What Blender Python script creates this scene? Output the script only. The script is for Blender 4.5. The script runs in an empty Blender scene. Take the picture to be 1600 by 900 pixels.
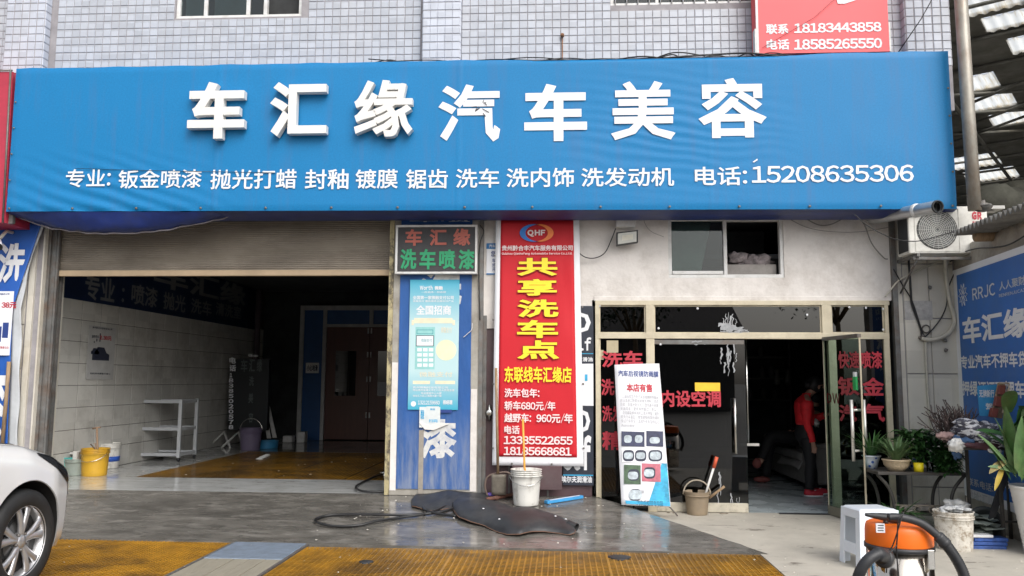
import bpy, bmesh, math, random
from mathutils import Vector, Matrix, noise
random.seed(11)
rnd = random.random
def U(a, b): return a + (b - a) * rnd()
S = bpy.context.scene
COL = S.collection
# ------------------------------------------------------------------ camera
FPX, YAW, PIT, ROL = 1281.7, 0.05989, 0.1123, 0.00577
CAM = Vector((0, -9.5, 1.5))
cy, sy, cp, sp = math.cos(YAW), math.sin(YAW), math.cos(PIT), math.sin(PIT)
_f = Vector((-sy * cp, cy * cp, sp)); _r = Vector((cy, sy, 0)); _u = _r.cross(_f)
RX = _r * math.cos(ROL) + _u * math.sin(ROL); UX = -_r * math.sin(ROL) + _u * math.cos(ROL)
cd = bpy.data.cameras.new('camera'); cam = bpy.data.objects.new('camera', cd); COL.objects.link(cam)
cam.matrix_world = Matrix(((RX.x, UX.x, -_f.x, CAM.x), (RX.y, UX.y, -_f.y, CAM.y), (RX.z, UX.z, -_f.z, CAM.z), (0, 0, 0, 1)))
cd.sensor_width = 36; cd.lens = FPX / 1600 * 36; cd.clip_start = 0.05; cd.clip_end = 3000
S.camera = cam
# ------------------------------------------------------------------ sky, sun, exposure
SUN_EL, SUN_AZ = math.radians(42), math.radians(150)
w = bpy.data.worlds.new('World'); S.world = w; w.use_nodes = True
nt = w.node_tree; bg = nt.nodes['Background']
sky = nt.nodes.new('ShaderNodeTexSky'); sky.sky_type = 'NISHITA'; sky.sun_disc = False
sky.sun_elevation = SUN_EL; sky.sun_rotation = SUN_AZ; sky.dust_density = 4.0; sky.air_density = 1.0; sky.ozone_density = 1.0
hs = nt.nodes.new('ShaderNodeHueSaturation'); hs.inputs['Saturation'].default_value = 0.3; hs.inputs['Value'].default_value = 1.25
nt.links.new(sky.outputs[0], hs.inputs['Color']); nt.links.new(hs.outputs[0], bg.inputs[0]); bg.inputs[1].default_value = 0.15
sl = bpy.data.lights.new('sun', 'SUN'); sl.energy = 0.7; sl.angle = math.radians(40); sl.color = (1, 0.97, 0.93)
so = bpy.data.objects.new('sun', sl); COL.objects.link(so)
# direction the sun stands in (Blender sky: rotation clockwise from +Y)
sd = Vector((math.sin(SUN_AZ) * math.cos(SUN_EL), math.cos(SUN_AZ) * math.cos(SUN_EL), math.sin(SUN_EL)))
so.rotation_euler = (-sd).to_track_quat('-Z', 'Y').to_euler()
S.view_settings.view_transform = 'Standard'; S.view_settings.look = 'None'
S.view_settings.exposure = 0.40; S.view_settings.gamma = 1
S.cycles.max_bounces = 8; S.cycles.transparent_max_bounces = 16
try: S.cycles.use_denoising = True
except Exception: pass

# ------------------------------------------------------------------ pixel -> place on a plane of the scene
def ray(px, py):
    return RX * ((px - 800) / FPX) + UX * ((450 - py) / FPX) + _f
class Frame:
    """a plane standing in the scene: origin o, right u, up v, outward n"""
    def __init__(s, o, u=(1, 0, 0), v=(0, 0, 1)):
        s.o = Vector(o); s.u = Vector(u).normalized(); s.v = Vector(v).normalized(); s.n = s.u.cross(s.v)
    def at(s, a, b, c=0): return s.o + s.u * a + s.v * b + s.n * c
    def px(s, x, y):
        d = ray(x, y); t = (s.o - CAM).dot(s.n) / d.dot(s.n); p = CAM + d * t - s.o
        return p.dot(s.u), p.dot(s.v)
def FY(y): return Frame((0, y, 0))
def gz(x, y, z=0.0):
    d = ray(x, y); t = (z - CAM.z) / d.z; return CAM + d * t
# ------------------------------------------------------------------ materials
MATS = {}
def mat(name, col, rough=0.6, metal=0.0, var=0.12, scale=6.0, bump=0.0, bscale=40.0, dirt=None, dirt_amt=0.0, dscale=2.5,
        spec=0.5, stretch=(1, 1, 1), rvar=0.0, coat=0.0, dstretch=None, dlo=0.45, dhi=0.7, emit=None, cell=None):
    if name in MATS: return MATS[name]
    m = bpy.data.materials.new(name); m.use_nodes = True; n = m.node_tree.nodes; L = m.node_tree.links.new
    b = n['Principled BSDF']
    b.inputs['Roughness'].default_value = rough; b.inputs['Metallic'].default_value = metal
    b.inputs['Specular IOR Level'].default_value = spec
    if coat: b.inputs['Coat Weight'].default_value = coat; b.inputs['Coat Roughness'].default_value = 0.05
    tc = n.new('ShaderNodeTexCoord'); mp = n.new('ShaderNodeMapping'); mp.inputs['Scale'].default_value = stretch
    geo = n.new('ShaderNodeNewGeometry'); L(geo.outputs['Position'], mp.inputs['Vector'])
    nz = n.new('ShaderNodeTexNoise'); nz.inputs['Scale'].default_value = scale; nz.inputs['Detail'].default_value = 6
    nz.inputs['Roughness'].default_value = 0.65; L(mp.outputs[0], nz.inputs['Vector'])
    mx = n.new('ShaderNodeMix'); mx.data_type = 'RGBA'
    c = Vector(col)
    mx.inputs[6].default_value = (*(c * (1 - var)), 1); mx.inputs[7].default_value = (*(c * (1 + var)), 1)
    cr = n.new('ShaderNodeMapRange'); cr.inputs[1].default_value = 0.3; cr.inputs[2].default_value = 0.7
    L(nz.outputs['Fac'], cr.inputs[0]); L(cr.outputs[0], mx.inputs[0])
    out = mx.outputs[2]
    if dirt is not None:
        mp2 = n.new('ShaderNodeMapping'); mp2.inputs['Scale'].default_value = dstretch or stretch; mp2.inputs['Location'].default_value = (3.1, 7.7, 1.3)
        L(geo.outputs['Position'], mp2.inputs['Vector'])
        n2 = n.new('ShaderNodeTexNoise'); n2.inputs['Scale'].default_value = dscale; n2.inputs['Detail'].default_value = 9; n2.inputs['Roughness'].default_value = 0.72
        L(mp2.outputs[0], n2.inputs['Vector'])
        r2 = n.new('ShaderNodeMapRange'); r2.inputs[1].default_value = dlo; r2.inputs[2].default_value = dhi; r2.inputs[4].default_value = dirt_amt
        L(n2.outputs['Fac'], r2.inputs[0])
        m2 = n.new('ShaderNodeMix'); m2.data_type = 'RGBA'; L(out, m2.inputs[6]); m2.inputs[7].default_value = (*dirt, 1); L(r2.outputs[0], m2.inputs[0])
        out = m2.outputs[2]
    if cell:
        vm = n.new('ShaderNodeVectorMath'); vm.operation = 'SNAP'; vm.inputs[1].default_value = (cell, cell, cell); L(geo.outputs['Position'], vm.inputs[0])
        wn = n.new('ShaderNodeTexWhiteNoise'); L(vm.outputs[0], wn.inputs['Vector']); mr = n.new('ShaderNodeMapRange'); mr.inputs[3].default_value = 0.88; mr.inputs[4].default_value = 1.06; L(wn.outputs['Value'], mr.inputs[0])
        sc = n.new('ShaderNodeVectorMath'); sc.operation = 'SCALE'; L(out, sc.inputs[0]); L(mr.outputs[0], sc.inputs['Scale']); out = sc.outputs[0]
    L(out, b.inputs['Base Color'])
    if rvar:
        r3 = n.new('ShaderNodeMapRange'); r3.inputs[1].default_value = 0.35; r3.inputs[2].default_value = 0.65
        r3.inputs[3].default_value = max(0.02, rough - rvar); r3.inputs[4].default_value = min(1, rough + rvar)
        n3 = n.new('ShaderNodeTexNoise'); n3.inputs['Scale'].default_value = dscale * 0.6; n3.inputs['Detail'].default_value = 5; L(mp.outputs[0], n3.inputs['Vector'])
        L(n3.outputs['Fac'], r3.inputs[0]); L(r3.outputs[0], b.inputs['Roughness'])
    if bump:
        n4 = n.new('ShaderNodeTexNoise'); n4.inputs['Scale'].default_value = bscale; n4.inputs['Detail'].default_value = 5; L(mp.outputs[0], n4.inputs['Vector'])
        bp = n.new('ShaderNodeBump'); bp.inputs['Strength'].default_value = min(1, bump); bp.inputs['Distance'].default_value = 0.02 if bump <= 1 else 0.02 * bump
        L(n4.outputs['Fac'], bp.inputs['Height']); L(bp.outputs[0], b.inputs['Normal'])
    if emit: b.inputs['Emission Color'].default_value = (*emit, 1); b.inputs['Emission Strength'].default_value = 1
    MATS[name] = m; return m
def glass_mat(name, tint, refl=1.45, rough=0.0):
    if name in MATS: return MATS[name]
    m = bpy.data.materials.new(name); m.use_nodes = True; n = m.node_tree.nodes; L = m.node_tree.links.new
    n.clear(); o = n.new('ShaderNodeOutputMaterial'); t = n.new('ShaderNodeBsdfTransparent'); t.inputs[0].default_value = (*tint, 1)
    g = n.new('ShaderNodeBsdfGlossy'); g.inputs['Roughness'].default_value = rough
    fr = n.new('ShaderNodeFresnel'); fr.inputs[0].default_value = refl
    x = n.new('ShaderNodeMixShader'); L(fr.outputs[0], x.inputs[0]); L(t.outputs[0], x.inputs[1]); L(g.outputs[0], x.inputs[2]); L(x.outputs[0], o.inputs[0])
    MATS[name] = m; return m
# ------------------------------------------------------------------ mesh collecting
class MB:
    def __init__(s): s.v = []; s.f = []; s.m = []; s.sm = []; s.mi = 0
    def add(s, vs, fs, smooth=False):
        k = len(s.v); s.v += [tuple(p) for p in vs]
        for f in fs: s.f.append(tuple(i + k for i in f)); s.m.append(s.mi); s.sm.append(smooth)
        return s
    def fbox(s, F, a0, a1, b0, b1, c0, c1):
        P = [F.at(a, b, c) for c in (c0, c1) for b in (b0, b1) for a in (a0, a1)]
        return s.add(P, [(0, 2, 3, 1), (4, 5, 7, 6), (0, 1, 5, 4), (2, 6, 7, 3), (0, 4, 6, 2), (1, 3, 7, 5)])
    def box(s, x0, x1, y0, y1, z0, z1): return s.fbox(FY(0), x0, x1, z0, z1, -y1, -y0)
    def pxbox(s, F, x0, y0, x1, y1, c0, c1):
        a0, b0 = F.px(x0, y1); a1, b1 = F.px(x1, y0); return s.fbox(F, a0, a1, b0, b1, c0, c1)
    def poly(s, F, pts, c0, c1):
        n = len(pts); P = [F.at(a, b, c0) for a, b in pts] + [F.at(a, b, c1) for a, b in pts]
        fs = [tuple(range(n, 2 * n)), tuple(range(n - 1, -1, -1))] + [(i, (i + 1) % n, n + (i + 1) % n, n + i) for i in range(n)]
        return s.add(P, fs)
    def pxpoly(s, F, pts, c0, c1): return s.poly(F, [F.px(*p) for p in pts], c0, c1)
    def tube(s, pts, r, seg=8, caps=True, smooth=True):
        pts = [Vector(p) for p in pts]; n = len(pts); R = r if isinstance(r, (list, tuple)) else [r] * n
        vs = []; prev = None
        for i, p in enumerate(pts):
            d = (pts[min(i + 1, n - 1)] - pts[max(i - 1, 0)])
            if d.length < 1e-9: d = Vector((0, 0, 1))
            d.normalize()
            if prev is None: a = d.orthogonal().normalized()
            else:
                a = prev - d * prev.dot(d)
                a = a.normalized() if a.length > 1e-6 else d.orthogonal().normalized()
            prev = a; b = d.cross(a)
            for k in range(seg):
                t = 2 * math.pi * k / seg; vs.append(p + (a * math.cos(t) + b * math.sin(t)) * R[i])
        fs = [(i * seg + k, i * seg + (k + 1) % seg, (i + 1) * seg + (k + 1) % seg, (i + 1) * seg + k) for i in range(n - 1) for k in range(seg)]
        if caps: fs += [tuple(range(seg - 1, -1, -1)), tuple(range((n - 1) * seg, n * seg))]
        return s.add(vs, fs, smooth)
    def lathe(s, c, prof, seg=24, axis=(0, 0, 1), smooth=True, wob=0.0, cap=True):
        cap = cap and tuple(prof[0]) != tuple(prof[-1])
        ax = Vector(axis).normalized(); a = ax.orthogonal().normalized() if abs(ax.z) < 0.99 else Vector((1, 0, 0)); b = ax.cross(a); c = Vector(c)
        vs = []
        for r, h in prof:
            for k in range(seg):
                t = 2 * math.pi * k / seg; rr = r * (1 + wob * math.sin(3 * t + h * 9))
                vs.append(c + ax * h + (a * math.cos(t) + b * math.sin(t)) * max(rr, 1e-4))
        fs = [(i * seg + k, i * seg + (k + 1) % seg, (i + 1) * seg + (k + 1) % seg, (i + 1) * seg + k) for i in range(len(prof) - 1) for k in range(seg)]
        if cap and prof[0][0] > 2e-4: fs.append(tuple(range(seg - 1, -1, -1)))
        if cap and prof[-1][0] > 2e-4: fs.append(tuple(range((len(prof) - 1) * seg, len(prof) * seg)))
        return s.add(vs, fs, smooth)
    def etube(s, lv, seg=20):
        """loft of level ellipses: (x, y, z, rx, ry)"""
        vs = [(x + rx * math.cos(2 * math.pi * k / seg), y + ry * math.sin(2 * math.pi * k / seg), z) for x, y, z, rx, ry in lv for k in range(seg)]
        fs = [(i * seg + k, i * seg + (k + 1) % seg, (i + 1) * seg + (k + 1) % seg, (i + 1) * seg + k) for i in range(len(lv) - 1) for k in range(seg)]
        return s.add(vs, fs + [tuple(range(seg - 1, -1, -1)), tuple(range((len(lv) - 1) * seg, len(lv) * seg))], True)
    def grid(s, fn, nu, nv, smooth=True, thick=None):
        vs = [fn(i / nu, j / nv) for j in range(nv + 1) for i in range(nu + 1)]
        fs = [(j * (nu + 1) + i, j * (nu + 1) + i + 1, (j + 1) * (nu + 1) + i + 1, (j + 1) * (nu + 1) + i) for j in range(nv) for i in range(nu)]
        s.add(vs, fs, smooth)
        if thick:
            t = Vector(thick); k = len(vs); s.add([Vector(p) + t for p in vs], [tuple(reversed(f)) for f in fs], smooth)
            base = len(s.v) - 2 * k; loop = [i for i in range(nu)] + [j * (nu + 1) + nu for j in range(nv)] + [nv * (nu + 1) + i for i in range(nu, 0, -1)] + [j * (nu + 1) for j in range(nv, 0, -1)]
            for q in range(len(loop)):
                a, b = loop[q], loop[(q + 1) % len(loop)]
                s.f.append((base + b, base + a, base + k + a, base + k + b)); s.m.append(s.mi); s.sm.append(False)
        return s
    def blob(s, c, r, seg=14, rings=8, nz=0.0, fq=3.0):
        c = Vector(c); r = Vector(r) if not isinstance(r, (int, float)) else Vector((r, r, r)); vs = []
        off = Vector((U(0, 50), U(0, 50), U(0, 50)))
        for j in range(rings + 1):
            ph = math.pi * j / rings
            for k in range(seg):
                t = 2 * math.pi * k / seg; d = Vector((math.sin(ph) * math.cos(t), math.sin(ph) * math.sin(t), math.cos(ph)))
                q = 1 + nz * noise.noise(d * fq * 0.6 + off); vs.append(c + Vector((d.x * r.x, d.y * r.y, d.z * r.z)) * q)
        fs = [(j * seg + k, (j + 1) * seg + k, (j + 1) * seg + (k + 1) % seg, j * seg + (k + 1) % seg) for j in range(rings) for k in range(seg)]
        return s.add(vs, fs, True)
    def text(s, F, txt, a0, a1, b0, b1, c=0.0, bold=0.02, ext=0.0):
        V, Fc, Sd = glyphs(txt, round(bold * .72, 4))
        hi = [F.at(a0 + (a1 - a0) * x, b0 + (b1 - b0) * y, c + ext + .0012 - .00022 * l) for x, y, l in V]; s.add(hi, Fc)
        if ext:
            k = len(hi); s.add([F.at(a0 + (a1 - a0) * x, b0 + (b1 - b0) * y, c) for x, y, l in V] + hi, [(a, b, b + k, a + k) for (a, b) in Sd])
        return s
    def pxtext(s, F, txt, x0, y0, x1, y1, c=0.0, bold=0.02, ext=0.0):
        a0, b0 = F.px(x0, y1); a1, b1 = F.px(x1, y0)
        # keep the line's slope in the plane: both lower corners are measured
        return s.text(F, txt, a0, a1, b0, b1, c, bold, ext)
_G = {}
def glyphs(t, bold=0.0):
    """a line of text laid out character by character; Latin letters and figures take the same plain sans face"""
    if (t, bold) in _G: return _G[t, bold]
    x = 0.0; P = []; Fc = []; Sd = []
    for ch in t:
        if ch == ' ': x += 0.32; continue
        lat = 33 <= ord(ch) < 127
        x0, x1, Q, F, S_ = heavier(chr(ord(ch) + 0xFEE0) if lat else ch, bold); wd = x1 - x0
        if not lat: dx = x; adv = 1.0
        elif ch.isdigit(): dx = x + (0.57 - wd) / 2 - x0; adv = 0.57
        else: dx = x + 0.045 - x0; adv = wd + 0.09
        if ch == '/': Q = [(x0 + (p[0] - x0) * .42, p[1], p[2]) for p in Q]; adv = .42
        k = len(P); P += [(p[0] + dx, p[1], p[2]) for p in Q]; Fc += [tuple(i + k for i in f) for f in F]; Sd += [(a + k, b + k) for a, b in S_]; x += adv
    x0 = min(p[0] for p in P); x1 = max(p[0] for p in P); y0 = min(p[1] for p in P); y1 = max(p[1] for p in P)
    _G[t, bold] = ([((p[0] - x0) / (x1 - x0), (p[1] - y0) / (y1 - y0), p[2]) for p in P], Fc, Sd)
    return _G[t, bold]
def heavier(ch, b):
    """the character's outline with a rim of width b laid round it (mitred corners): points (x, y, layer), faces, rim edges"""
    V, F = _glyph(ch); P = V[3]; E = {(f[q], f[(q + 1) % len(f)]) for f in F for q in range(len(f))}
    B_ = [(a, c) for a, c in E if (c, a) not in E]
    Q = [(p[0], p[1], 0) for p in P]
    if not b: return V[0], V[2], Q, F, B_
    F = list(F); S_ = []; nin, nout = {}, {}
    def d2(a, c):
        v = Vector((P[c][0] - P[a][0], P[c][1] - P[a][1])); return v / v.length if v.length > 1e-7 else None
    for q, (a, c) in enumerate(sorted(B_)):
        d = d2(a, c)
        if d is None: continue
        n = Vector((d.y, -d.x)) * b; k = len(Q); l = 1 + q % 5
        Q += [(P[a][0], P[a][1], l), (P[c][0], P[c][1], l), (P[c][0] + n.x, P[c][1] + n.y, l), (P[a][0] + n.x, P[a][1] + n.y, l)]
        F.append((k, k + 3, k + 2, k + 1)); S_.append((k + 3, k + 2)); nout[a] = (n, d); nin[c] = (n, d)
    for v in nin:
        if v not in nout: continue
        (n1, e1), (n2, e2) = nin[v], nout[v]
        if e1.x * e2.y - e1.y * e2.x <= 1e-4: continue      # only where the outline turns outward
        m_ = (n1 + n2); m_ = m_ / m_.length if m_.length > 1e-5 else n1 / b; L_ = min(b * 1.5, b * b / max(1e-6, m_.dot(n1)))
        k = len(Q); l = 6 + v % 2; x, y = P[v]
        Q += [(x, y, l), (x + n1.x, y + n1.y, l), (x + m_.x * L_, y + m_.y * L_, l), (x + n2.x, y + n2.y, l)]
        F.append((k, k + 1, k + 2, k + 3)); S_ += [(k + 1, k + 2), (k + 2, k + 3)]
    return min(p[0] for p in Q), max(p[0] for p in Q), Q, F, S_
_GC = {}
def _glyph(t):
    if t in _GC: return _GC[t]
    cu = bpy.data.curves.new('lettering', 'FONT'); cu.body = t; cu.resolution_u = 2; cu.size = 1
    o = bpy.data.objects.new('lettering', cu); COL.objects.link(o)
    me = bpy.data.meshes.new_from_object(o.evaluated_get(bpy.context.evaluated_depsgraph_get()))
    bpy.data.objects.remove(o); bpy.data.curves.remove(cu)
    bmx = bmesh.new(); bmx.from_mesh(me); bmesh.ops.remove_doubles(bmx, verts=bmx.verts, dist=1e-5); bmx.verts.index_update()
    P = [(v.co.x, v.co.y) for v in bmx.verts]; Fc = []
    for f in bmx.faces:
        ids = [v.index for v in f.verts]
        if f.normal.z < 0: ids.reverse()
        Fc.append(tuple(ids))
    bmx.free(); bpy.data.meshes.remove(me)
    x0 = min(p[0] for p in P); x1 = max(p[0] for p in P)
    _GC[t] = ((x0, 0, x1, P), Fc)
    return _GC[t]
def islands(mb):
    par = list(range(len(mb.v)))
    def find(a):
        while par[a] != a: par[a] = par[par[a]]; a = par[a]
        return a
    for f in mb.f:
        r = find(f[0])
        for i in f[1:]: par[find(i)] = r
    out = {}
    for f, mi, sm in zip(mb.f, mb.m, mb.sm): out.setdefault(find(f[0]), []).append((f, mi, sm))
    res = []
    for fl in out.values():
        mp = {}; n = MB()
        for f, mi, sm in fl:
            for i in f:
                if i not in mp: mp[i] = len(n.v); n.v.append(mb.v[i])
            n.f.append(tuple(mp[i] for i in f)); n.m.append(mi); n.sm.append(sm)
        res.append(n)
    return res
def objs(name, mb, *a, **k):
    """one object for each separate piece of the mesh"""
    return [obj(name, n, *a, **k) for n in islands(mb)][-1]
WL = {}
def obj(name, mb, material, parent=None, bev=0.0, kind=None, label=None, recalc=True, origin=None):
    me = bpy.data.meshes.new(name); o = bpy.data.objects.new(name, me); COL.objects.link(o)
    org = WL.get(parent.name, Vector()) if parent is not None else (Vector(origin) if origin is not None else Vector())
    me.from_pydata([(a[0] - org.x, a[1] - org.y, a[2] - org.z) for a in mb.v], [], mb.f)
    for m in (material if isinstance(material, (list, tuple)) else [material]): me.materials.append(m)
    me.polygons.foreach_set('material_index', mb.m); me.polygons.foreach_set('use_smooth', mb.sm)
    me.update()
    if recalc:
        b = bmesh.new(); b.from_mesh(me); bmesh.ops.recalc_face_normals(b, faces=b.faces); b.to_mesh(me); b.free()
    WL[o.name] = org
    if parent is not None: o.parent = parent
    elif origin is not None: o.location = org
    if bev:
        md = o.modifiers.new('edge', 'BEVEL'); md.width = bev; md.segments = 2; md.limit_method = 'ANGLE'; md.angle_limit = math.radians(40)
    if kind: o['kind'] = kind
    if label: o['label'] = label
    return o
def thing(name, label, cat, loc=(0, 0, 0), group=None):
    o = bpy.data.objects.new(name, None); COL.objects.link(o); o.location = loc; o.empty_display_size = 0.1
    o['label'] = label; o['category'] = cat
    if group: o['group'] = group
    WL[o.name] = Vector(loc); return o
def tag(o, label, cat, group=None):
    o['label'] = label; o['category'] = cat
    if group: o['group'] = group
    return o
def struct(name, mb, m, **k): return obj(name, mb, m, kind='structure', **k)
def copies(o, locs, parent):
    """copies of a part (and the pieces on it) that share its mesh data"""
    for l in locs:
        c = o.copy(); COL.objects.link(c); c.parent = parent; c.location = l; WL[c.name] = WL[o.name]
def lerp(a, b, t): return a + (b - a) * t
def cat_curve(pts, n=8):
    P = [Vector(p) for p in pts]; P = [P[0] * 2 - P[1]] + P + [P[-1] * 2 - P[-2]]; out = []
    for i in range(1, len(P) - 2):
        for k in range(n):
            t = k / n; a, b, c, d = P[i - 1:i + 3]
            out.append(0.5 * ((2 * b) + (c - a) * t + (2 * a - 5 * b + 4 * c - d) * t * t + (3 * b - a - 3 * c + d) * t ** 3))
    out.append(P[-2]); return out
for _c in '一三上不专业东两中丰义产享亲人付以份众使侧便保信停元光免全公共内刺务动助包区十单厦又反发口右司合后命售商喷国地址坚型埃够大天夫好安宜室家容寿封小尔川州左市年店开强微心快您惠所打扫技抛押招持支收效料新无日晰有服本机材杨楼止民气水汇汽油洗海润清滋滑漆点牌理生用电留的盛盲省眼码科空第简米精系纳线经绿缘美考联聚能膜自获营蜡融行装视设证话调财贵贷超越路车轿过进适透速遵避采釉野金钣销锯镀镜防限雨雾饰驶驾高黔齿，－．／０１２３４５６７８９：ＡＢＣＤＥＦＧＨＩＪＮＯＱＲＳＵＷＸＹＺａｂｃｄｅｆｇｈｉｌｍｎｏｑｒｔｕｖｚ': _glyph(_c)      # turn every character into outlines once, while the scene is still small
# ------------------------------------------------------------------ palette
M_tile = mat('facade_tile', (0.44, 0.465, 0.515), 0.35, var=0.05, scale=3, bump=0.1, bscale=8, dirt=(0.45, 0.43, 0.42), dirt_amt=0.35, dscale=1.2, dstretch=(1.5, 1, 0.25), cell=0.1)
M_tile2 = mat('facade_tile_pale', (0.50, 0.53, 0.60), 0.35, var=0.05, scale=3, bump=0.1, bscale=8, dirt=(0.45, 0.43, 0.42), dirt_amt=0.35, dscale=1.2, dstretch=(1.5, 1, 0.25), cell=0.1)
M_grout = mat('grout', (0.29, 0.275, 0.285), 0.9, var=0.2, scale=5)
M_plaster = mat('white_plaster', (0.70, 0.665, 0.63), 0.85, var=0.05, scale=3, bump=0.35, bscale=18, dirt=(0.38, 0.34, 0.30), dirt_amt=0.75, dscale=1.9, dlo=0.48, dhi=0.76)
M_ivory = mat('ivory_wall_tile', (0.60, 0.57, 0.50), 0.3, var=0.06, scale=3, dirt=(0.33, 0.26, 0.16), dirt_amt=0.55, dscale=2.2, dstretch=(1, 1, 0.4), dlo=0.5, cell=0.31)
M_gtile = mat('garage_tile', (0.64, 0.63, 0.59), 0.3, var=0.06, scale=2, dirt=(0.2, 0.18, 0.14), dirt_amt=0.55, dscale=1.3, dlo=0.48, cell=0.3)
M_black = mat('near_black', (0.03, 0.032, 0.033), 0.8, var=0.5, scale=3)  # near-black; on room walls and window backs it puts unlit darkness into colour
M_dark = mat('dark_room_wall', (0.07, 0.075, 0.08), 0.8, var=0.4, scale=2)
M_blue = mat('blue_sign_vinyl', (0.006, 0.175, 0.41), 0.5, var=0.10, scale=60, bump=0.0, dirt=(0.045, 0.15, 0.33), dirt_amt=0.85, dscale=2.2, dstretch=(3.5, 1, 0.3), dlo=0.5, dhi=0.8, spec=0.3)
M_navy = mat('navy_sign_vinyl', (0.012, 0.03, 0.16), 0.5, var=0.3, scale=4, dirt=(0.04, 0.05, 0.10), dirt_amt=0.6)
M_white = mat('white_lettering', (0.72, 0.73, 0.75), 0.5, var=0.05, scale=4)
M_offw = mat('grimy_white_plastic', (0.72, 0.71, 0.68), 0.45, var=0.04, scale=8, dirt=(0.42, 0.38, 0.33), dirt_amt=0.35, dscale=9, dlo=0.55, dhi=0.8)
M_pillarblue = mat('pillar_banner_blue', (0.015, 0.09, 0.36), 0.5, var=0.12, scale=4, bump=0.4, bscale=6)
def pillar_mat():
    m = mat('weathered_blue_banner', (0.014, 0.085, 0.29), 0.6, var=0.15, scale=5, bump=0.5, bscale=9, stretch=(1, 1, 0.4))
    n = m.node_tree.nodes; L = m.node_tree.links.new; b = n['Principled BSDF']
    src = b.inputs['Base Color'].links[0].from_socket
    g = n.new('ShaderNodeNewGeometry'); sx = n.new('ShaderNodeSeparateXYZ'); L(g.outputs['Position'], sx.inputs[0])
    mr = n.new('ShaderNodeMapRange'); mr.inputs[1].default_value = 1.25; mr.inputs[2].default_value = 0.35; mr.inputs[3].default_value = 0; mr.inputs[4].default_value = 1
    L(sx.outputs['Z'], mr.inputs[0])
    mp = n.new('ShaderNodeMapping'); mp.inputs['Scale'].default_value = (7, 1, 0.9); L(g.outputs['Position'], mp.inputs[0])
    z = n.new('ShaderNodeTexNoise'); z.inputs['Scale'].default_value = 2.2; z.inputs['Detail'].default_value = 8; z.inputs['Roughness'].default_value = 0.7; L(mp.outputs[0], z.inputs['Vector'])
    ad = n.new('ShaderNodeMath'); ad.operation = 'MULTIPLY'; L(mr.outputs[0], ad.inputs[0])
    r = n.new('ShaderNodeMapRange'); r.inputs[1].default_value = 0.40; r.inputs[2].default_value = 0.66; r.inputs[3].default_value = 0.1; r.inputs[4].default_value = 0.85; L(z.outputs['Fac'], r.inputs[0]); L(r.outputs[0], ad.inputs[1])
    x = n.new('ShaderNodeMix'); x.data_type = 'RGBA'; L(src, x.inputs[6]); x.inputs[7].default_value = (0.25, 0.28, 0.34, 1); L(ad.outputs[0], x.inputs[0]); L(x.outputs[2], b.inputs['Base Color'])
    return m
M_wblue = pillar_mat()
M_red = mat('red_banner_vinyl', (0.54, 0.016, 0.026), 0.55, var=0.05, scale=2, spec=0.3)
M_pinkred = mat('faded_red_sign', (0.80, 0.10, 0.11), 0.5, var=0.04, scale=2)
M_yellow = mat('yellow_lettering', (0.92, 0.70, 0.03), 0.5, var=0.04)
M_pinkw = mat('pinkish_white_lettering', (0.80, 0.66, 0.66), 0.5, var=0.04)
M_glassred = mat('red_window_lettering', (0.46, 0.028, 0.048), 0.5, var=0.08)
M_cream = mat('cream_aluminium', (0.55, 0.49, 0.36), 0.4, var=0.08, scale=6, dirt=(0.30, 0.25, 0.17), dirt_amt=0.5, dscale=5)
M_alu = mat('bare_aluminium', (0.55, 0.55, 0.53), 0.35, metal=0.6, var=0.1)
M_wframe = mat('white_window_frame', (0.66, 0.66, 0.65), 0.45, var=0.06, dirt=(0.3, 0.27, 0.22), dirt_amt=0.4, dscale=8)
M_chrome = mat('brushed_steel', (0.62, 0.61, 0.58), 0.25, metal=1.0, var=0.08, scale=20)
M_shut = mat('shutter_tan_grey', (0.31, 0.27, 0.22), 0.45, metal=0.25, var=0.15, scale=2, dirt=(0.08, 0.065, 0.05), dirt_amt=0.6, dscale=1.6, dstretch=(0.4, 1, 2))
M_shutbar = mat('shutter_bar_tan', (0.48, 0.36, 0.23), 0.5, var=0.12, scale=3)
M_rail = mat('grey_steel_rail', (0.16, 0.16, 0.155), 0.5, metal=0.3, var=0.3, scale=6, dirt=(0.14, 0.07, 0.03), dirt_amt=0.6, dscale=6)
M_rust = mat('peeling_cream_post', (0.42, 0.36, 0.20), 0.7, var=0.2, scale=6, dirt=(0.06, 0.05, 0.04), dirt_amt=0.9, dscale=9, dstretch=(1, 1, 0.6), dlo=0.47, dhi=0.58)
M_maroon = mat('maroon_panel', (0.085, 0.045, 0.05), 0.5, var=0.2, scale=4, dirt=(0.12, 0.1, 0.1), dirt_amt=0.5)
M_ramp = mat('wet_ramp_concrete', (0.13, 0.122, 0.108), 0.17, var=0.42, scale=2.6, bump=0.22, bscale=5, dirt=(0.33, 0.31, 0.28), dirt_amt=0.8, dscale=3.6, stretch=(0.8, 2.0, 1), rvar=0.13, spec=0.7, dlo=0.5, dhi=0.75)
M_gfloor = mat('wet_garage_floor', (0.12, 0.12, 0.115), 0.12, var=0.3, scale=2, bump=0.12, bscale=3, rvar=0.08, dirt=(0.2, 0.19, 0.17), dirt_amt=0.5, spec=0.6)
M_thresh = mat('pale_marble_threshold', (0.46, 0.47, 0.46), 0.12, var=0.15, scale=5, bump=0.1, bscale=5, rvar=0.08, dirt=(0.16, 0.14, 0.11), dirt_amt=0.7, dscale=4, stretch=(0.8, 1.6, 1), dlo=0.52, dhi=0.72)
M_court = mat('cream_concrete_court', (0.45, 0.42, 0.36), 0.7, var=0.12, scale=3, bump=0.15, bscale=14, dirt=(0.12, 0.10, 0.08), dirt_amt=0.85, dscale=4.0, dstretch=(0.8, 2.2, 1), dlo=0.585, dhi=0.66)
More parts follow.
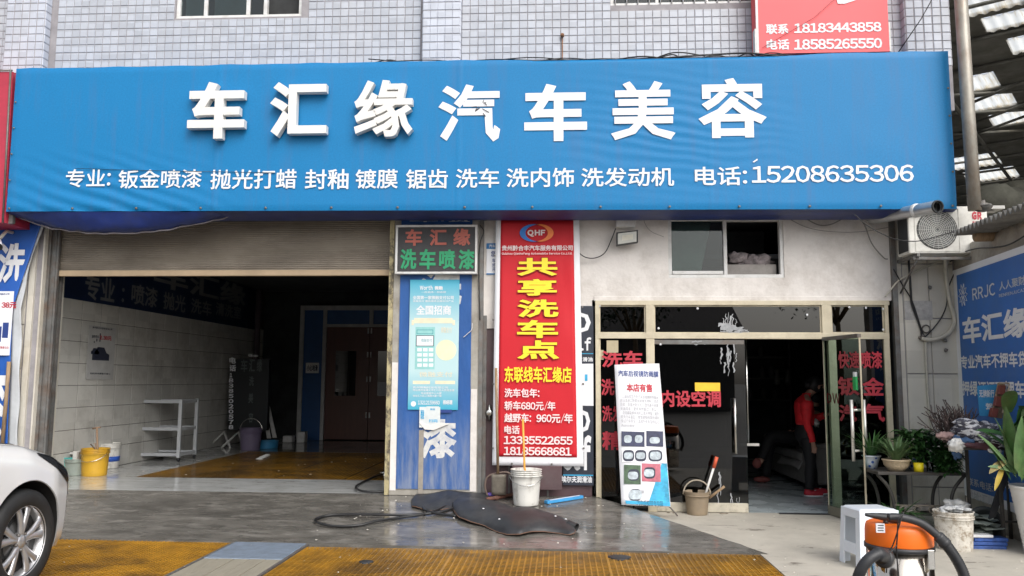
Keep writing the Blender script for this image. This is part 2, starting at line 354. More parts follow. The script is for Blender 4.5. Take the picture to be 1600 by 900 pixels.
M_ofloor = mat('office_floor_tile', (0.46, 0.52, 0.54), 0.3, var=0.1, scale=4, rvar=0.12, dirt=(0.14, 0.13, 0.12), dirt_amt=0.7, dscale=5, dstretch=(0.8, 2, 1), dlo=0.56, dhi=0.68)
M_grate = mat('yellow_grating', (0.42, 0.21, 0.02), 0.45, var=0.2, scale=7, bump=0.2, bscale=30, dirt=(0.10, 0.055, 0.02), dirt_amt=0.9, dscale=1.7, dlo=0.44, dhi=0.66)
M_pit = mat('drain_pit', (0.02, 0.014, 0.008), 0.35, var=0.5, scale=3)
M_street = mat('street_concrete', (0.10, 0.097, 0.09), 0.5, var=0.2, scale=1.5, bump=0.2)
M_bluetile = mat('blue_grey_tile', (0.24, 0.29, 0.36), 0.25, var=0.15, scale=6, dirt=(0.14, 0.17, 0.20), dirt_amt=0.6, dscale=9, dstretch=(1, 2, 1))
M_plank = mat('pale_concrete_plank', (0.27, 0.245, 0.19), 0.7, var=0.12, scale=4, stretch=(4, 0.6, 1), bump=0.3, bscale=10)
M_rubber = mat('black_rubber', (0.022, 0.023, 0.026), 0.5, var=0.3, scale=6, dirt=(0.07, 0.07, 0.07), dirt_amt=0.5, dscale=4)
M_cable = mat('black_cable', (0.015, 0.015, 0.016), 0.4, var=0.2)
M_gcable = mat('grey_cable', (0.22, 0.21, 0.19), 0.6, var=0.2)
M_wcable = mat('white_wrapped_pipe', (0.50, 0.47, 0.40), 0.7, var=0.15, scale=9)
M_tglass = glass_mat('tinted_glass', (0.13, 0.145, 0.145), 1.66)
M_wglass = glass_mat('window_glass', (0.5, 0.56, 0.56), 1.55)
M_dglass = glass_mat('dark_glass', (0.03, 0.035, 0.04), 1.6)
M_skyl = None
def translucent(name, col, f=0.6):
    m = bpy.data.materials.new(name); m.use_nodes = True; n = m.node_tree.nodes; L = m.node_tree.links.new; n.clear()
    o = n.new('ShaderNodeOutputMaterial'); t = n.new('ShaderNodeBsdfTranslucent'); t.inputs[0].default_value = (*col, 1)
    g = n.new('ShaderNodeBsdfTransparent'); g.inputs[0].default_value = (0.95, 0.93, 0.88, 1); x = n.new('ShaderNodeMixShader'); x.inputs[0].default_value = f
    nz = n.new('ShaderNodeTexNoise'); nz.inputs['Scale'].default_value = 2.0; nz.inputs['Detail'].default_value = 6
    cr = n.new('ShaderNodeValToRGB'); cr.color_ramp.elements[0].position = 0.27; cr.color_ramp.elements[0].color = (0.72, 0.6, 0.4, 1)
    cr.color_ramp.elements[1].position = 0.5; cr.color_ramp.elements[1].color = (0.96, 0.95, 0.9, 1)
    L(nz.outputs['Fac'], cr.inputs[0]); L(cr.outputs[0], t.inputs[0]); L(cr.outputs[0], g.inputs[0])
    L(g.outputs[0], x.inputs[1]); L(t.outputs[0], x.inputs[2]); L(x.outputs[0], o.inputs[0]); MATS[name] = m; return m
M_skyl = translucent('translucent_roof_sheet', (0.9, 0.88, 0.8), 0.35)
M_shed = mat('dark_roof_sheet', (0.20, 0.20, 0.185), 0.8, var=0.4, scale=1.2, dirt=(0.10, 0.09, 0.07), dirt_amt=0.6)  # dark grey sheet with random darker mottling
M_pole = mat('galvanised_pole', (0.34, 0.32, 0.28), 0.5, metal=0.4, var=0.2, scale=5, dirt=(0.2, 0.1, 0.04), dirt_amt=0.6, dscale=6, dstretch=(1, 1, 0.3))
M_terr = mat('terracotta', (0.4, 0.3, 0.2), 0.6)
M_paper = mat('white_print', (0.76, 0.77, 0.80), 0.4, var=0.03)
M_ink = mat('dark_print', (0.03, 0.035, 0.06), 0.6, var=0.1)
M_inkblue = mat('blue_print', (0.02, 0.05, 0.22), 0.5, var=0.1)
M_cyan = mat('cyan_print', (0.03, 0.36, 0.62), 0.5, var=0.2, scale=5)
M_carw = mat('white_car_paint', (0.80, 0.80, 0.80), 0.15, var=0.01, coat=1.0, spec=0.5)
M_tyre = mat('tyre_rubber', (0.02, 0.02, 0.02), 0.6, var=0.3)
M_wood = mat('worn_wood', (0.28, 0.19, 0.11), 0.7, var=0.3, scale=8, stretch=(6, 1, 1))
M_orange = mat('orange_plastic', (0.85, 0.16, 0.01), 0.4, var=0.04)
M_skin = mat('skin', (0.42, 0.24, 0.17), 0.55, var=0.05)
M_cglass = glass_mat('clear_green_glass', (0.70, 0.80, 0.76), 1.10)
M_wgrate = mat('wet_yellow_grating', (0.26, 0.13, 0.012), 0.25, var=0.2, scale=7, dirt=(0.05, 0.03, 0.012), dirt_amt=0.92, dscale=0.9, dlo=0.36, dhi=0.60)
M_gmortar = mat('dark_joint', (0.10, 0.09, 0.08), 0.9)
F0 = FY(0)
FV = (0, 1, 0)
GROUND = Frame((0, 0, 0), (1, 0, 0), (0, 1, 0))
# ------------------------------------------------------------------ ground sheets
m = MB(); m.add([(-400, -600, -0.3), (400, -600, -0.3), (400, 900, -0.3), (-400, 900, -0.3)], [(0, 1, 2, 3)]); struct('ground', m, M_street)
# street behind the camera, slab under everything that is not drain
m = MB(); m.box(-60, 60, -70, -5.2, -0.29, -0.004); struct('street', m, M_street)
m = MB(); m.box(-60, -7.6, -5.2, 0.0, -0.29, -0.006); struct('side_pavement', m, M_street)
# pit below the gratings
m = MB(); m.add([(-7.6, -5.2, -0.16), (1.75, -5.2, -0.16), (1.75, -1.8, -0.16), (-7.6, -1.8, -0.16)], [(0, 1, 2, 3)]); struct('drain_pit_floor', m, M_pit)
# cream court (rises a little towards the shop)
def court_h(x, y): return max(0.0, min(0.05, 0.05 * (y + 1.95) / 1.95)) if y > -1.95 else 0.0
m = MB()
ys = [-5.2, -3.5, -1.95, -1.2, -0.6, 0.02]
def cx(y): return 1.765 if y < -1.9 else lerp(1.765, 0.30, (y + 1.95) / 1.97)
for a, b in zip(ys[:-1], ys[1:]):
    m.add([(cx(a) - .02, a, court_h(0, a)), (14, a, court_h(0, a)), (14, b, court_h(0, b)), (cx(b) - .02, b, court_h(0, b))], [(0, 1, 2, 3)])
m.add([(1.745, -5.2, 0), (1.745, -1.95, 0), (1.745, -1.95, -.29), (1.745, -5.2, -.29)], [(0, 1, 2, 3)])
m.add([(4.4, 0.02, .05), (14, 0.02, .05), (14, 22, .05), (4.4, 22, .05)], [(0, 1, 2, 3)])
struct('court_floor', m, M_court, recalc=False)
# the ramp: sloping wet concrete, higher at the garage, its right edge cut on the skew
m = MB(); NX, NYr = 70, 22
def ramp_pt(u, v):
    x0, x1 = -7.6, lerp(1.80, 0.42, v); x = lerp(x0, x1, u); y0 = lerp(-1.84, -1.98, (x + 4.6) / 6.4); y = lerp(y0, 0.0, v)
    z = lerp(0.006, 0.2, v) + 0.010 * noise.noise(Vector((x * 1.3, y * 1.9, 0))) * math.sin(math.pi * min(1, v * 1.0))
    if u > .999: x += 0.035 * noise.noise(Vector((0, y * 5, 3)))
    return (x, y, z)
m.grid(ramp_pt, NX, NYr)
# broken skirt along the skew edge
k = [ramp_pt(1, j / NYr) for j in range(NYr + 1)]
for a, b in zip(k[:-1], k[1:]): m.add([a, b, (b[0] + .03, b[1], 0.0), (a[0] + .03, a[1], 0.0)], [(0, 1, 2, 3)])
k = [ramp_pt(i / NX, 0) for i in range(NX + 1)]
for a, b in zip(k[:-1], k[1:]): m.add([a, b, (b[0], b[1], -.3), (a[0], a[1], -.3)], [(0, 1, 2, 3)])
struct('concrete_ramp', m, M_ramp)
# strip between ramp end and shop foot (x .3...42) and pillar foot
m = MB(); m.box(-0.97, 0.41, -0.001, 0.2, 0.0, 0.198); struct('doorstep', m, M_ramp)
# garage floor
m = MB(); m.box(-7.2, -1.9, 0.0, 1.27, 0, 0.2); struct('garage_threshold', m, M_thresh)
m = MB(); m.box(-7.2, -5.68, 1.272, 9, 0, 0.198); struct('garage_walkway', m, M_thresh)
m = MB(); m.box(-5.68, -1.9, 5.3, 9, 0, 0.1975); struct('garage_floor', m, M_gfloor)
m = MB(); m.add([(-5.68, 1.272, .12), (-1.9, 1.272, .12), (-1.9, 5.3, .12), (-5.68, 5.3, .12)], [(0, 1, 2, 3)]); struct('garage_drain_floor', m, M_pit)
m = MB(); m.add([(.38, 0.02, .05), (4.4, 0.02, .05), (4.4, 8, .05), (.38, 8, .05)], [(0, 1, 2, 3)]); struct('office_floor', m, M_ofloor)
# office floor joints
# ------------------------------------------------------------------ gratings
def grating(name, label, x0, x1, y0, y1, zt, px_, py_, bw, h=0.03, group='yellow floor gratings', panels=1, gap=0.01, mt_=None):
    t = thing(name, label, 'floor grating', ((x0 + x1) / 2, y0, zt - h), group)
    wd = (x1 - x0) / panels
    for p in range(panels):
        a0, a1 = x0 + p * wd + gap / 2, x0 + (p + 1) * wd - gap / 2
        m = MB(); n = max(1, round((a1 - a0) / px_))
        for i in range(n + 1):
            x = lerp(a0, a1, i / n); m.box(x - bw / 2, x + bw / 2, y0, y1, zt - h, zt)
        k = max(1, round((y1 - y0) / py_))
        for j in range(k + 1):
            y = lerp(y0, y1, j / k); m.box(a0, a1, y - bw / 2, y + bw / 2, zt - .0055, zt - .0015)
        obj('grating_panel', m, mt_ or M_grate, t, recalc=True)
    return t
grating('drain_grating', 'yellow moulded grating over the drain, right of the pale strip', -2.29, 1.735, -5.15, -1.99, -0.004, 0.05, 0.05, 0.0095, h=.03, panels=3)
grating('drain_grating', 'yellow moulded grating under the white car, left of the pale strip', -7.5, -3.04, -5.15, -1.83, -0.004, 0.042, 0.042, 0.0095, h=.03, panels=4)
grating('drain_grating', 'wet yellow grating sunk in the garage floor behind the threshold', -5.66, -1.92, 1.29, 5.28, 0.197, 0.055, 0.055, 0.018, panels=4, gap=.03, mt_=M_wgrate)
# pale strip between the gratings
t = thing('drain_cover_strip', 'pale strip of slabs between the two yellow gratings', 'drain cover', (-2.66, -3, -.03))
m = MB(); m.box(-3.0, -2.33, -2.56, -1.84, -.05, .006); obj('blue_tile', m, M_bluetile, t, bev=.004)
for i in range(5):
    a = -3.0 + i * .134; m = MB(); m.box(a + .003, a + .131, -5.15, -2.567, -.05, .002 + .002 * (i % 2)); obj('plank', m, M_plank, t, bev=.004)
m = MB(); m.box(-3.028, -3.004, -5.15, -1.84, -.06, .004); m.box(-2.326, -2.302, -5.15, -1.84, -.06, .004); objs('edge_strip', m, M_rail, t)
# dark iron lids lying in the right grating
for i, (px_, py_, lab) in enumerate([(572, 877, 'small dark drain outlet in the yellow grating, the left one'), (968, 870, 'dark oval drain outlet in the yellow grating, nearer the shop door')]):
    p = gz(px_, py_, 0); m = MB(); m.lathe((p.x, p.y, -.004), [(.0, .006), (.05 + .035 * i, .006), (.06 + .04 * i, .002), (.062 + .04 * i, -.01)], 18, wob=.06)
    tag(obj('drain_outlet', m, M_rubber), lab, 'drain outlet')
# crumbs, pebbles and bits of paper
m = MB()
for _ in range(32):
    x, y = U(-4.5, 1.6), U(-4.2, -2.0); r = U(.003, .009); m.blob((x, y, .003), (r, r * U(.6, 1), r * .5), 6, 4, .3)
for _ in range(60):
    x, y = U(-2.5, .8), U(-1.9, -.1); r = U(.004, .012); m.blob((x, y, .02 + .2 * (y + 1.95) / 1.95), (r, r, r * .5), 6, 4, .3)
for _ in range(60):
    x, y = U(1.6, 4.5), U(-3.5, -.1); r = U(.004, .014); m.blob((x, y, court_h(x, y) + .002), (r, r * .7, r * .4), 6, 4, .3)
for _ in range(16):
    x, y = U(-6.0, -2.2), U(1.4, 4.5); r = U(.004, .011); m.blob((x, y, .2), (r * 2, r, r * .3), 6, 4, .3)
obj('pebbles', m, mat('pebble', (0.5, 0.47, 0.42), 0.8, var=0.3), kind='stuff', label='pale crumbs and grit scattered over the ramp and gratings')
# ================================================================== BUILDING
B = thing('shop_building', 'two-storey car wash shop with pale square wall tiles and white plaster', 'building', (-1, 0, 0))
WIN1 = (-4.79, -3.19, 5.95, 7.2); WIN2 = (.60, 2.33, 6.0, 7.2)
m = MB(); WZ0, WZ1 = 3.6, 9.0
def holed(m, x0, x1, z0, z1, holes, y0, y1):
    xs = sorted({x0, x1, *[h[0] for h in holes], *[h[1] for h in holes]})
    for a, b in zip(xs[:-1], xs[1:]):
        hz = sorted([(h[2], h[3]) for h in holes if h[0] < (a + b) / 2 < h[1]]); z = z0
        for p, q in hz:
            if p > z: m.box(a, b, y0, y1, z, p)
            z = q
        if z < z1: m.box(a, b, y0, y1, z, z1)
holed(m, -9.5, 4.5, WZ0, WZ1, [WIN1, WIN2], 0.0, 0.25)
upper = obj('upper_wall', m, M_grout, B)
PIL = [(-6.885, -6.39), (-1.655, -1.207), (4.0, 4.50)]
m = MB()
for a, b in PIL: m.box(a, b, -.12, -.001, 4.6, WZ1)
pil = objs('pilaster', m, M_grout, B)
TS, TG = 0.1, 0.0065
locs = []          # (x, y, z, facing)
z = 5.13
while z < 6.75:
    x = -7.9
    while x < 4.5:
        cxx, czz = x + TS / 2, z + TS / 2
        if not any(h[0] - .04 < cxx < h[1] + .04 and h[2] - .04 < czz for h in (WIN1, WIN2)) and not any(a - .05 < cxx < b + .05 for a, b in PIL):
            locs.append((cxx, 0.0, czz, 0))
        x += TS
    for a, b in PIL:
        n = 5
        for i in range(n): locs.append((a + (b - a) * (i + .5) / n, -.12, czz, 1))
        locs.append((a, -.06, czz, 2)); locs.append((b, -.06, czz, 3))
    z += TS
def tile_mb(hx, hz, d=.008):
    m = MB(); c = .004
    P = [(-hx, 0, -hz), (hx, 0, -hz), (hx, 0, hz), (-hx, 0, hz), (-hx + c, -d, -hz + c), (hx - c, -d, -hz + c), (hx - c, -d, hz - c), (-hx + c, -d, hz - c)]
    return m.add(P, [(4, 5, 6, 7), (0, 1, 5, 4), (1, 2, 6, 5), (2, 3, 7, 6), (3, 0, 4, 7)])
h = (TS - TG) / 2
def near(l): return (Vector(l[:3]) - Vector((-1.2, -9.5, 1.5))).length
front = sorted([l for l in locs if l[3] == 0 and 5.18 < l[2] < 6.2], key=near)[:296]
first = None; fs_ = set(front)
for i, l in enumerate(front):
    if first is None:
        first = obj('tile', tile_mb(h, h), M_tile, upper); first.location = l[:3]
    else: copies(first, [l[:3]], upper)
m = MB()
for l in locs:
    if l in fs_ or l[3] != 0: continue
    t0 = tile_mb(h + U(-.001, .001), h, .008 + U(-.001, .001)); m.add([(a[0] + l[0], a[1] + l[1], a[2] + l[2]) for a in t0.v], t0.f)
obj('tiles', m, M_tile, upper, kind='stuff')
m = MB()
for l in locs:
    if l[3] == 0: continue
    t0 = tile_mb(h if l[3] == 1 else .056, h)
    if l[3] == 1: vs = [(a[0] * .95 + l[0], a[1] + l[1], a[2] + l[2]) for a in t0.v]
    elif l[3] == 2: vs = [(a[1] + l[0], a[0] + l[1], a[2] + l[2]) for a in t0.v]
    else: vs = [(-a[1] + l[0], a[0] + l[1], a[2] + l[2]) for a in t0.v]
    m.add(vs, t0.f)
obj('tiles', m, M_tile2, pil, kind='stuff')
# upper windows
def win_frame(m, x0, x1, z0, z1, y0, y1, w_, muls=()):
    m.box(x0, x1, y0, y1, z0, z0 + w_); m.box(x0, x1, y0, y1, z1 - w_, z1)
    m.box(x0, x0 + w_, y0 + .001, y1 - .001, z0 + w_, z1 - w_); m.box(x1 - w_, x1, y0 + .001, y1 - .001, z0 + w_, z1 - w_)
    for q in muls: m.box(q - w_ / 2, q + w_ / 2, y0 + .002, y1 - .002, z0 + w_, z1 - w_)
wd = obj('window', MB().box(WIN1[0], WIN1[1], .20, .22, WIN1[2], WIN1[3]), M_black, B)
m = MB(); win_frame(m, *WIN1, .03, .1, .045, (-4.42, -3.88, -3.66)); obj('frame', m, M_wframe, wd, bev=.004)
m = MB(); m.box(-4.74, -3.70, .06, .066, WIN1[2] + .045, WIN1[3]); obj('pane', m, M_wglass, wd)
m = MB(); m.box(-4.35, -3.92, .13, .15, WIN1[2] + .05, WIN1[3]); m.box(-4.72, -4.45, .13, .15, WIN1[2] + .05, WIN1[3]); obj('curtain', m, mat('pale_curtain', (.42, .5, .5), .8), wd)
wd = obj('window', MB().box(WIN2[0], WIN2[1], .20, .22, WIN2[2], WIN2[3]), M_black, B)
m = MB(); win_frame(m, *WIN2, .03, .1, .04, (1.16, 1.75)); obj('frame', m, M_wframe, wd, bev=.004)
m = MB()
for i in range(13): m.tube([(WIN2[0] + .06 + i * .135, .015, WIN2[2]), (WIN2[0] + .06 + i * .135, .015, WIN2[3])], .008, 6)
objs('window_bar', m, M_wframe, wd)
m = MB(); m.box(WIN2[0] + .04, WIN2[1] - .04, .06, .066, WIN2[2] + .04, WIN2[3]); obj('pane', m, M_wglass, wd)
# beam / ceiling over the ground floor
m = MB(); m.box(-9.5, 4.5, .001, .3, 3.40, 3.60); m.box(-9.5, 4.5, .25, 9, 3.45, 3.6); obj('floor_beam', m, M_dark, B)
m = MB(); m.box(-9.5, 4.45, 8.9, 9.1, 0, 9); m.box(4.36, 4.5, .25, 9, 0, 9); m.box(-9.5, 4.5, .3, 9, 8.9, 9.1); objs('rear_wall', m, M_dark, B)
# plaster front round the window over the shop door
WIN3 = (1.245, 2.56, 2.69, 3.38)
m = MB(); holed(m, -.93, 3.755, 2.43, 3.40, [WIN3], 0.0, .22); m.box(-.93, .36, 0, .22, 2.1, 2.43); obj('plaster_wall', m, M_plaster, B)
m = MB(); m.pxbox(F0, 928, 463, 1392, 470, 0.0, .012); obj('plaster_ledge', m, M_plaster, B, bev=.004)
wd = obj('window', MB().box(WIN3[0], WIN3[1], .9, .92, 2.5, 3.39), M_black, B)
m = MB(); win_frame(m, WIN3[0], WIN3[1], WIN3[2], WIN3[3] + .02, .01, .09, .04, (1.90,)); m.box(1.288, 1.87, .0, .05, WIN3[2] + .042, WIN3[2] + .08); obj('frame', m, M_wframe, wd, bev=.004)
m = MB(); m.box(1.285, 1.88, .045, .05, WIN3[2] + .04, WIN3[3]); obj('pane', m, M_wglass, wd)
m = MB(); m.grid(lambda u, v: (lerp(1.3, lerp(1.62, 1.76, v), u), .10 + .02 * math.sin(u * 9 + v * 2), lerp(2.72, 3.38, v)), 16, 6, thick=(0, .003, 0))
obj('cloth', m, mat('pale_green_cloth', (.62, .72, .62), .9, var=.1), wd)
m = MB(); m.box(1.94, 2.5, .12, .16, 2.72, 2.86)
obj('sill_board', m, mat('dusty_board', (.30, .28, .26), .9, var=.2), wd)
m = MB()
for i in range(9): m.blob((U(1.97, 2.5), .2, U(2.86, 2.95)), (U(.06, .12), .06, U(.04, .08)), 10, 6, .9, 4)
obj('rubbish_bags', m, mat('crumpled_bags', (.22, .19, .19), .8, var=.6, scale=14), wd)
# maroon side door behind the red banner
m = MB(); m.box(-.93, .35, .02, .08, .2, 2.1); sd_ = obj('side_door', m, M_maroon, B)
m = MB(); m.box(-.93, -.86, -.015, .02, .2, 2.25); m.box(-.60, -.585, .008, .02, .2, 2.1); m.box(-.16, -.14, .008, .02, .2, 2.1); obj('door_trim', m, M_rail, sd_)
m = MB(); m.tube([(-.82, -.02, 1.05), (-.82, -.02, 1.22)], .018, 8); m.lathe((-.82, -.03, 1.13), [(.03, -.01), (.045, 0), (.03, .01)], 14, (0, 1, 0)); obj('lock', m, M_chrome, sd_)
# pillars
m = MB(); m.box(-1.955, -.945, -.06, .32, .2, 3.40); pb = obj('blue_pillar', m, mat('pillar_render', (.36, .34, .3), .8, var=.15, dirt=(.15, .13, .1), dirt_amt=.6), B)
m = MB(); m.box(-1.875, -1.035, -.072, -.0605, .27, 3.40)
obj('pillar_banner', m, M_wblue, pb)
m = MB(); m.box(-2.01, -1.957, -.07, .1, .2, 3.40); obj('peeling_post', m, M_rust, pb)
m = MB(); m.box(-.944, -.90, -.075, .05, .2, 3.40); obj('corner_bead', m, M_rail, pb)
m = MB(); m.box(-1.62, -1.565, -.0775, -.0725, .22, .93); obj('bare_strip', m, mat('bare_strip', (.30, .27, .23), .7, var=.2), pb)
m = MB(); m.box(-1.03, -.96, -.067, -.058, .25, 1.4); m.box(-1.95, -1.88, -.067, -.058, .25, 1.7); objs('bare_plaster', m, M_plaster, pb)
FP = FY(-.0735)
for it in (('洗', 655, 418, 722, 480), ('漆', 655, 655, 714, 716)): m = MB(); m.pxtext(FP, *it, .001, .05); obj('lettering', m, mat('worn_white_lettering', (.62, .62, .6), .6, dirt=(.1, .14, .3), dirt_amt=.5, dscale=9), pb)
m = MB(); m.pxtext(FP, '车喷', 640, 340, 735, 347, .001, .02); obj('small_lettering', m, M_white, pb)
# left pillar
m = MB(); m.box(-7.9, -6.25, -.02, .4, .0, 3.40); lp = obj('left_pillar', m, M_grout, B)
first = None
for i, x in enumerate([-7.43, -7.03, -6.63]):
    for j in range(6):
        if first is None: first = obj('tile', tile_mb(.196, .262, .012), M_ivory, lp); first.location = (x, -.021, .28 + j * .53)
        else: copies(first, [(x, -.021, .28 + j * .53)], lp)
m = MB(); m.box(-6.40, -6.33, -.05, -.02, .05, 3.4); m.box(-6.255, -6.235, -.04, .4, .2, 3.4); obj('corner_bead', m, M_ivory, lp)
# roller shutter
rs = MB(); zz = 2.80; Y0 = .12; pr = []
while zz < 3.42: pr += [(Y0, zz), (Y0 - .010, zz + .006), (Y0 - .010, zz + .015), (Y0, zz + .021)]; zz += .0235
vs = [(x, y, z) for x in (-6.17, -2.0) for y, z in pr]; n = len(pr)
rs.add(vs, [(i, i + 1, n + i + 1, n + i) for i in range(n - 1)]); rsh = obj('roller_shutter', rs, M_shut, B)
m = MB(); m.box(-6.17, -2.0, Y0 - .03, Y0 + .03, 2.735, 2.805); obj('bottom_bar', m, M_shutbar, rsh, bev=.006)
m = MB(); m.box(-6.235, -6.20, .02, .3, .2, 3.42); m.box(-6.20, -6.145, .05, .10, .2, 3.42); m.box(-6.20, -6.14, .18, .22, .2, 3.42); m.box(-6.14, -6.115, .05, .09, .2, 3.42)
obj('guide_rail', m, M_rail, rsh); m = MB(); m.box(-2.012, -1.99, .09, .24, .2, 3.42); obj('guide_rail', m, M_rail, rsh)
# right pillar with big ivory tiles
m = MB(); m.box(3.86, 4.44, -.02, .3, 0.02, 3.6); rp = obj('right_pillar', m, M_grout, B)
first = None
for x in (4.005, 4.285):
    for j in range(6):
        l = (x, -.021, .35 + j * .62 - .3)
        if first is None: first = obj('tile', tile_mb(.137, .305, .012), M_ivory, rp); first.location = l
        else: copies(first, [l], rp)
m = MB(); m.box(3.80, 3.858, -.018, .1, .04, 3.45); obj('pilaster_return', m, M_ivory, rp)
m = MB(); m.box(3.745, 3.80, -.05, .02, .05, 3.40); obj('steel_angle', m, M_rail, rp)
m = MB(); m.pxbox(FY(-.034), 1414, 470, 1456, 500, 0, .002); obj('peeled_patch', m, mat('grey_patch', (.40, .39, .38), .8, var=.25, scale=20), rp)
# ------------------------------------------------------------------ garage inside
gl = obj('garage_side_wall', MB().box(-6.9, -6.633, .42, 9, 0, 3.45), M_gmortar, B)
first = None
TW, TH = .475, .30
k = 0
for j in range(8):
    for i in range(18):
        l = (-6.632, .53 + (i + .5) * TW + (.0), .22 + (j + .5) * TH - .02)
        if first is None:
            t0 = tile_mb(TW / 2 - .0035, TH / 2 - .0035, .003); t1 = MB(); t1.add([(-a[1], a[0], a[2]) for a in t0.v], t0.f)
            first = obj('tile', t1, M_gtile, gl); first.location = l
        else: copies(first, [l], gl)
m = MB(); m.box(-6.62, -6.60, .44, .50, .2, 2.7); obj('corner_strip', m, M_wframe, gl)
# rear partition with blue panels and brown doors
YB = 8.25; FB = FY(YB)
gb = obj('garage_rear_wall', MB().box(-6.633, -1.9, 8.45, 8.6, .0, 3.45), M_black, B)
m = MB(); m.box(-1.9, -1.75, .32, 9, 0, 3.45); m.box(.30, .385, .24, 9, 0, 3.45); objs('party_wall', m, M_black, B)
pt = MB()
def pxb(m, F, x0, y0, x1, y1, c0, c1): m.pxbox(F, x0, y0, x1, y1, c0, c1)
a0, zt = FB.px(472, 478); a1, _ = FB.px(640, 478)
fw = .09
m = MB(); m.fbox(FB, a0, a1, zt - .1, zt, 0, .1); m.fbox(FB, a0, a0 + fw, .2, zt - .1, 0, .1)
b0 = FB.px(507, 500)[0]; m.fbox(FB, b0, b0 + .08, .2, zt - .1, 0, .1)
_, z2 = FB.px(560, 509); m.fbox(FB, b0 + .08, a1, z2 - .03, z2 + .03, .002, .098)
b1 = FB.px(581, 500)[0]; m.fbox(FB, b1 - .03, b1 + .05, z2 + .03, zt - .1, .001, .099)
pf = obj('partition_frame', m, mat('grey_metal_frame', (.42, .42, .41), .5, var=.15), B)
Mbp = mat('blue_board', (.01, .07, .22), .4, var=.1)
m = MB(); m.fbox(FB, a0 + fw, b0, .2, zt - .1, .03, .06); obj('blue_panel', m, Mbp, pf)
m = MB(); m.fbox(FB, b0 + .08, b1 - .03, z2 + .03, zt - .1, .03, .06); m.fbox(FB, b1 + .05, a1, z2 + .03, zt - .1, .03, .06); objs('transom_panel', m, Mbp, pf)
Mbd = mat('brown_wood_door', (.10, .034, .02), .45, var=.15, scale=3, stretch=(4, 1, .5))
dmid = FB.px(577, 600)[0]
for a, b in ((b0 + .085, dmid - .006), (dmid + .006, a1)):
    m = MB(); m.fbox(FB, a, b, .22, z2 - .035, .02, .06); d = obj('wooden_door', m, Mbd, B)
    w0, w1 = lerp(a, b, .22), lerp(a, b, .70)
    m = MB(); m.fbox(FB, w0, w1, 1.15, 2.12, .06, .064); obj('vision_panel', m, M_dglass, d)
    m = MB(); m.fbox(FB, w0 - .02, w0, 1.13, 2.14, .06, .07); m.fbox(FB, w1, w1 + .02, 1.13, 2.14, .06, .07); m.fbox(FB, w0, w1, 1.13, 1.15, .061, .069); m.fbox(FB, w0, w1, 2.12, 2.14, .061, .069); obj('panel_bead', m, Mbd, d)
m = MB()
for zz in (.68, 1.45, 1.98, 2.5): m.fbox(FB, dmid - .05, dmid - .02, zz, zz + .12, .06, .075); m.fbox(FB, dmid + .02, dmid + .05, zz, zz + .12, .06, .075)
objs('door_bolt', m, M_wframe, d)
m = MB(); m.pxbox(FB, 479, 567, 500, 583, .065, .07); nb = obj('warning_plate', m, M_wframe, pf)
m = MB(); m.pxtext(FB, '小心地滑', 481, 570, 498, 580, .072, .05); obj('lettering', m, M_ink, nb)
# dark pipe in the garage corner, ceiling lamp battens
m = MB(); m.tube([(-6.45, 7.6, .2), (-6.45, 7.6, 3.4)], .06, 10); obj('corner_pipe', m, mat('dusty_pipe', (.12, .09, .1), .6), B)
# ------------------------------------------------------------------ glass shopfront (parts of the building)
F1 = FY(0.0)
fr = MB()
def bar(x0, y0, x1, y1, c0=-.05, c1=.03): fr.pxbox(F1, x0, y0, x1, y1, c0, c1)
bar(930, 470, 1388, 477); bar(930, 521, 1388, 529, -.052, .032)
zt_, zb_ = F1.px(930, 477)[1], .06
def post(px0, px1, z0, z1, c0=-.048, c1=.028):
    a0 = F1.px(px0, 520)[0]; a1 = F1.px(px1, 520)[0]; fr.fbox(F1, a0, a1, z0, z1, c0, c1)
zu0, zu1 = F1.px(930, 521)[1], zt_
zl1 = F1.px(930, 529)[1]
XA0, XA1 = F1.px(930, 520)[0], F1.px(1388, 520)[0]
for a, b in ((930, 936), (1009, 1022), (1284, 1299), (1382, 1388)): post(a, b, zu0, zu1)
post(930, 936, .2, zl1); post(1009, 1022, .05, zl1); post(1293, 1305, .05, zl1, -.05, .02); post(1379, 1388, .05, zl1)
sf = obj('shopfront_frame', fr, M_cream, B, bev=.003)
def pane(name, x0, x1, y0, y1, mt=M_tglass):
    a0 = F1.px(x0, 520)[0]; a1 = F1.px(x1, 520)[0]; z1 = F1.px(x0, y0)[1]; z0 = F1.px(x0, y1)[1] if y1 < 900 else .07
    return obj(name, MB().fbox(F1, a0, a1, z0, z1, -.012, -.004), mt, B), a0, a1, z0, z1
for a, b in ((936, 1009), (1022, 1284), (1299, 1382)):
    p, a0, a1, z0, z1 = pane('transom_pane', a, b, 477, 521)
    m = MB(); win_frame(m, a0, a1, z0, z1, -.002, .02, .016); obj('bead', m, M_cream, p)
pl, *_ = pane('side_pane', 936, 1009, 529, 999)
m = MB(); a0 = XA0 + .04; m.box(a0, a0 + .02, -.006, .02, .1, zl1); obj('bead', m, M_cream, pl)
pr_, *_ = pane('fixed_pane', 1305, 1379, 529, 999)
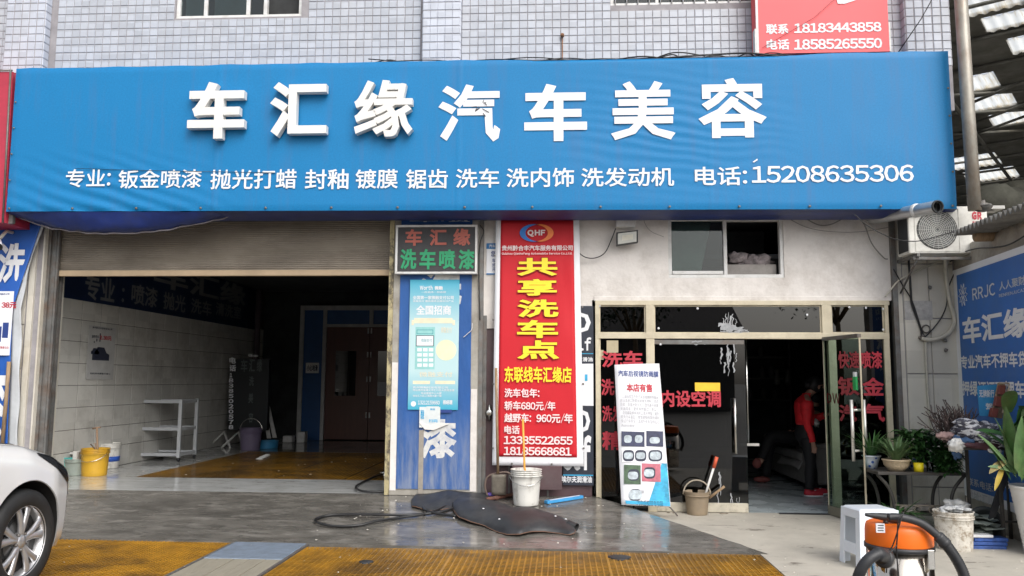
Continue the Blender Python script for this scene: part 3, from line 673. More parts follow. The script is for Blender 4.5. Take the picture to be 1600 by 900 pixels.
# closed door leaf
dl, dx0, dx1, dz0, dz1 = pane('glass_door', 1022, 1163, 531, 999)
m = MB(); m.box(dx0, dx1 - .01, -.03, .015, .055, .155); obj('bottom_rail', m, mat('dirty_cream_rail', (.50, .46, .37), .6, var=.15, dirt=(.12, .09, .06), dirt_amt=.8, dscale=8, dlo=.5), dl, bev=.004)
m = MB(); m.box(dx0, dx1 - .01, -.018, .010, dz1 - .05, dz1); obj('top_rail', m, M_rail, dl)
def pull(m, x, y, z0, z1, nx=0, ny=-1):
    m.tube([(x + nx * .07, y + ny * .07, z0), (x + nx * .07, y + ny * .07, z1)], .015, 12)
    for zz in (lerp(z0, z1, .17), lerp(z0, z1, .83)): m.tube([(x - nx * .07, y - ny * .07, zz), (x + nx * .07, y + ny * .07, zz)], .014, 10)
hx, hz1 = F1.px(1146, 622); _, hz0 = F1.px(1146, 708)
m = MB(); pull(m, hx, 0, hz0, hz1); obj('pull_handle', m, M_chrome, dl)
# open door leaf, swung out to nearly a right angle
th = math.radians(-79); hxo = F1.px(1288, 600)[0]
FD = Frame((hxo, -.02, 0), (math.cos(th), math.sin(th), 0))
LW = .74; ztop = zl1 - .02
dd = obj('glass_door', MB().fbox(FD, 0.01, LW, .13, ztop, -.005, .005), M_cglass, B)
m = MB(); m.fbox(FD, 0, LW, .055, .15, -.022, .022); obj('bottom_rail', m, mat('olive_rail', (.17, .16, .12), .5), dd, bev=.004)
m = MB(); m.fbox(FD, 0, LW, ztop, ztop + .04, -.02, .02); obj('top_rail', m, M_rail, dd)
m = MB(); m.fbox(FD, -.008, .004, .14, ztop, -.008, .008); m.fbox(FD, LW - .004, LW + .005, .14, ztop, -.008, .008); obj('edge_strip', m, M_cream, dd)
P = FD.at(LW - .08, 0, 0); m = MB(); pull(m, P.x, P.y, F1.px(1325, 716)[1] + .03, F1.px(1325, 624)[1] + .01, FD.n.x, FD.n.y)
z_a, z_b = F1.px(1325, 716)[1] + .03, F1.px(1325, 624)[1] + .01; m.tube([(P.x - FD.n.x * .07, P.y - FD.n.y * .07, z_a), (P.x - FD.n.x * .07, P.y - FD.n.y * .07, z_b)], .017, 12); m.tube([(P.x + FD.n.x * .07, P.y + FD.n.y * .07, z_a), (P.x + FD.n.x * .07, P.y + FD.n.y * .07, z_b)], .0175, 12); obj('pull_handle', m, mat('polished_handle', (.75, .73, .68), .3, metal=.7), dd)
m = MB(); m.fbox(FD, LW - .11, LW - .05, 1.42, 1.56, .006, .03); obj('door_tag', m, mat('green_tag', (.03, .35, .10), .5), dd)
m = MB(); m.fbox(FD, LW - .10, LW - .06, 1.56, 1.61, .006, .03); obj('door_tag', m, M_white, dd)
# faint red lettering on the open leaf
m = MB(); m.text(FD, 'DW', .02, .30, 1.27, 1.38, -.008, .03); obj('lettering', m, M_glassred, dd)
m = MB(); m.box(hxo - .55, hxo + .02, -.06, .0, .052, .058); obj('floor_spring', m, M_rubber, B)
# inner steel bar seen in the opening
m = MB(); m.tube([(2.18, .35, .78), (2.18, .35, 2.02)], .016, 10); m.box(2.08, 2.3, .33, .37, .76, .79); obj('inner_rail', m, M_chrome, B)
# window lettering
FG = FY(-.016)
def wl(parent, items, mt=M_glassred, F=FG, bold=.04):
    for t_, x0, y0, x1, y1 in items:
        m = MB(); m.pxtext(F, t_, x0, y0, x1, y1, 0, bold); obj('lettering', m, mt, parent)
wl(pl, [('洗车', 940, 548, 1004, 574), ('洗', 939, 592, 960, 618), ('洗发', 941, 634, 972, 659), ('精', 941, 674, 972, 703)])
wl(dl, [('内设空调', 1033, 610, 1126, 636)])
wl(pr_, [('快速喷漆', 1310, 549, 1378, 576), ('钣', 1309, 589, 1343, 618), ('金', 1348, 590, 1381, 618), ('汽', 1311, 632, 1338, 659), ('气', 1349, 631, 1382, 659)])
m = MB(); m.pxbox(FG, 1086, 598, 1125, 611, 0, .003); obj('yellow_sticker', m, mat('yellow_sticker', (.85, .50, .03), .5), dl)
m = MB(); m.pxbox(FY(.01), 934, 547, 943, 562, 0, .01); m.pxbox(FY(.01), 935, 545, 944, 556, 0, .004); obj('cardboard_patch', m, mat('cardboard', (.42, .36, .24), .8), pl)
m = MB(); m.pxbox(FG, 948, 532, 966, 551, 0, .003); obj('cardboard_patch', m, mat('cardboard', (.42, .36, .24), .8), pl)
# torn tape and paste marks on the glass (flat scraps)
Mtape = mat('torn_tape', (.30, .31, .32), .6, var=.3, scale=30)
def scraps(parent, x0, x1, y0, y1, n, vert=False, wmul=1.0):
    m = MB()
    for i in range(n):
        x, y = U(x0, x1), U(y0, y1); L_ = U(8, 26) if vert else U(6, 24); w_ = U(.8, 2.4) * wmul
        pts = []
        k = 5
        for q in range(k + 1):
            t = q / k; pts.append((x + (U(-1.5, 1.5) if vert else t * L_), y + (t * L_ if vert else U(-1, 1))))
        hi = [(p[0] + (w_ * U(.5, 1.2) if vert else 0), p[1] + (0 if vert else w_ * U(.5, 1.3))) for p in pts]
        for q in range(k):
            quad = [FG.px(*pts[q]), FG.px(*pts[q + 1]), FG.px(*hi[q + 1]), FG.px(*hi[q])]
            m.add([FG.at(a, b, .001 + .0003 * i) for a, b in quad], [(0, 1, 2, 3)])
    obj('tape_scraps', m, Mtape, parent, kind='stuff')
tp = [o for o in COL.objects if o.name.startswith('transom_pane')][1]
scraps(tp, 1122, 1150, 488, 505, 9, True, 1.2); scraps(tp, 1085, 1150, 514, 519, 6)
scraps(tp, 1122, 1142, 505, 514, 12, False, 2.6)
scraps(dl, 1124, 1150, 532, 568, 14, True, 1.3); scraps(dl, 1072, 1120, 531, 537, 5); scraps(dl, 1022, 1040, 531, 540, 4); scraps(dl, 1140, 1158, 770, 788, 5, True)
scraps(dl, 1118, 1128, 735, 790, 5, True)
m = MB()
for x, y in ((935, 477), (1088, 481), (1351, 480), (1378, 482), (1325, 479), (1378, 514), (1027, 512), (1259, 491), (1283, 478), (1030, 537)):
    a, b = FG.px(x + 2, y + 1); m.lathe(FG.at(a, b, 0), [(.014, 0), (.012, .004), (.001, .005)], 8, FG.n)
objs('suction_dot', m, M_white, tp)
# ------------------------------------------------------------------ office inside: shelves, sofa, table
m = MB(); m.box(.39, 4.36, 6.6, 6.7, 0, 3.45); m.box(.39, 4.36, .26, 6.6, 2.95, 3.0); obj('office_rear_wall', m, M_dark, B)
sh = thing('wall_shelves', 'dim white shelf unit of jars along the office rear wall', 'shelves', (2.7, 6.4, .05))
m = MB()
for zz in (1.15, 1.55, 1.95, 2.35): m.box(1.9, 4.3, 6.25, 6.55, zz, zz + .03)
objs('shelf', m, mat('shelf_board', (.16, .16, .16), .6), sh)
m = MB()
for xx in (1.9, 3.1, 4.27): m.box(xx, xx + .03, 6.24, 6.56, .05, 2.75)
objs('side_panel', m, mat('shelf_board', (.16, .16, .16), .6), sh)
first = None; k = 0
for zz in (1.18, 1.58, 1.98, 2.38):
    for i in range(11):
        if rnd() < .3: continue
        x = 2.0 + i * .2 + U(-.03, .03)
        if first is None:
            m = MB(); m.lathe((x, 6.38, zz), [(.05, 0), (.055, .02), (.055, .15), (.03, .19), (.03, .22)], 12); first = m
            tag(obj('jar', m, mat('pale_jar', (.22, .22, .22), .4)), 'dim pale jar standing on the office shelves', 'jar', 'jars on the office shelves'); jar0 = bpy.data.objects['jar']; jx, jz = x, zz
        else:
            c = jar0.copy(); COL.objects.link(c); c.location = (x - jx, 0, zz - jz); s_ = U(.8, 1.2)
for i, (px_, py_) in enumerate(((1214, 596), (1231, 596))):
    a, b = FY(6.1).px(px_, py_); m = MB(); m.lathe((a, 6.1, b - .06), [(.03, 0), (.06, .02), (.06, .12), (.035, .2), (.05, .28)], 14)
    tag(obj('glass_bottle', m, mat('bright_bottle', (.5, .5, .48), .15, metal=.4)), ('shiny bottle on the office shelf, the left of two', 'shiny bottle on the office shelf, beside the red jacket')[i], 'bottle')
sofa = thing('sofa', 'grey fabric sofa inside the dark office behind the open door', 'sofa', (3.85, 2.9, .05))
Ms = mat('sofa_fabric', (.27, .26, .25), .9, var=.12, scale=8)
m = MB(); m.box(3.28, 4.2, 1.9, 4.2, .13, .42); obj('base', m, Ms, sofa, bev=.03)
m = MB(); m.box(3.25, 4.0, 2.1, 4.0, .42, .55); obj('seat', m, Ms, sofa, bev=.04)
m = MB(); m.box(3.98, 4.3, 1.95, 4.15, .42, .95); obj('backrest', m, Ms, sofa, bev=.05)
for y0 in (1.88, 4.02):
    m = MB(); m.box(3.27, 4.2, y0, y0 + .2, .13, .68); obj('armrest', m, Ms, sofa, bev=.05)
m = MB(); m.grid(lambda u, v: (lerp(3.22, 3.8, u), lerp(2.05, 3.2, v), .57 + .02 * math.sin(u * 9 + v * 5) - (.25 * max(0, .35 - u) / .35 + 0)), 18, 18, thick=(0, 0, .01)); obj('throw_blanket', m, mat('pale_blanket', (.42, .41, .40), .9, var=.15), sofa)
tb = thing('low_table', 'low dark table by the sofa inside the office', 'table', (2.2, 3.2, .05))
m = MB(); m.box(1.5, 2.65, 3.0, 3.9, .43, .47); obj('tabletop', m, M_wood, tb, bev=.006)
m = MB(); first = MB().box(1.55, 1.6, 3.05, 3.1, .05, .43); lg = obj('leg', first, M_wood, tb); copies(lg, [(1.0, 0, 0), (0, .78, 0), (1.0, .78, 0)], tb)
# ================================================================== MAIN SIGN
YS = -.60
FS = FY(YS - .004)
ms = thing('shop_sign', 'long blue fabric sign board with big white characters over the shop', 'sign', (-1, -.5, 3.35))
XL, XR = -6.37, 4.24
def sz(x, top): return lerp(5.1, 5.118, (x - XL) / (XR - XL)) if top else lerp(3.398, 3.356, (x - XL) / (XR - XL))
def sface(u, v):
    x = lerp(XL, XR, u); z = lerp(sz(x, 0), sz(x, 1), v); y = YS
    y += .007 * noise.noise(Vector((x * .7, z * 1.2, 0))) + .0015 * noise.noise(Vector((x * 5, z * 3 + x * 1, 4)))
    y -= .004 * sum(math.exp(-((x - q) / .012) ** 2) for q in (-3.92, -1.14, 1.63))      # welded seams
    # diagonal creases near the lower left corner and the last big characters
    k = max(0, 1 - abs(x + 5.2) / 1.6) * max(0, 1 - v * 2.2)
    y += .012 * k * (math.sin((x * .35 + z) * 42 + 3 * noise.noise(Vector((x, z, 0)))))
    k2 = max(0, 1 - abs(x - 1.2) / 1.5) * max(0, 1 - abs(v - .5) * 2)
    y += .005 * k2 * math.sin((z + x * .12) * 55 + 5 * noise.noise(Vector((x * 1.5, z * 2, 0))))
    if v > .999: z += .012 * noise.noise(Vector((x * 3, 0, 0))) - (.085 * max(0, 1 - abs(x - 1.1) / 1.9) if x < 3.2 else 0)
    e = .012 * min(1, min(v, 1 - v, u * 6, (1 - u) * 6) * 30); return (x, y - e + .012, z)
m = MB(); m.grid(sface, 420, 64); obj('face', m, M_blue, ms, recalc=False)
m = MB()
def under(u, v):
    x = lerp(XL, XR, u); z = sz(x, 0)
    return (x, lerp(YS + .006, -.02, v), z - .004 - .035 * math.sin(math.pi * min(1, v * 1.0)) * (1 + .5 * noise.noise(Vector((x * 2.2, v * 3, 0)))))
m.grid(under, 160, 8)
# sagging cloth at the left end
def sag(u, v):
    x = lerp(XL + .02, -3.75, u); d = .25 * math.sin(math.pi * min(1, u * 1.02)) ** .8 * (1 - .3 * u)
    z = sz(x, 0) - .006 - (d + .02 * noise.noise(Vector((x * 3, 0, 2))) + .003 * math.sin(x * 31 + v * 5)) * math.sin(math.pi * v) - .02 * noise.noise(Vector((x * 6 + v * 3, v * 6, 2)))
    return (x, lerp(YS + .01, -.25, v), z)
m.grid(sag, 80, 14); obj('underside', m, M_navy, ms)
m = MB(); m.box(XL, XR, YS + .05, -.01, 5.0, 5.03); m.box(XL, XL + .02, YS + .02, -.01, 3.42, 5.05); m.box(XR - .02, XR, YS + .02, -.01, 3.38, 5.06); obj('sign_frame', m, M_blue, ms)
m = MB()
for i in range(12): x = lerp(XL + .1, XR - .1, i / 11); m.box(x, x + .03, YS + .06, -.02, 4.96, 4.998)
for i in range(5): m.tube([(lerp(.3, 2.3, i / 4), YS + .03, 5.03), (lerp(.35, 2.35, i / 4), -.05, 5.1)], .012, 6)
obj('frame_bar', m, M_rail, ms)
m = MB()
for i in range(16):
    a, b = sorted((U(-2.8, 4.0), U(-2.8, 4.0))); b = max(b, a + .8)
    z0 = 5.11 + U(-.01, .03)
    m.tube(cat_curve([(lerp(a, b, t / 5), -.45 + U(-.1, .1), z0 + U(-.03, .035)) for t in range(6)], 6), U(.005, .011), 5)
m.tube(cat_curve([(-2.35, -.4, 5.13), (-2.1, -.4, 5.19), (-1.95, -.4, 5.2), (-1.75, -.4, 5.12)]), .006, 5)
tag(obj('cable_bundle', m, M_cable), 'tangle of thin black cables lying along the top of the blue sign', 'cable')
BW = {'车': .046, '汇': .046, '缘': .032, '汽': .036, '美': .034, '容': .038}
big = [('车', 291, 127, 388, 224, 1), ('汇', 420, 127, 516, 220, 1), ('缘', 552, 124, 650, 221, 1), ('汽', 684, 131, 782, 222, 0), ('车', 819, 130, 917, 221, 0), ('美', 955, 126, 1054, 219, 0), ('容', 1092, 121, 1196, 216, 0)]
for ch, x0, y0, x1, y1, d in big:
    m = MB(); 
    if d:
        a0, b0 = FS.px(x0, y1); a1, b1 = FS.px(x1, y0); Fo = FY(YS - .115)
        a0, b0 = Fo.px(x0, y1 - 7); a1, b1 = Fo.px(x1 - 4, y0)
        m.text(Fo, ch, a0, a1, b0, b1, -.085, BW[ch], .085)
    else: m.pxtext(FY(YS - .010), ch, x0, y0, x1, y1, 0, BW[ch])
    obj('raised_character' if d else 'flat_character', m, M_offw if d else M_white, ms)
FS2 = FY(YS - .009)
for t_, x0, x1, y0, y1 in [('专业:', 102, 174, 264, 293), ('钣金喷漆', 184, 316, 264, 295), ('抛光打蜡', 328, 464, 264, 296), ('封釉', 476, 545, 264, 296), ('镀膜', 555, 622, 264, 295),
                           ('锯齿', 634, 700, 264, 295), ('洗车', 712, 780, 263, 294), ('洗内饰', 791, 897, 262, 293), ('洗发动机', 908, 1053, 261, 292), ('电话:', 1086, 1167, 260, 290)]:
    m = MB(); m.pxtext(FS2, t_, x0, y0, x1, y1, 0, .018); obj('lettering', m, M_white, ms)
m = MB(); m.pxtext(FS2, '15208635306', 1175, 257, 1427, 286, 0, .022); obj('phone_number', m, M_white, ms)
m = MB(); m.pxpoly(FS2, [(1176, 253), (1183, 248), (1184, 250), (1178, 254)], 0, .003); obj('torn_flap', m, M_white, ms)
m = MB()
for i in range(10):
    x, y = U(742, 762), U(158, 178); a, b = FS2.px(x, y); c_, d_ = FS2.px(x + U(-10, 12), y + U(-5, 6)); m.tube([FS2.at(a, b, .006), FS2.at((a + c_) / 2, (b + d_) / 2, .012), FS2.at(c_, d_, .006)], .004, 4)
obj('torn_threads', m, M_cable, ms)
m = MB(); a = [(-5.8, -.03, 4.0)]
m.tube([FS2.at(*FS2.px(x, y), .004) for x, y in ((118, 263), (205, 266), (430, 270))], .003, 4); obj('sag_wire', m, M_cable, ms)
# ================================================================== red sign top right
rs_ = thing('red_phone_sign', 'faded red sign with two phone numbers above the blue sign', 'sign', (3, -.2, 5.2))
FR = FY(-.30)
m = MB(); a0, b0 = FR.px(1183, 84); a1, b1 = FR.px(1390, 78); m.fbox(FR, a0, a1, b0, 6.6, -.22, 0); obj('board', m, M_pinkred, rs_)
FR2 = FY(-.305)
m = MB(); m.fbox(FR, a0 - .005, a0 + .022, b0, 6.6, 0, .004); m.fbox(FR, a0 - .02, a0 - .006, b0, b0 + .3, -.1, 0.002); m.fbox(FR, a1 + .002, a1 + .02, b0, b0 + .35, -.1, 0); obj('edge_trim', m, M_wframe, rs_)
for t_, x0, y0, x1, y1 in [('联系', 1197, 37, 1232, 54), ('18183443858', 1241, 34, 1377, 52), ('电话', 1198, 61, 1233, 78), ('18585265550', 1241, 59, 1378, 78)]:
    m = MB(); m.pxtext(FR2, t_, x0, y0, x1, y1, 0, .045); obj('lettering', m, M_white, rs_)
m = MB(); m.pxpoly(FR2, [(1305, -8), (1309, 6), (1320, 6), (1338, 0), (1346, -8), (1346, -30), (1305, -30)], 0, .003); obj('painted_shape', m, M_white, rs_)
m = MB(); m.tube([(2.3, -.32, 5.3), (2.9, -.325, 5.65), (3.5, -.33, 6.2)], .003, 4); m.tube([(3.85, -.25, 5.25), (4.1, -.3, 5.62), (4.42, -.35, 6.2)], .006, 5)
tag(obj('stay_wire', m, M_cable), 'thin slanting wire in front of the faded red sign', 'wire')
# rusty spike on the wall
m = MB(); m.lathe((.02, -.04, 5.60), [(.02, 0), (.025, .02), (.02, .04)], 8); m.box(.013, .027, -.02, -.012, 5.3, 5.6)
tag(obj('rusty_spout', m, mat('rust', (.25, .12, .06), .8, var=.4)), 'small rusty pipe stub on the pale tiles above the blue sign', 'pipe')
# neighbour red sign at the left edge
m = MB(); F_ = FY(-.55)
a1, b0 = F_.px(8, 348); a2, b1 = F_.px(20, 112)
m.poly(F_, [(-8.2, b0), (a1, b0), (a2, b1), (-8.2, b1)], -.5, 0)
nr = thing('neighbour_sign', 'red neighbouring sign box at the far left, beside the blue sign', 'sign', (-7, -.5, 3.4)); obj('box', m, mat('maroon_red_sign', (.42, .03, .06), .5, var=.1), nr)
m = MB(); m.tube([F_.at(a2 - .02, b1 + .01, .01), F_.at(a1 - .02, b0, .01)], .012, 6); m.tube([F_.at(-8.2, b1 + .012, .01), F_.at(a2, b1 + .012, .01)], .01, 6); m.fbox(F_, a1 + .003, a1 + .05, b0, b0 + .75, -.1, -.05); obj('edge_trim', m, M_rail, nr)
# ================================================================== LED sign
led = thing('led_sign', 'black framed LED sign with red and green characters on the pillar', 'sign', (-1.45, -.2, 2.7))
FL = FY(-.17)
a0, b0 = FL.px(617, 428); a1, b1 = FL.px(746, 351)
m = MB(); m.fbox(FL, a0 + .02, a1 - .02, b0 + .02, b1 - .02, -.09, -.006); obj('panel', m, mat('led_black', (.035, .035, .038), .5, var=.2, bump=.3, bscale=160), led)
m = MB(); win = (a0, a1, b0, b1)
m.fbox(FL, a0, a1, b0, b0 + .025, -.095, .006); m.fbox(FL, a0, a1, b1 - .025, b1, -.095, .006); m.fbox(FL, a0, a0 + .025, b0 + .025, b1 - .025, -.094, .005); m.fbox(FL, a1 - .025, a1, b0 + .025, b1 - .025, -.094, .005); obj('frame', m, M_wframe, led, bev=.004)
Mlr = mat('led_dim_red', (.40, .10, .07), .5); Mlg = mat('led_green', (.02, .30, .13), .5)
for t_, x0, y0, x1, y1, mm in [('车', 633, 358, 660, 384, Mlr), ('汇', 671, 358, 698, 384, Mlr), ('缘', 708, 357, 735, 384, Mlr), ('洗', 625, 389, 651, 421, Mlg), ('车', 655, 389, 681, 421, Mlg), ('喷', 686, 390, 712, 421, Mlg), ('漆', 716, 390, 742, 421, Mlg)]:
    m = MB(); m.pxtext(FL, t_, x0, y0, x1, y1, .001, .045); obj('lit_character', m, mm, led)
# ================================================================== sky blue poster on the pillar
ps = thing('card_poster', 'sky blue poster with a white card terminal on the blue pillar', 'poster', (-1.5, -.09, 1.1))
FPp = FY(-.09)
def pmat(name, c0, c1, z0, z1):
    m = mat(name, c0, .4, var=.03); n = m.node_tree.nodes; L = m.node_tree.links.new; b = n['Principled BSDF']
    g = n.new('ShaderNodeNewGeometry'); s_ = n.new('ShaderNodeSeparateXYZ'); L(g.outputs['Position'], s_.inputs[0])
    r = n.new('ShaderNodeValToRGB'); mr = n.new('ShaderNodeMapRange'); mr.inputs[1].default_value = z0; mr.inputs[2].default_value = z1; L(s_.outputs['Z'], mr.inputs[0]); L(mr.outputs[0], r.inputs[0])
    e = r.color_ramp.elements; e[0].position = 0; e[0].color = (*c0, 1); e[1].position = 1; e[1].color = (*c0, 1)
    for p in (.30, .62): q = e.new(p); q.color = (*c1, 1)
    L(r.outputs[0], b.inputs['Base Color']); return m
Mpo = pmat('poster_sky_blue', (.03, .36, .52), (.46, .64, .66), 1.15, 2.68)
m = MB(); m.pxbox(FPp, 637, 437, 718, 640, -.004, 0); obj('sheet', m, Mpo, ps)
Mteal = mat('pale_teal', (.28, .56, .55), .5); Mtd = mat('deep_teal', (.04, .30, .33), .5); Mcr = mat('cream_print', (.78, .68, .50), .5)
def items(parent, F, L_):
    for it in L_:
        if it[0] == 't': _, tx, x0, y0, x1, y1, mm, bo = it; m = MB(); m.pxtext(F, tx, x0, y0, x1, y1, .001, bo); obj('print', m, mm, parent)
        else: _, x0, y0, x1, y1, mm, c = it; m = MB(); m.pxbox(F, x0, y0, x1, y1, .0002, c); obj('print', m, mm, parent)
items(ps, FPp, [('t', 'Worth', 656, 446, 676, 453, M_white, .05), ('t', '微融', 679, 447, 692, 453, M_white, .05), ('t', '一份坚持一份收获', 658, 455, 697, 458, M_white, .02),
    ('t', '全国第一家微融支付公司', 645, 462, 709, 468, M_white, .03), ('t', '全国支付 惠民服务全国支付产业', 645, 469, 709, 472, M_white, .03), ('t', '全国招商', 650, 477, 705, 492, M_white, .04),
    ('b', 647, 497, 707, 505, Mcr, .001), ('b', 643, 500, 647, 508, Mcr, .0014), ('b', 707, 500, 711, 508, Mcr, .0014), ('b', 648, 511, 680, 577, Mteal, .001), ('b', 651, 515, 677, 522, Mtd, .0012), ('b', 652, 516, 676, 521, Mteal, .0014),
    ('b', 650, 524, 678, 541, M_ink, .0016), ('b', 651, 525, 677, 540, M_paper, .002), ('t', '微融支付', 658, 529, 675, 535, Mtd, .02)] +
    [('b', 652 + i * 9, 544 + j * 8, 659 + i * 9, 549 + j * 8, M_paper, .0018) for i in range(3) for j in range(4)] +
    [('t', '微融支付', 655, 581, 707, 589, Mcr, .0), ('b', 645, 595, 672, 600, Mcr, .001), ('b', 680, 595, 711, 600, Mcr, .001), ('t', '贵州微融科技有限公司', 645, 604, 700, 607, M_white, .02), ('t', '地址贵州省遵义市汇川区人民路金盛', 645, 608, 710, 611, M_white, .02), ('t', '电话营销中心大厦', 658, 613, 690, 616, M_white, .02),
    ('t', '地址汇川区上海路大厦十楼', 645, 617, 690, 620, M_white, .02), ('t', '13212159660', 653, 626, 687, 632, M_white, .03), ('t', '杨经理', 692, 625, 707, 632, M_white, .05), ('b', 686, 640, 706, 645, M_inkblue, .001), ('t', '微融支付', 689, 511, 706, 520, Mcr, .0)])
for (x, y, r, mm) in ((697, 547, .12, mat('pale_sun_print', (.72, .72, .50), .5)), (646, 631, .03, M_white)):
    m = MB(); c = FPp.px(x, y); m.poly(FPp, [(c[0] + r * math.cos(t * math.pi / 14), c[1] + r * math.sin(t * math.pi / 14)) for t in range(28)], .0003, .0009); obj('print', m, mm, ps)
m = MB(); m.pxbox(FPp, 655, 636, 688, 668, .001, .004); m.pxbox(FPp, 666, 635, 686, 667, .004, .007)
fl = obj('flyer', m, mat('pale_flyer', (.62, .66, .66), .5, var=.1, scale=9), ps)
m = MB(); m.pxtext(FPp, '微融', 657, 640, 663, 655, .006, .03); m.pxtext(FPp, '扫码', 670, 655, 684, 660, .0075, .03); m.pxtext(FPp, '微信', 672, 638, 680, 641, .0075, .03); obj('print', m, M_cyan, fl)
m = MB(); m.pxpoly(FPp, [(655, 660), (664, 671), (678, 672), (702, 662), (690, 660), (672, 664)], .001, .012); obj('torn_paper', m, M_offw, ps)
# ================================================================== red banner
rb = thing('red_banner', 'tall red hanging banner with yellow characters between pillar and shop window', 'banner', (-.3, -.1, .5))
FRb = FY(-.10)
RS = []
def rbf(u, v):
    tl, tr, bl, br = FRb.px(775, 339), FRb.px(905, 339), FRb.px(769, 727), FRb.px(912, 727)
    x = lerp(lerp(bl[0], br[0], u), lerp(tl[0], tr[0], u), v); z = lerp(bl[1], tl[1], v)
    c = .010 * noise.noise(Vector((x * 2.2, z * 1.4, 3))) + .006 * math.sin(z * 7 + x * 6) * max(0, .35 - v) + .012 * (1 if u > .85 else 0) * noise.noise(Vector((0, z * 2, 0)))
    return FRb.at(x, z, c)
m = MB(); m.grid(rbf, 24, 60, thick=(0, .002, 0)); obj('white_backing', m, M_paper, rb)
m = MB()
def rbf2(u, v):
    p = Vector(rbf(lerp(.06, .93, u) if True else u, lerp(.035, .985, v))); return p + Vector((0, -.006, 0))
m.grid(rbf2, 24, 60, thick=(0, .002, 0)); obj('red_sheet', m, M_red, rb)
FR3 = FY(-.124)
Myo = mat('dark_red_outline', (.28, .01, .01), .6)
items(rb, FR3, [('t', '贵州黔合丰汽车服务有限公司', 784, 383, 895, 392, M_pinkw, .04), ('t', 'Guizhou Qianhefeng Automobile Service Co.,Ltd.', 784, 394, 894, 399, M_pinkw, .05)])
for t_, x0, y0, x1, y1 in [('共', 808, 403, 871, 431), ('享', 809, 436, 870, 462), ('洗', 808, 468, 873, 496), ('车', 808, 500, 872, 528), ('点', 808, 532, 874, 561)]:
    m = MB(); m.pxtext(FR3, t_, x0 - 1, y0 - 1, x1 + 1, y1 + 1, 0, .075); o = obj('outline', m, Myo, rb); m = MB(); m.pxtext(FR3, t_, x0, y0, x1, y1, .004, .045); obj('lettering', m, M_yellow, rb)
for t_, x0, y0, x1, y1, mm, bo in [('东联线车汇缘店', 788, 573, 893, 598, M_yellow, .035), ('洗车包年:', 788, 607, 843, 621, M_pinkw, .035), ('轿车680元/年', 788, 627, 868, 641, M_pinkw, .035),
      ('越野车:', 788, 646, 830, 660, M_pinkw, .035), ('960元/年', 838, 646, 895, 661, M_pinkw, .04), ('电话', 788, 665, 812, 678, M_pinkw, .04), ('13385522655', 787, 682, 895, 694, M_pinkw, .04), ('18185668681', 787, 699, 893, 711, M_pinkw, .04), ('QHF', 824, 359, 852, 370, M_pinkw, .07)]:
    m = MB(); m.pxtext(FR3, t_, x0, y0, x1, y1, .003, bo); obj('lettering', m, mm, rb)
def arc(m, cx_, cy_, rx, ry, a0, a1, w0, n=20):
    o_, i_ = [], []
    for k in range(n + 1):
        t = math.radians(lerp(a0, a1, k / n)); ww = w0 * math.sin(math.pi * k / n)
        o_.append(FR3.px(cx_ + rx * math.cos(t), cy_ - ry * math.sin(t))); i_.append(FR3.px(cx_ + (rx - ww) * math.cos(t) + 0, cy_ - (ry - ww * .6) * math.sin(t)))
    for k in range(n): m.add([FR3.at(*o_[k], .001), FR3.at(*o_[k + 1], .001), FR3.at(*i_[k + 1], .001), FR3.at(*i_[k], .001)], [(0, 1, 2, 3)])
m = MB(); arc(m, 836, 364, 24, 14, 70, 290, 9); obj('logo_arc', m, mat('logo_blue', (.03, .20, .62), .5), rb)
m = MB(); arc(m, 841, 364, 24, 14, -110, 110, 9); obj('logo_arc', m, mat('logo_orange', (.85, .22, .05), .5), rb)
m = MB()
for x, y in ((773, 400), (771, 500), (771, 600), (770, 700), (910, 480), (911, 600), (912, 700), (800, 724), (862, 725), (834, 337)):
    a, b = FRb.px(x, y); m.lathe(FRb.at(a, b, .02), [(.012, 0), (.012, .004), (.006, .005)], 8, FRb.n)
objs('eyelet', m, M_rail, rb)
# ================================================================== black oil posters beside the shop window
for (y0, y1, lab) in ((478, 568, 'black oil poster strip half hidden behind the red banner, the upper one'), (634, 758, 'black oil poster with white lettering, lowest beside the shop window')):
    op = thing('oil_poster', lab, 'poster', (.2, -.02, 1), 'oil posters beside the shop window')
    Fo = FY(-.03); m = MB(); m.pxbox(Fo, 880, y0, 927, y1, -.003, 0); obj('sheet', m, mat('oil_poster_black', (.02, .025, .04), .5, var=.3), op)
    m = MB()
    if y0 > 600:
        m.pxtext(Fo, 'elf', 878, 680, 924, 735, .001, .07); m.pxtext(Fo, '埃尔夫润滑油', 877, 744, 925, 754, .001, .04); m.pxtext(Fo, 'D', 900, 640, 922, 676, .001, .05)
    else: m.pxtext(Fo, 'D', 896, 488, 923, 520, .001, .05); m.pxtext(Fo, 'lf', 905, 527, 924, 548, .001, .05); m.pxtext(Fo, '滑油', 910, 558, 926, 565, .001, .04)
    obj('lettering', m, M_white, op)
    m = MB(); m.pxbox(Fo, 880, y1 - 16, 927, y1 - 15, .0005, .001); obj('blue_rule', m, M_cyan, op)
m = MB(); m.pxbox(FY(-.028), 905, 568, 927, 634, -.002, 0)
wp = obj('plain_poster', m, M_paper); tag(wp, 'plain white sheet between the two black oil posters', 'poster')
m = MB(); m.pxbox(FY(-.032), 914, 585, 918, 595, 0, .001); obj('print', m, M_cyan, wp)
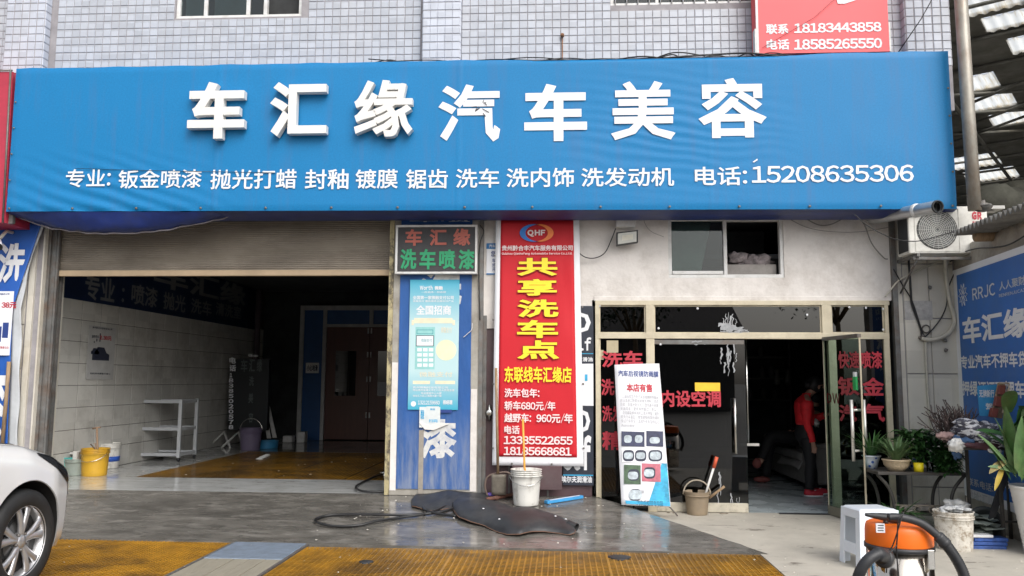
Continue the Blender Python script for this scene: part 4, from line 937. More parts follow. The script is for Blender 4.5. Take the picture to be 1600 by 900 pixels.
# small blue and white notice left of the red banner
nt_ = thing('wall_notice', 'small blue and white notice left of the red banner top', 'notice', (-.85, -.03, 2.7)); Fn = FY(-.012)
m = MB(); m.pxbox(Fn, 760, 380, 778, 429, -.003, 0); obj('sheet', m, M_paper, nt_)
m = MB(); m.pxbox(Fn, 760, 380, 778, 389, .0003, .001); m.pxbox(Fn, 760, 427, 778, 429, .0003, .001); obj('print', m, mat('notice_blue', (.02, .17, .42), .5), nt_)
m = MB(); m.pxtext(Fn, '汽车', 764, 382, 774, 387, .002, .03); obj('print', m, M_white, nt_)
m = MB(); m.pxtext(Fn, '您', 767, 392, 774, 401, .001, .03)
for i, ch in enumerate('车好开'): m.pxtext(Fn, ch, 769, 404 + i * 7, 774, 410 + i * 7, .001, .03)
obj('print', m, M_inkblue, nt_)
# ================================================================== left banner, poster, camera
lb = thing('blue_side_banner', 'blue banner with white characters hanging at the far left', 'banner', (-7.2, -.1, .5))
Flb = FY(-.10)
m = MB()
def lbf(u, v):
    y = lerp(348, 700, v); xr = 67 - 0 * v if y < 350 else lerp(67, 22, min(1, (y - 350) / 135)) if y < 485 else lerp(22, 14, (y - 485) / 215)
    a, b = Flb.px(lerp(-60, xr, u), y); return Flb.at(a, b, .012 * noise.noise(Vector((a * 3, b * 2, 0))) + (.03 * u ** 6))
m.grid(lbf, 24, 60, thick=(0, .003, 0)); obj('sheet', m, mat('side_banner_blue', (.015, .10, .42), .5, var=.15, scale=3, bump=.4, bscale=5), lb)
m = MB()
def lbw(u, v):
    y = lerp(350, 730, v); x0 = lerp(67, 22, min(1, (y - 350) / 135)) if y < 485 else lerp(22, 14, (y - 485) / 245); ww = 3 if y < 430 else lerp(3, 14, min(1, (y - 430) / 60))
    a, b = Flb.px(x0 + u * ww, y); return Flb.at(a, b, .02 + .015 * math.sin(b * 9) * u)
m.grid(lbw, 4, 60, thick=(0, .003, 0)); obj('folded_edge', m, mat('greyed_white', (.46, .48, .50), .6, var=.1), lb)
Fl2 = FY(-.122)
for it in (('洗', -6, 380, 42, 442), ('漆', -40, 575, 12, 690)): m = MB(); m.pxtext(Fl2, *it, 0, .05); obj('lettering', m, M_white, lb)
pp = thing('price_poster', 'white car wash poster with red 38 price on the blue side banner', 'poster', (-7.3, -.15, 1.2)); Fp2 = FY(-.135)
m = MB(); m.pxbox(Fp2, -50, 455, 22, 555, -.003, 0); obj('sheet', m, M_paper, pp)
m = MB(); m.pxtext(Fp2, '38元', 2, 472, 26, 482, .001, .06); m.pxtext(Fp2, '微信公众', 0, 541, 14, 545, .001, .03); obj('price', m, M_glassred, pp)
m = MB(); m.pxtext(Fp2, '汽车美容服务公司', -12, 458, 15, 461, .001, .03); m.pxbox(Fp2, 3, 504, 14, 528, .0005, .001); m.pxbox(Fp2, -20, 510, 3, 534, .0005, .001); obj('print', m, M_inkblue, pp)
cm = thing('security_camera', 'white bullet security camera on the left pillar under the sign', 'camera', (-6.9, -.3, 3.1))
q = Vector((-6.62, -.35, 3.08)); d = Vector((.55, -.6, -.45)).normalized()
m = MB(); m.lathe(q - d * .14, [(.0, 0), (.045, .005), (.05, .03), (.05, .26), (.046, .28)], 16, d); obj('body', m, M_white, cm)
m = MB(); m.lathe(q + d * .145, [(.047, 0), (.047, .01), (.02, .012), (.02, .004), (.001, .004)], 16, d); obj('lens', m, M_cable, cm)
m = MB(); m.lathe(q + d * .02 + Vector((0, 0, -.06)), [(.03, -.04), (.035, 0), (.035, .04), (.02, .05)], 12); obj('infrared_lamp', m, mat('grey_plastic', (.22, .22, .22), .4), cm)
m = MB(); m.tube([(-6.62, -.3, 3.14), (-6.62, -.2, 3.24), (-6.6, -.03, 3.24)], .02, 8); m.box(-6.64, -6.52, -.04, -.021, 3.20, 3.28); obj('bracket', m, M_ivory, cm)
# stick leaning at far left
m = MB(); F_ = FY(-.16); m.tube([F_.at(*F_.px(14, 565)), F_.at(*F_.px(10, 620)), F_.at(*F_.px(3, 700))], .022, 8)
tag(obj('wooden_pole', m, M_wood), 'worn wooden pole leaning on the left banner behind the car', 'pole')
# ================================================================== garage wall banner & poster
Fg = Frame((-6.615, 0, 0), (0, 1, 0))
gb_ = thing('garage_banner', 'dark blue banner with grey characters along the garage side wall', 'banner', (-6.61, 1, 2.5))
m = MB(); m.fbox(Fg, .5, 8.2, 2.565, 3.44, .0, .004); obj('sheet', m, mat('garage_banner_navy', (.008, .020, .065), .5, var=.2), gb_)
Mgl = mat('grey_lettering', (.22, .225, .23), .6)
def gtext(t_, x0, x1, yb0, yb1, h):   # near & far columns on the side wall
    a0, b0 = Fg.px(x0, yb0); a1, b1 = Fg.px(x1, yb1); m = MB(); m.text(Fg, t_, a0, a1, b0, b0 + h, .006, .03); obj('lettering', m, Mgl, gb_)
gtext('专业', 131, 178, 467, 468, .37); gtext(':', 189, 193, 472, 474, .22); gtext('喷漆', 204, 245, 475, 480, .33); gtext('抛光', 254, 289, 483, 487, .30); gtext('洗车', 297, 330, 489, 492, .28); gtext('清洗室', 336, 376, 492, 496, .26)
m = MB(); a0, b0 = Fg.px(240, 430); m.text(Fg, '车汇缘', a0, Fg.px(385, 430)[0], 3.0, 3.43, .006, .04); obj('lettering', m, Mgl, gb_)
gp = thing('garage_poster', 'white car poster with red 2.38 price on the garage side wall', 'poster', (-6.6, 2, 1.4)); Fq = Frame((-6.612, 0, 0), (0, 1, 0))
a0, b1 = Fq.px(139, 508); a1, b0 = Fq.px(176, 593)
m = MB(); m.fbox(Fq, a0, a1, b0, b1, 0, .004); obj('sheet', m, mat('grey_paper', (.50, .50, .49), .5), gp)
def gq(parent, t_, x0, x1, y0, y1, mm, bo=.04): a0, b1 = Fq.px(x0, y0); a1, _ = Fq.px(x1, y0); _, b0 = Fq.px(x0, y1); m = MB(); m.text(Fq, t_, a0, a1, b0, b1, .006, bo); obj('print', m, mm, parent)
gq(gp, '2.38元', 155, 174, 524, 531, M_glassred, .06); gq(gp, '自助洗车', 143, 154, 523, 528, M_ink); gq(gp, '贵州黔合丰服务有限公司', 144, 175, 510, 513, M_ink); gq(gp, '扫码洗车便宜又省心', 140, 172, 582, 585, M_ink)
m = MB()
def car_shape(m, cx_, cy_, s):
    pts = [(-1, -.3), (1, -.3), (1, .1), (.65, .2), (.35, .55), (-.45, .55), (-.75, .15), (-1, .1)]
    m.poly(Fq, [(cx_ + p[0] * s, cy_ + p[1] * s) for p in pts], .005, .006)
c = Fq.px(157, 556); car_shape(m, c[0], c[1], .22); c2 = Fq.px(148, 550); car_shape(m, c2[0], c2[1], .10)
for dx in (-.2, -.14, -.06): m.fbox(Fq, c[0] + dx, c[0] + dx + .025, c[1] + .2, c[1] + .38 + dx, .005, .006)
obj('print', m, M_ink, gp)
# lit sign box on trestle in the garage corner
sb = thing('standing_light_box', 'dark standing sign with a vertical phone number in the garage corner', 'sign', (-6.1, 6.2, .2)); Fb = FY(6.2)
m = MB(); m.pxbox(Fb, 355, 561, 421, 672, -.12, 0); obj('case', m, mat('sign_case_black', (.006, .009, .012), .5), sb)
Mg2 = mat('dull_white_lettering', (.75, .76, .8), .6)
m = MB(); m.pxtext(Fb, '电', 358, 558, 369, 568, .002, .05); m.pxtext(Fb, '话', 358, 570, 369, 580, .002, .05)
for i, ch in enumerate('18385020578'): y = 583 + i * 8.1; m.pxtext(Fb, ch, 357 if ch != '1' else 359, y, 365 if ch != '1' else 363, y + 6.6, .002, .06)
obj('phone_number', m, Mg2, sb)
Mg3 = mat('faint_lettering', (.10, .12, .12), .6); m = MB()
for ch, x0, y0, x1, y1 in (('车', 376, 561, 387, 581), ('汇', 389, 561, 399, 581), ('缘', 401, 561, 410, 581), ('洗', 389, 588, 397, 603), ('美', 388, 614, 396, 630), ('容', 388, 645, 396, 660)): m.pxtext(Fb, ch, x0, y0, x1, y1, .002, .03)
obj('lettering', m, Mg3, sb)
m = MB()
for xb in (351, 373):
    a, b = Fb.px(xb, 675)
    for dx, dy in ((-.14, -.25), (.14, -.25), (0, .2)): m.tube([(a, 6.2, b), (a + dx * 1.6, 6.2 + dy, .2)], .022, 6)
objs('trestle_leg', m, M_wframe, sb)
m = MB(); m.blob(Fb.at(*Fb.px(391, 555), -.05), (.06, .05, .035), 10, 6, .3); m.blob(Fb.at(*Fb.px(398, 556), -.05), (.05, .05, .025), 10, 6, .3)
tag(obj('white_rag', m, M_white), 'small white rag lying on top of the dark standing sign', 'rag')

# dark weather cord along the sagging hem and grommets on the blue sign
m = MB(); m.tube([Vector(sag(i / 60, .55)) + Vector((0, -.01, -.012)) for i in range(61)], .008, 5); obj('hem_cord', m, mat('grey_hem', (.22, .20, .22), .7), ms)
m = MB()
for i in range(15):
    x = lerp(XL + .05, XR - .05, i / 14); m.lathe((x, YS - .006, sz(x, 0) + .03), [(.014, .004), (.014, 0), (.006, 0)], 10, (0, -1, 0))
for j in range(1, 5): z = lerp(3.45, 5.0, j / 5); m.lathe((XL + .03, YS - .006, z), [(.012, .004), (.012, 0), (.005, 0)], 10, (0, -1, 0)); m.lathe((XR - .03, YS - .006, z), [(.012, .004), (.012, 0), (.005, 0)], 10, (0, -1, 0))
objs('grommet', m, M_rail, ms)
# ================================================================== buckets, helpers
def bucket(name, label, c, r0, r1, h, mt, wall=.006, handle=True, htm=None, bail_up=False, rimn=3, group=None, cat='bucket', fill=None):
    t = thing(name, label, cat, c, group); m = MB()
    p = [(r0 * .98, 0), (r0, .005)]
    for i in range(1, 7): p.append((lerp(r0, r1, i / 6 * .80), h * .80 * i / 6))
    for k in range(rimn): z = h * (.82 + .055 * k); p += [(lerp(r0, r1, .85) + .012, z), (lerp(r0, r1, .85) + .012, z + h * .012), (lerp(r0, r1, .88), z + h * .018), (lerp(r0, r1, .88), z + h * .05)]
    p += [(r1 + .008, h * .985), (r1 + .008, h), (r1 - wall, h), (r1 - wall * 1.2, h * .9), (r0 - wall, h * .03), (0.0005, h * .03)]
    m.lathe(c, p, 28); obj('body', m, mt, t)
    if handle:
        m = MB(); a = U(.2, .5); pts = []
        for k in range(13):
            q = math.pi * k / 12; x = math.cos(q) * (r1 + .014); zz = math.sin(q) * r1 * (1.15 if bail_up else -1.05)
            pts.append((c[0] + x * math.cos(a * 0), c[1] - (.0 if bail_up else math.sin(q) * (r1 * .35 + .02)) - (.0), c[2] + h * .86 + (zz if bail_up else zz * .62)))
        if not bail_up: pts = [(px_, c[1] - math.sqrt(max(0, (r1 + .02) ** 2 - (px_ - c[0]) ** 2)), pz) for px_, py_, pz in pts]
        m.tube(pts, .0045 if not bail_up else .008, 6); obj('handle', m, htm or M_chrome, t)
    if fill:
        m = MB(); m.lathe((c[0], c[1], c[2]), [(.0005, h * .80), (lerp(r0, r1, .78), h * .8)], 20); obj('contents', m, fill, t)
    return t
Mby = mat('yellow_bucket_plastic', (.62, .36, .03), .45, var=.06, dirt=(.2, .12, .03), dirt_amt=.6, dscale=7, dlo=.5)
Mbw = mat('white_bucket_plastic', (.66, .65, .61), .45, var=.06, dirt=(.22, .20, .17), dirt_amt=.8, dscale=10, dstretch=(1, 1, .5), dlo=.5)
p = gz(148, 747, .2)
def gp_(px_, py_, z): q = gz(px_, py_, z); return (q.x, q.y, z)
yb = bucket('yellow_bucket', 'yellow paint bucket with a brush handle in it inside the garage', gp_(147, 743, .2), .155, .175, .36, Mby)
m = MB(); c = gp_(147, 743, .2); m.tube([(c[0] + .05, c[1], c[2] + .1), (c[0] - .02, c[1] + .03, c[2] + .64)], .014, 8); m.tube([(c[0] - .08, c[1] + .03, c[2] + .62), (c[0] + .03, c[1] + .03, c[2] + .64)], .012, 6); m.tube([(c[0] + .02, c[1] - .02, c[2] + .33), (c[0] - .06, c[1] - .03, c[2] + .42), (c[0], c[1] - .02, c[2] + .43), (c[0] + .02, c[1] - .03, c[2] + .3)], .008, 6)
tag(obj('brush', m, mat('dirty_brush', (.3, .2, .13), .7)), 'brown brush standing upright in the yellow paint bucket', 'brush')
wb = bucket('white_bucket', 'white bucket with blue lettering just behind the yellow bucket', gp_(168, 731, .2), .145, .165, .36, Mbw, handle=False)
c = gp_(168, 731, .2); m = MB(); Fk = FY(c[1] - .17); 
a, b = Fk.px(171, 722); m.lathe(c, [(.1565, .1), (.1575, .17)], 28); obj('blue_label', m, mat('blue_label', (.03, .10, .45), .5), wb)
tb_ = bucket('teal_bucket', 'small teal and white pail near the car headlight in the garage', gp_(101, 742, .2), .11, .14, .24, mat('teal_plastic', (.10, .48, .45), .4), handle=False, rimn=1)
m = MB(); q = gp_(104, 742, .2); m.box(q[0] + .11, q[0] + .17, q[1] - .08, q[1] + .08, .2, .52); m.tube([(q[0] - .12, q[1], .46), (q[0] + .14, q[1], .5)], .02, 6)
tag(obj('white_jug', m, M_offw, bev=.012), 'white plastic jug beside the teal pail at the garage corner', 'jug')
bucket('grey_green_tub', 'grey green tub with cloudy water between teal pail and yellow bucket', gp_(118, 742, .2), .13, .16, .22, mat('greygreen_tub', (.36, .42, .38), .4, dirt=(.2, .2, .18), dirt_amt=.5), handle=False, rimn=1, cat='tub', fill=mat('murky', (.12, .13, .12), .2))
bucket('lilac_bucket', 'lilac lidded bucket by the standing sign deep in the garage', gp_(391, 703, .2), .17, .20, .40, mat('lilac_plastic', (.17, .14, .22), .5), bail_up=True, handle=True)
bucket('blue_basin', 'flat blue basin to the right of the lilac bucket', gp_(417, 700, .2), .20, .21, .14, mat('blue_basin_plastic', (.04, .22, .42), .4), handle=False, rimn=0, cat='basin')
# white boards leaning in the garage
for i, (pts) in enumerate(([(411, 608), (416, 612), (432, 684), (426, 684)], [(410, 632), (413, 634), (423, 685), (417, 685)])):
    Fw = FY(6.6 - i * .05); m = MB(); m.pxpoly(Fw, pts, -.03, 0)
    tag(obj('board_offcut', m, M_wframe), ('tall pale board offcut leaning with a pointed top in the dark garage', 'shorter pale board offcut leaning in front of the pointed one')[i], 'board')
m = MB(); q = gp_(451, 691, .2); m.box(q[0] - .1, q[0] + .1, q[1] - .1, q[1] + .1, .2, .34); tag(obj('white_box', m, M_wframe, bev=.02), 'small white box on the wet floor left of the blue partition', 'box')
m = MB(); q = gp_(472, 691, .2); m.box(q[0] - .08, q[0] + .08, q[1] - .1, q[1] + .1, .2, .42); tag(obj('pale_block', m, M_wframe, bev=.01), 'pale block at the foot of the grey partition frame', 'block')
m = MB()
for i in range(6): q = gp_(405 + i * 2.5, 719 - i * 1.2, .2); m.blob((q[0], q[1], .22), (.06, .03, .018), 8, 5, .6)
tag(obj('wet_rag', m, M_wframe), 'crumpled pale rag on the wet floor below the blue basin', 'rag')
# trolley
q = Vector((-6.36, 3.6, .2)); tr = thing('service_trolley', 'grey three-tier tool trolley on castors at the garage wall', 'trolley', tuple(q)); Mtr = mat('trolley_grey', (.46, .48, .50), .4, var=.08)
W_, D_ = .34, .28
for zz in (.93, .50, .10):
    m = MB(); x0, x1, y0, y1 = q.x - W_, q.x + W_, q.y - D_, q.y + D_; z0 = q.z + zz
    m.box(x0, x1, y0, y1, z0 - .008, z0); m.box(x0, x1, y0 - .012, y0, z0 - .02, z0 + .03); m.box(x0, x1, y1, y1 + .012, z0 - .02, z0 + .03); m.box(x0 - .012, x0, y0, y1, z0 - .02, z0 + .03); m.box(x1, x1 + .012, y0, y1, z0 - .02, z0 + .03)
    obj('shelf_tray', m, Mtr, tr, bev=.003)
for sx in (-1, 1):
    for sy_ in (-1, 1):
        m = MB(); m.box(q.x + sx * W_ - .026, q.x + sx * W_ + .026, q.y + sy_ * (D_ + .012) - .02, q.y + sy_ * (D_ + .012) + .02, q.z + .06, q.z + .97); obj('leg', m, Mtr, tr)
        m = MB(); m.lathe((q.x + sx * W_ - .015, q.y + sy_ * D_, q.z + .03), [(.001, 0), (.03, 0), (.03, .03), (.001, .03)], 12, (1, 0, 0)); obj('castor', m, M_rubber, tr)
# ================================================================== hose, mats on the ramp
def rz(x, y): return lerp(.006, .2, max(0, min(1, (y + 1.9) / 1.9)))
def on_ramp(px_, py_, lift=.0):
    q = gz(px_, py_, .1)
    for _ in range(6): q = gz(px_, py_, rz(q.x, q.y))
    return Vector((q.x, q.y, rz(q.x, q.y) + lift))
hose = [(600, 752), (603, 746), (608, 742), (602, 742), (585, 748), (565, 757), (556, 766), (570, 771), (620, 771), (665, 773), (720, 776), (760, 772), (776, 768), (755, 777), (742, 783), (720, 795), (690, 803), (640, 808), (580, 809), (520, 808), (496, 813), (495, 821), (520, 825), (560, 824), (590, 819), (625, 812), (665, 806), (695, 797), (701, 790), (697, 780), (680, 778), (664, 785), (661, 797), (668, 804), (690, 807), (712, 810)]
hp = [on_ramp(x, y, .022 + .012 * ((i * 7) % 3 == 0)) for i, (x, y) in enumerate(hose)]
hp[0].z += .12; hp[1].z += .2; hp[2].z += .1
m = MB(); m.tube(cat_curve(hp, 8), .0135, 8)
hs_ = thing('water_hose', 'black water hose looped on the grey ramp beside the rubber mats', 'hose', tuple(on_ramp(600, 800))); obj('tube', m, M_cable, hs_)
m = MB(); a = gp_(601, 750, .2); m.tube([(a[0], a[1], .2), (a[0], a[1], .3)], .02, 8); m.tube([(a[0] - .06, a[1], .29), (a[0] + .05, a[1], .30)], .016, 8); obj('tap', m, M_chrome, hs_)
def mat_obj(m, e, h):
    t = obj('rubber_mat', m, M_rubber); obj('frayed_edge', e, mat('brown_edge', (.16, .09, .06), .8), t); return t
def rubber_mat(label, outline, hfun, zlift):
    """outline: picture points of a flat mat; grid between its upper and lower edge"""
    up, lo = outline; n = 40; k = 14
    def samp(P, t):
        t *= len(P) - 1; i = min(int(t), len(P) - 2); return Vector(P[i]).lerp(Vector(P[i + 1]), t - i)
    m = MB()
    def fn(u, v):
        a, b = samp(up, u), samp(lo, u); q = a.lerp(b, v); w_ = on_ramp(q.x, q.y); w_.z += zlift + hfun(u, v) + math.sin(math.pi * u) * math.sin(math.pi * v) * (.022 * noise.noise(Vector((w_.x * 5, w_.y * 4, 1))) + .008 * noise.noise(Vector((w_.x * 16, w_.y * 12, 5)))); return w_
    m.grid(fn, n, k, thick=(0, 0, .010)); e = MB(); e.tube([fn(i / n, 1) + Vector((0, -.003, .004)) for i in range(n + 1)] + [fn(1, 1 - i / k) for i in range(1, k + 1)], .0045, 5)
    return tag(mat_obj(m, e, hfun),label, 'mat', 'black rubber mats on the ramp')
def _old(label, m):
    return tag(obj('rubber_mat', m, M_rubber), label, 'mat', 'black rubber mats on the ramp')
UP1 = [(642, 786), (650, 776), (672, 770), (700, 767), (722, 767), (740, 771), (762, 774), (770, 784)]
LO1 = [(643, 794), (655, 797), (668, 800), (690, 800), (708, 797), (730, 794), (752, 788), (768, 786)]
rubber_mat('folded black rubber mat by the pillar foot, under the hose loop', (UP1, LO1), lambda u, v: .05 * math.sin(math.pi * u) * math.sin(math.pi * v) + .006 * math.sin(u * 17), .012)
UP2 = [(706, 790), (715, 783), (735, 784), (757, 786), (780, 791), (803, 800), (815, 799), (840, 803), (865, 811), (885, 819), (896, 826), (899, 832)]
LO2 = [(708, 800), (716, 813), (735, 820), (757, 824), (775, 832), (793, 838), (812, 840), (830, 836), (850, 834), (875, 835), (890, 838), (898, 837)]
rubber_mat('long curled black rubber mat lying nearest the yellow grating', (UP2, LO2), lambda u, v: .10 * math.sin(math.pi * min(1, u * .9 + .05)) * (math.sin(math.pi * min(1, v * 1.0)) ** .7) + .012 * math.sin(u * 13) * v, .02)
m = MB(); e0 = on_ramp(888, 828, .06); e1 = on_ramp(901, 831, .045); m.tube([e0, e1], .038, 14, caps=False); m.tube([e1, e0], .030, 14, caps=False)
obj('rolled_end', m, M_rubber, bpy.data.objects['rubber_mat.001'])
m = MB()
for x, y in ((755, 812), (868, 824), (884, 829), (780, 829)): q = on_ramp(x, y, .11); m.blob(q, (.012, .012, .006), 8, 5)
obj('foam_flecks', m, M_white, kind='stuff', label='white foam flecks on the rubber mats')
# bucket with stick in front of the red banner
q = on_ramp(822, 790); c = (q.x, q.y, q.z)
wb2 = bucket('spattered_bucket', 'white paint-spattered bucket with a wire handle before the red banner', c, .135, .165, .38, Mbw)
m = MB(); F_ = FY(c[1]); m.tube([(c[0] + .03, c[1], c[2] + .1), (c[0] - .02, c[1] + .02, c[2] + .4), F_.at(*F_.px(817, 655))], .012, 8)
tag(obj('orange_stick', m, mat('orange_stick', (.75, .35, .05), .5)), 'thin orange stick standing in the spattered white bucket', 'stick')
m = MB(); q = on_ramp(847, 772, .05); m.blob(q, (.09, .07, .07), 14, 8, .5, 4); m.tube([q, q + Vector((-.02, -.05, .08))], .02, 6)
tag(obj('red_cloth', m, mat('dark_red_cloth', (.25, .01, .02), .7)), 'dark red cloth bundle behind the spattered white bucket', 'cloth')
# shovel standing behind
F_ = FY(-.2); sv = thing('shovel', 'old shovel with its blade down beside the red banner', 'shovel', (-.75, -.2, .2))
m = MB(); m.tube([F_.at(*F_.px(775, 575)), F_.at(*F_.px(778, 740))], .016, 8); obj('shaft', m, M_wood, sv)
m = MB(); m.grid(lambda u, v: F_.at(*[a for a in F_.px(lerp(768, 791, u), lerp(741, 773, v))], .03 * math.cos((u - .5) * 2.4)), 8, 6, thick=(0, .006, 0)); obj('blade', m, mat('muddy_steel', (.17, .15, .12), .6, metal=.3, var=.3, scale=12), sv)
m = MB(); F_ = FY(-.15); m.tube(cat_curve([F_.at(*F_.px(x, y)) for x, y in ((762, 775), (758, 762), (760, 748), (770, 741), (790, 738), (800, 742))]), .012, 6)
tag(obj('hose_loop', m, mat('brown_hose', (.14, .10, .08), .6)), 'short brown hose looped round the shovel at the wall foot', 'hose')
m = MB(); F_ = FY(-.12); m.pxbox(F_, 800, 728, 878, 765, -.02, 0); m.pxbox(F_, 801, 730, 840, 762, 0.001, .012); tag(obj('dark_crate', m, M_maroon, bev=.01), 'dark maroon crate at the wall behind the white bucket', 'crate')
m = MB(); a, b = on_ramp(760, 786, .03), on_ramp(802, 778, .03); m.tube([a, b], .022, 6); m.tube([a + Vector((.1, .06, 0)), b + Vector((0, .08, 0))], .016, 6); tag(obj('rusty_bar', m, mat('rusty_bar', (.14, .06, .04), .7, var=.3)), 'rusty bar lying between rubber mat and spattered bucket', 'bar')
m = MB(); q = on_ramp(765, 778, .03); m.blob(q, (.07, .05, .025), 10, 6, .6, 4); tag(obj('purple_wrapper', m, mat('purple_wrap', (.16, .10, .45), .4)), 'small crumpled purple wrapper beside the rubber mat', 'wrapper')
# blue carton on the ramp edge
bc = thing('blue_carton', 'long blue and white carton lying on the ramp edge', 'carton', tuple(on_ramp(880, 785)))
a, b = on_ramp(853, 789), on_ramp(909, 779); d = (b - a).normalized(); nn = Vector((-d.y, d.x, 0)); Fc_ = Frame(a, d, nn)
L_ = (b - a).length
m = MB(); m.fbox(Fc_, 0, L_, -.035, .035, .003, .035); obj('box', m, mat('carton_blue', (.05, .30, .62), .4), bc, bev=.003)
m = MB(); m.fbox(Fc_, .05, L_ - .03, -.02, .012, .0355, .037); m.fbox(Fc_, L_ - .012, L_ + .001, -.03, .03, .008, .03); obj('white_print', m, M_white, bc)
# ================================================================== X banner stand
xb = thing('display_stand', 'white roll-up display stand with car mirror pictures by the shop window', 'display stand', (.92, -.4, .03))
bl, br_, tl, tr_ = FY(-.42).px(971, 789), FY(-.42).px(1048, 792), FY(-.12).px(960, 570), FY(-.12).px(1030, 568)
PB0, PB1, PT0, PT1 = Vector((bl[0], -.42, bl[1])), Vector((br_[0], -.42, br_[1])), Vector((tl[0], -.12, tl[1])), Vector((tr_[0], -.12, tr_[1]))
xu = (PB1 - PB0); xv = (PT0 - PB0)
FX = Frame(PB0, xu, (xv - xu.normalized() * xv.dot(xu.normalized())))
def xs(u, v): p = PB0.lerp(PB1, u).lerp(PT0.lerp(PT1, u), v); p += FX.n * (.012 * math.sin(math.pi * u)); return p
m = MB(); m.grid(xs, 8, 20, thick=FX.n * -.003); obj('sheet', m, M_paper, xb)
class XF:      # u,v in the sheet 0..1
    pass
def xq(x, y):   # picture point -> sheet coordinates
    return FX.px(x, y)
class FXo(Frame): pass
FXt = Frame(FX.o + FX.n * .016, FX.u, FX.v)
def xt(t_, x0, y0, x1, y1, mm, bo=.03): m = MB(); m.pxtext(FXt, t_, x0, y0, x1, y1, 0, bo); obj('print', m, mm, xb)
xt('汽车后视镜防雨膜', 966, 580, 1029, 588, M_inkblue, .03); xt('本店有售', 979, 600, 1019, 612, M_glassred, .05)
Mgp = mat('grey_print', (.36, .36, .38), .6)
for i, t_ in enumerate(['汇滋科技生产的汽车后视镜防雨膜采', '用日本进口防雾纳米亲水材料，防雨', '防雾，防强光防反光，透光高不刺眼', '安装简单，使用寿命超过三年以上', '防雨膜能够有效防止雨水停留，避免', '雨天行车盲区，使驾驶视线保持清晰', '保证行车安全，适用所有车型的左右', '两侧后视镜']):
    x0 = 972 if i in (0, 4) else 969; xt(t_, x0 + i * .3, 618 + i * 6.4, (1029 if len(t_) > 8 else 990) + i * .25, 622 + i * 6.4, Mgp, 0)
Mpb = mat('photo_navy', (.02, .025, .07), .4, var=.5, scale=18); Mpg = mat('photo_green', (.05, .10, .05), .4, var=.5, scale=18); Mpr = mat('photo_pink', (.45, .12, .16), .4, var=.3, scale=18); Mmi = mat('photo_mirror', (.42, .48, .52), .4, var=.4, scale=22)
def photo(x0, y0, x1, y1, mt, mirrors):
    m = MB(); m.pxbox(FXt, x0, y0, x1, y1, -.001, .001); o = obj('photo', m, mt, xb)
    for (cx_, cy_, rx, ry) in mirrors:
        m = MB(); P = [FXt.px(cx_ + rx * math.copysign(abs(math.cos(t)) ** .6, math.cos(t)), cy_ + ry * math.copysign(abs(math.sin(t)) ** .7, math.sin(t))) for t in [k * math.pi / 9 for k in range(18)]]
        m.poly(FXt, P, .001, .002); obj('mirror_print', m, Mmi, o)
photo(971, 675, 1007, 697, Mpb, [(981, 686, 6, 6), (998, 686, 6, 6)]); photo(1010, 674, 1036, 697, Mpb, [(1023, 688, 8, 5)])
photo(972, 703, 1010, 722, M_paper, []); photo(1012, 703, 1037, 722, M_paper, [])
m = MB()
for cx_, cy_ in ((982, 712), (1001, 712), (1024, 712), (990, 742), (1015, 739), (993, 773)):
    P = [FXt.px(cx_ + (9 if cx_ != 1024 else 11) * math.copysign(abs(math.cos(t)) ** .6, math.cos(t)), cy_ + 9 * math.copysign(abs(math.sin(t)) ** .7, math.sin(t))) for t in [k * math.pi / 9 for k in range(18)]]; m.poly(FXt, P, .001, .0025)
objs('mirror_rim', m, M_ink, xb)
photo(975, 727, 1001, 756, Mpg, []); photo(1003, 725, 1032, 752, Mpr, [])
m = MB()
for cx_, cy_, r in ((982, 712, 7), (1001, 712, 7), (1024, 712, 8.5), (989, 743, 8), (1014, 739, 8), (993, 773, 10)):
    P = [FXt.px(cx_ + r * math.copysign(abs(math.cos(t)) ** .6, math.cos(t)), cy_ + r * .75 * math.copysign(abs(math.sin(t)) ** .7, math.sin(t))) for t in [k * math.pi / 9 for k in range(18)]]; m.poly(FXt, P, .0026, .0036)
objs('mirror_print', m, Mmi, xb)
m = MB(); m.pxpoly(FXt, [(1034, 724), (1042, 724), (1047, 788), (1012, 790), (1022, 760)], -.001, .0006); obj('blue_print', m, mat('banner_blue_print', (.03, .38, .62), .4, var=.5, scale=9), xb)
m = MB(); m.pxpoly(FXt, [(977, 782), (1047, 786), (1047, 791), (978, 787)], -.001, .0012); obj('blue_print', m, M_cyan, xb)
xt('汽车后视镜专用膜', 995, 783, 1036, 790, M_ink, .03); xt('汽车后视镜', 998, 766, 1006, 771, M_ink, 0)
m = MB(); m.tube([xs(.5, .45) + Vector((0, .05, 0)), PB1 + Vector((-.03, .06, .02)), PB1 + Vector((.07, -.01, -.09))], .008, 6); m.tube([xs(.5, .45) + Vector((0, .05, 0)), PB0 + Vector((.03, .06, .02)), PB0 + Vector((.0, .0, -.09))], .008, 6); m.tube([xs(.5, .55) + Vector((0, .05, 0)), (.82, -.06, .05)], .008, 6); m.tube([xs(.02, .98) + Vector((0, .01, 0)), xs(.5, .5) + Vector((0, .03, 0)), xs(.98, .98) + Vector((0, .01, 0))], .006, 6); objs('stand_leg', m, M_rail, xb)
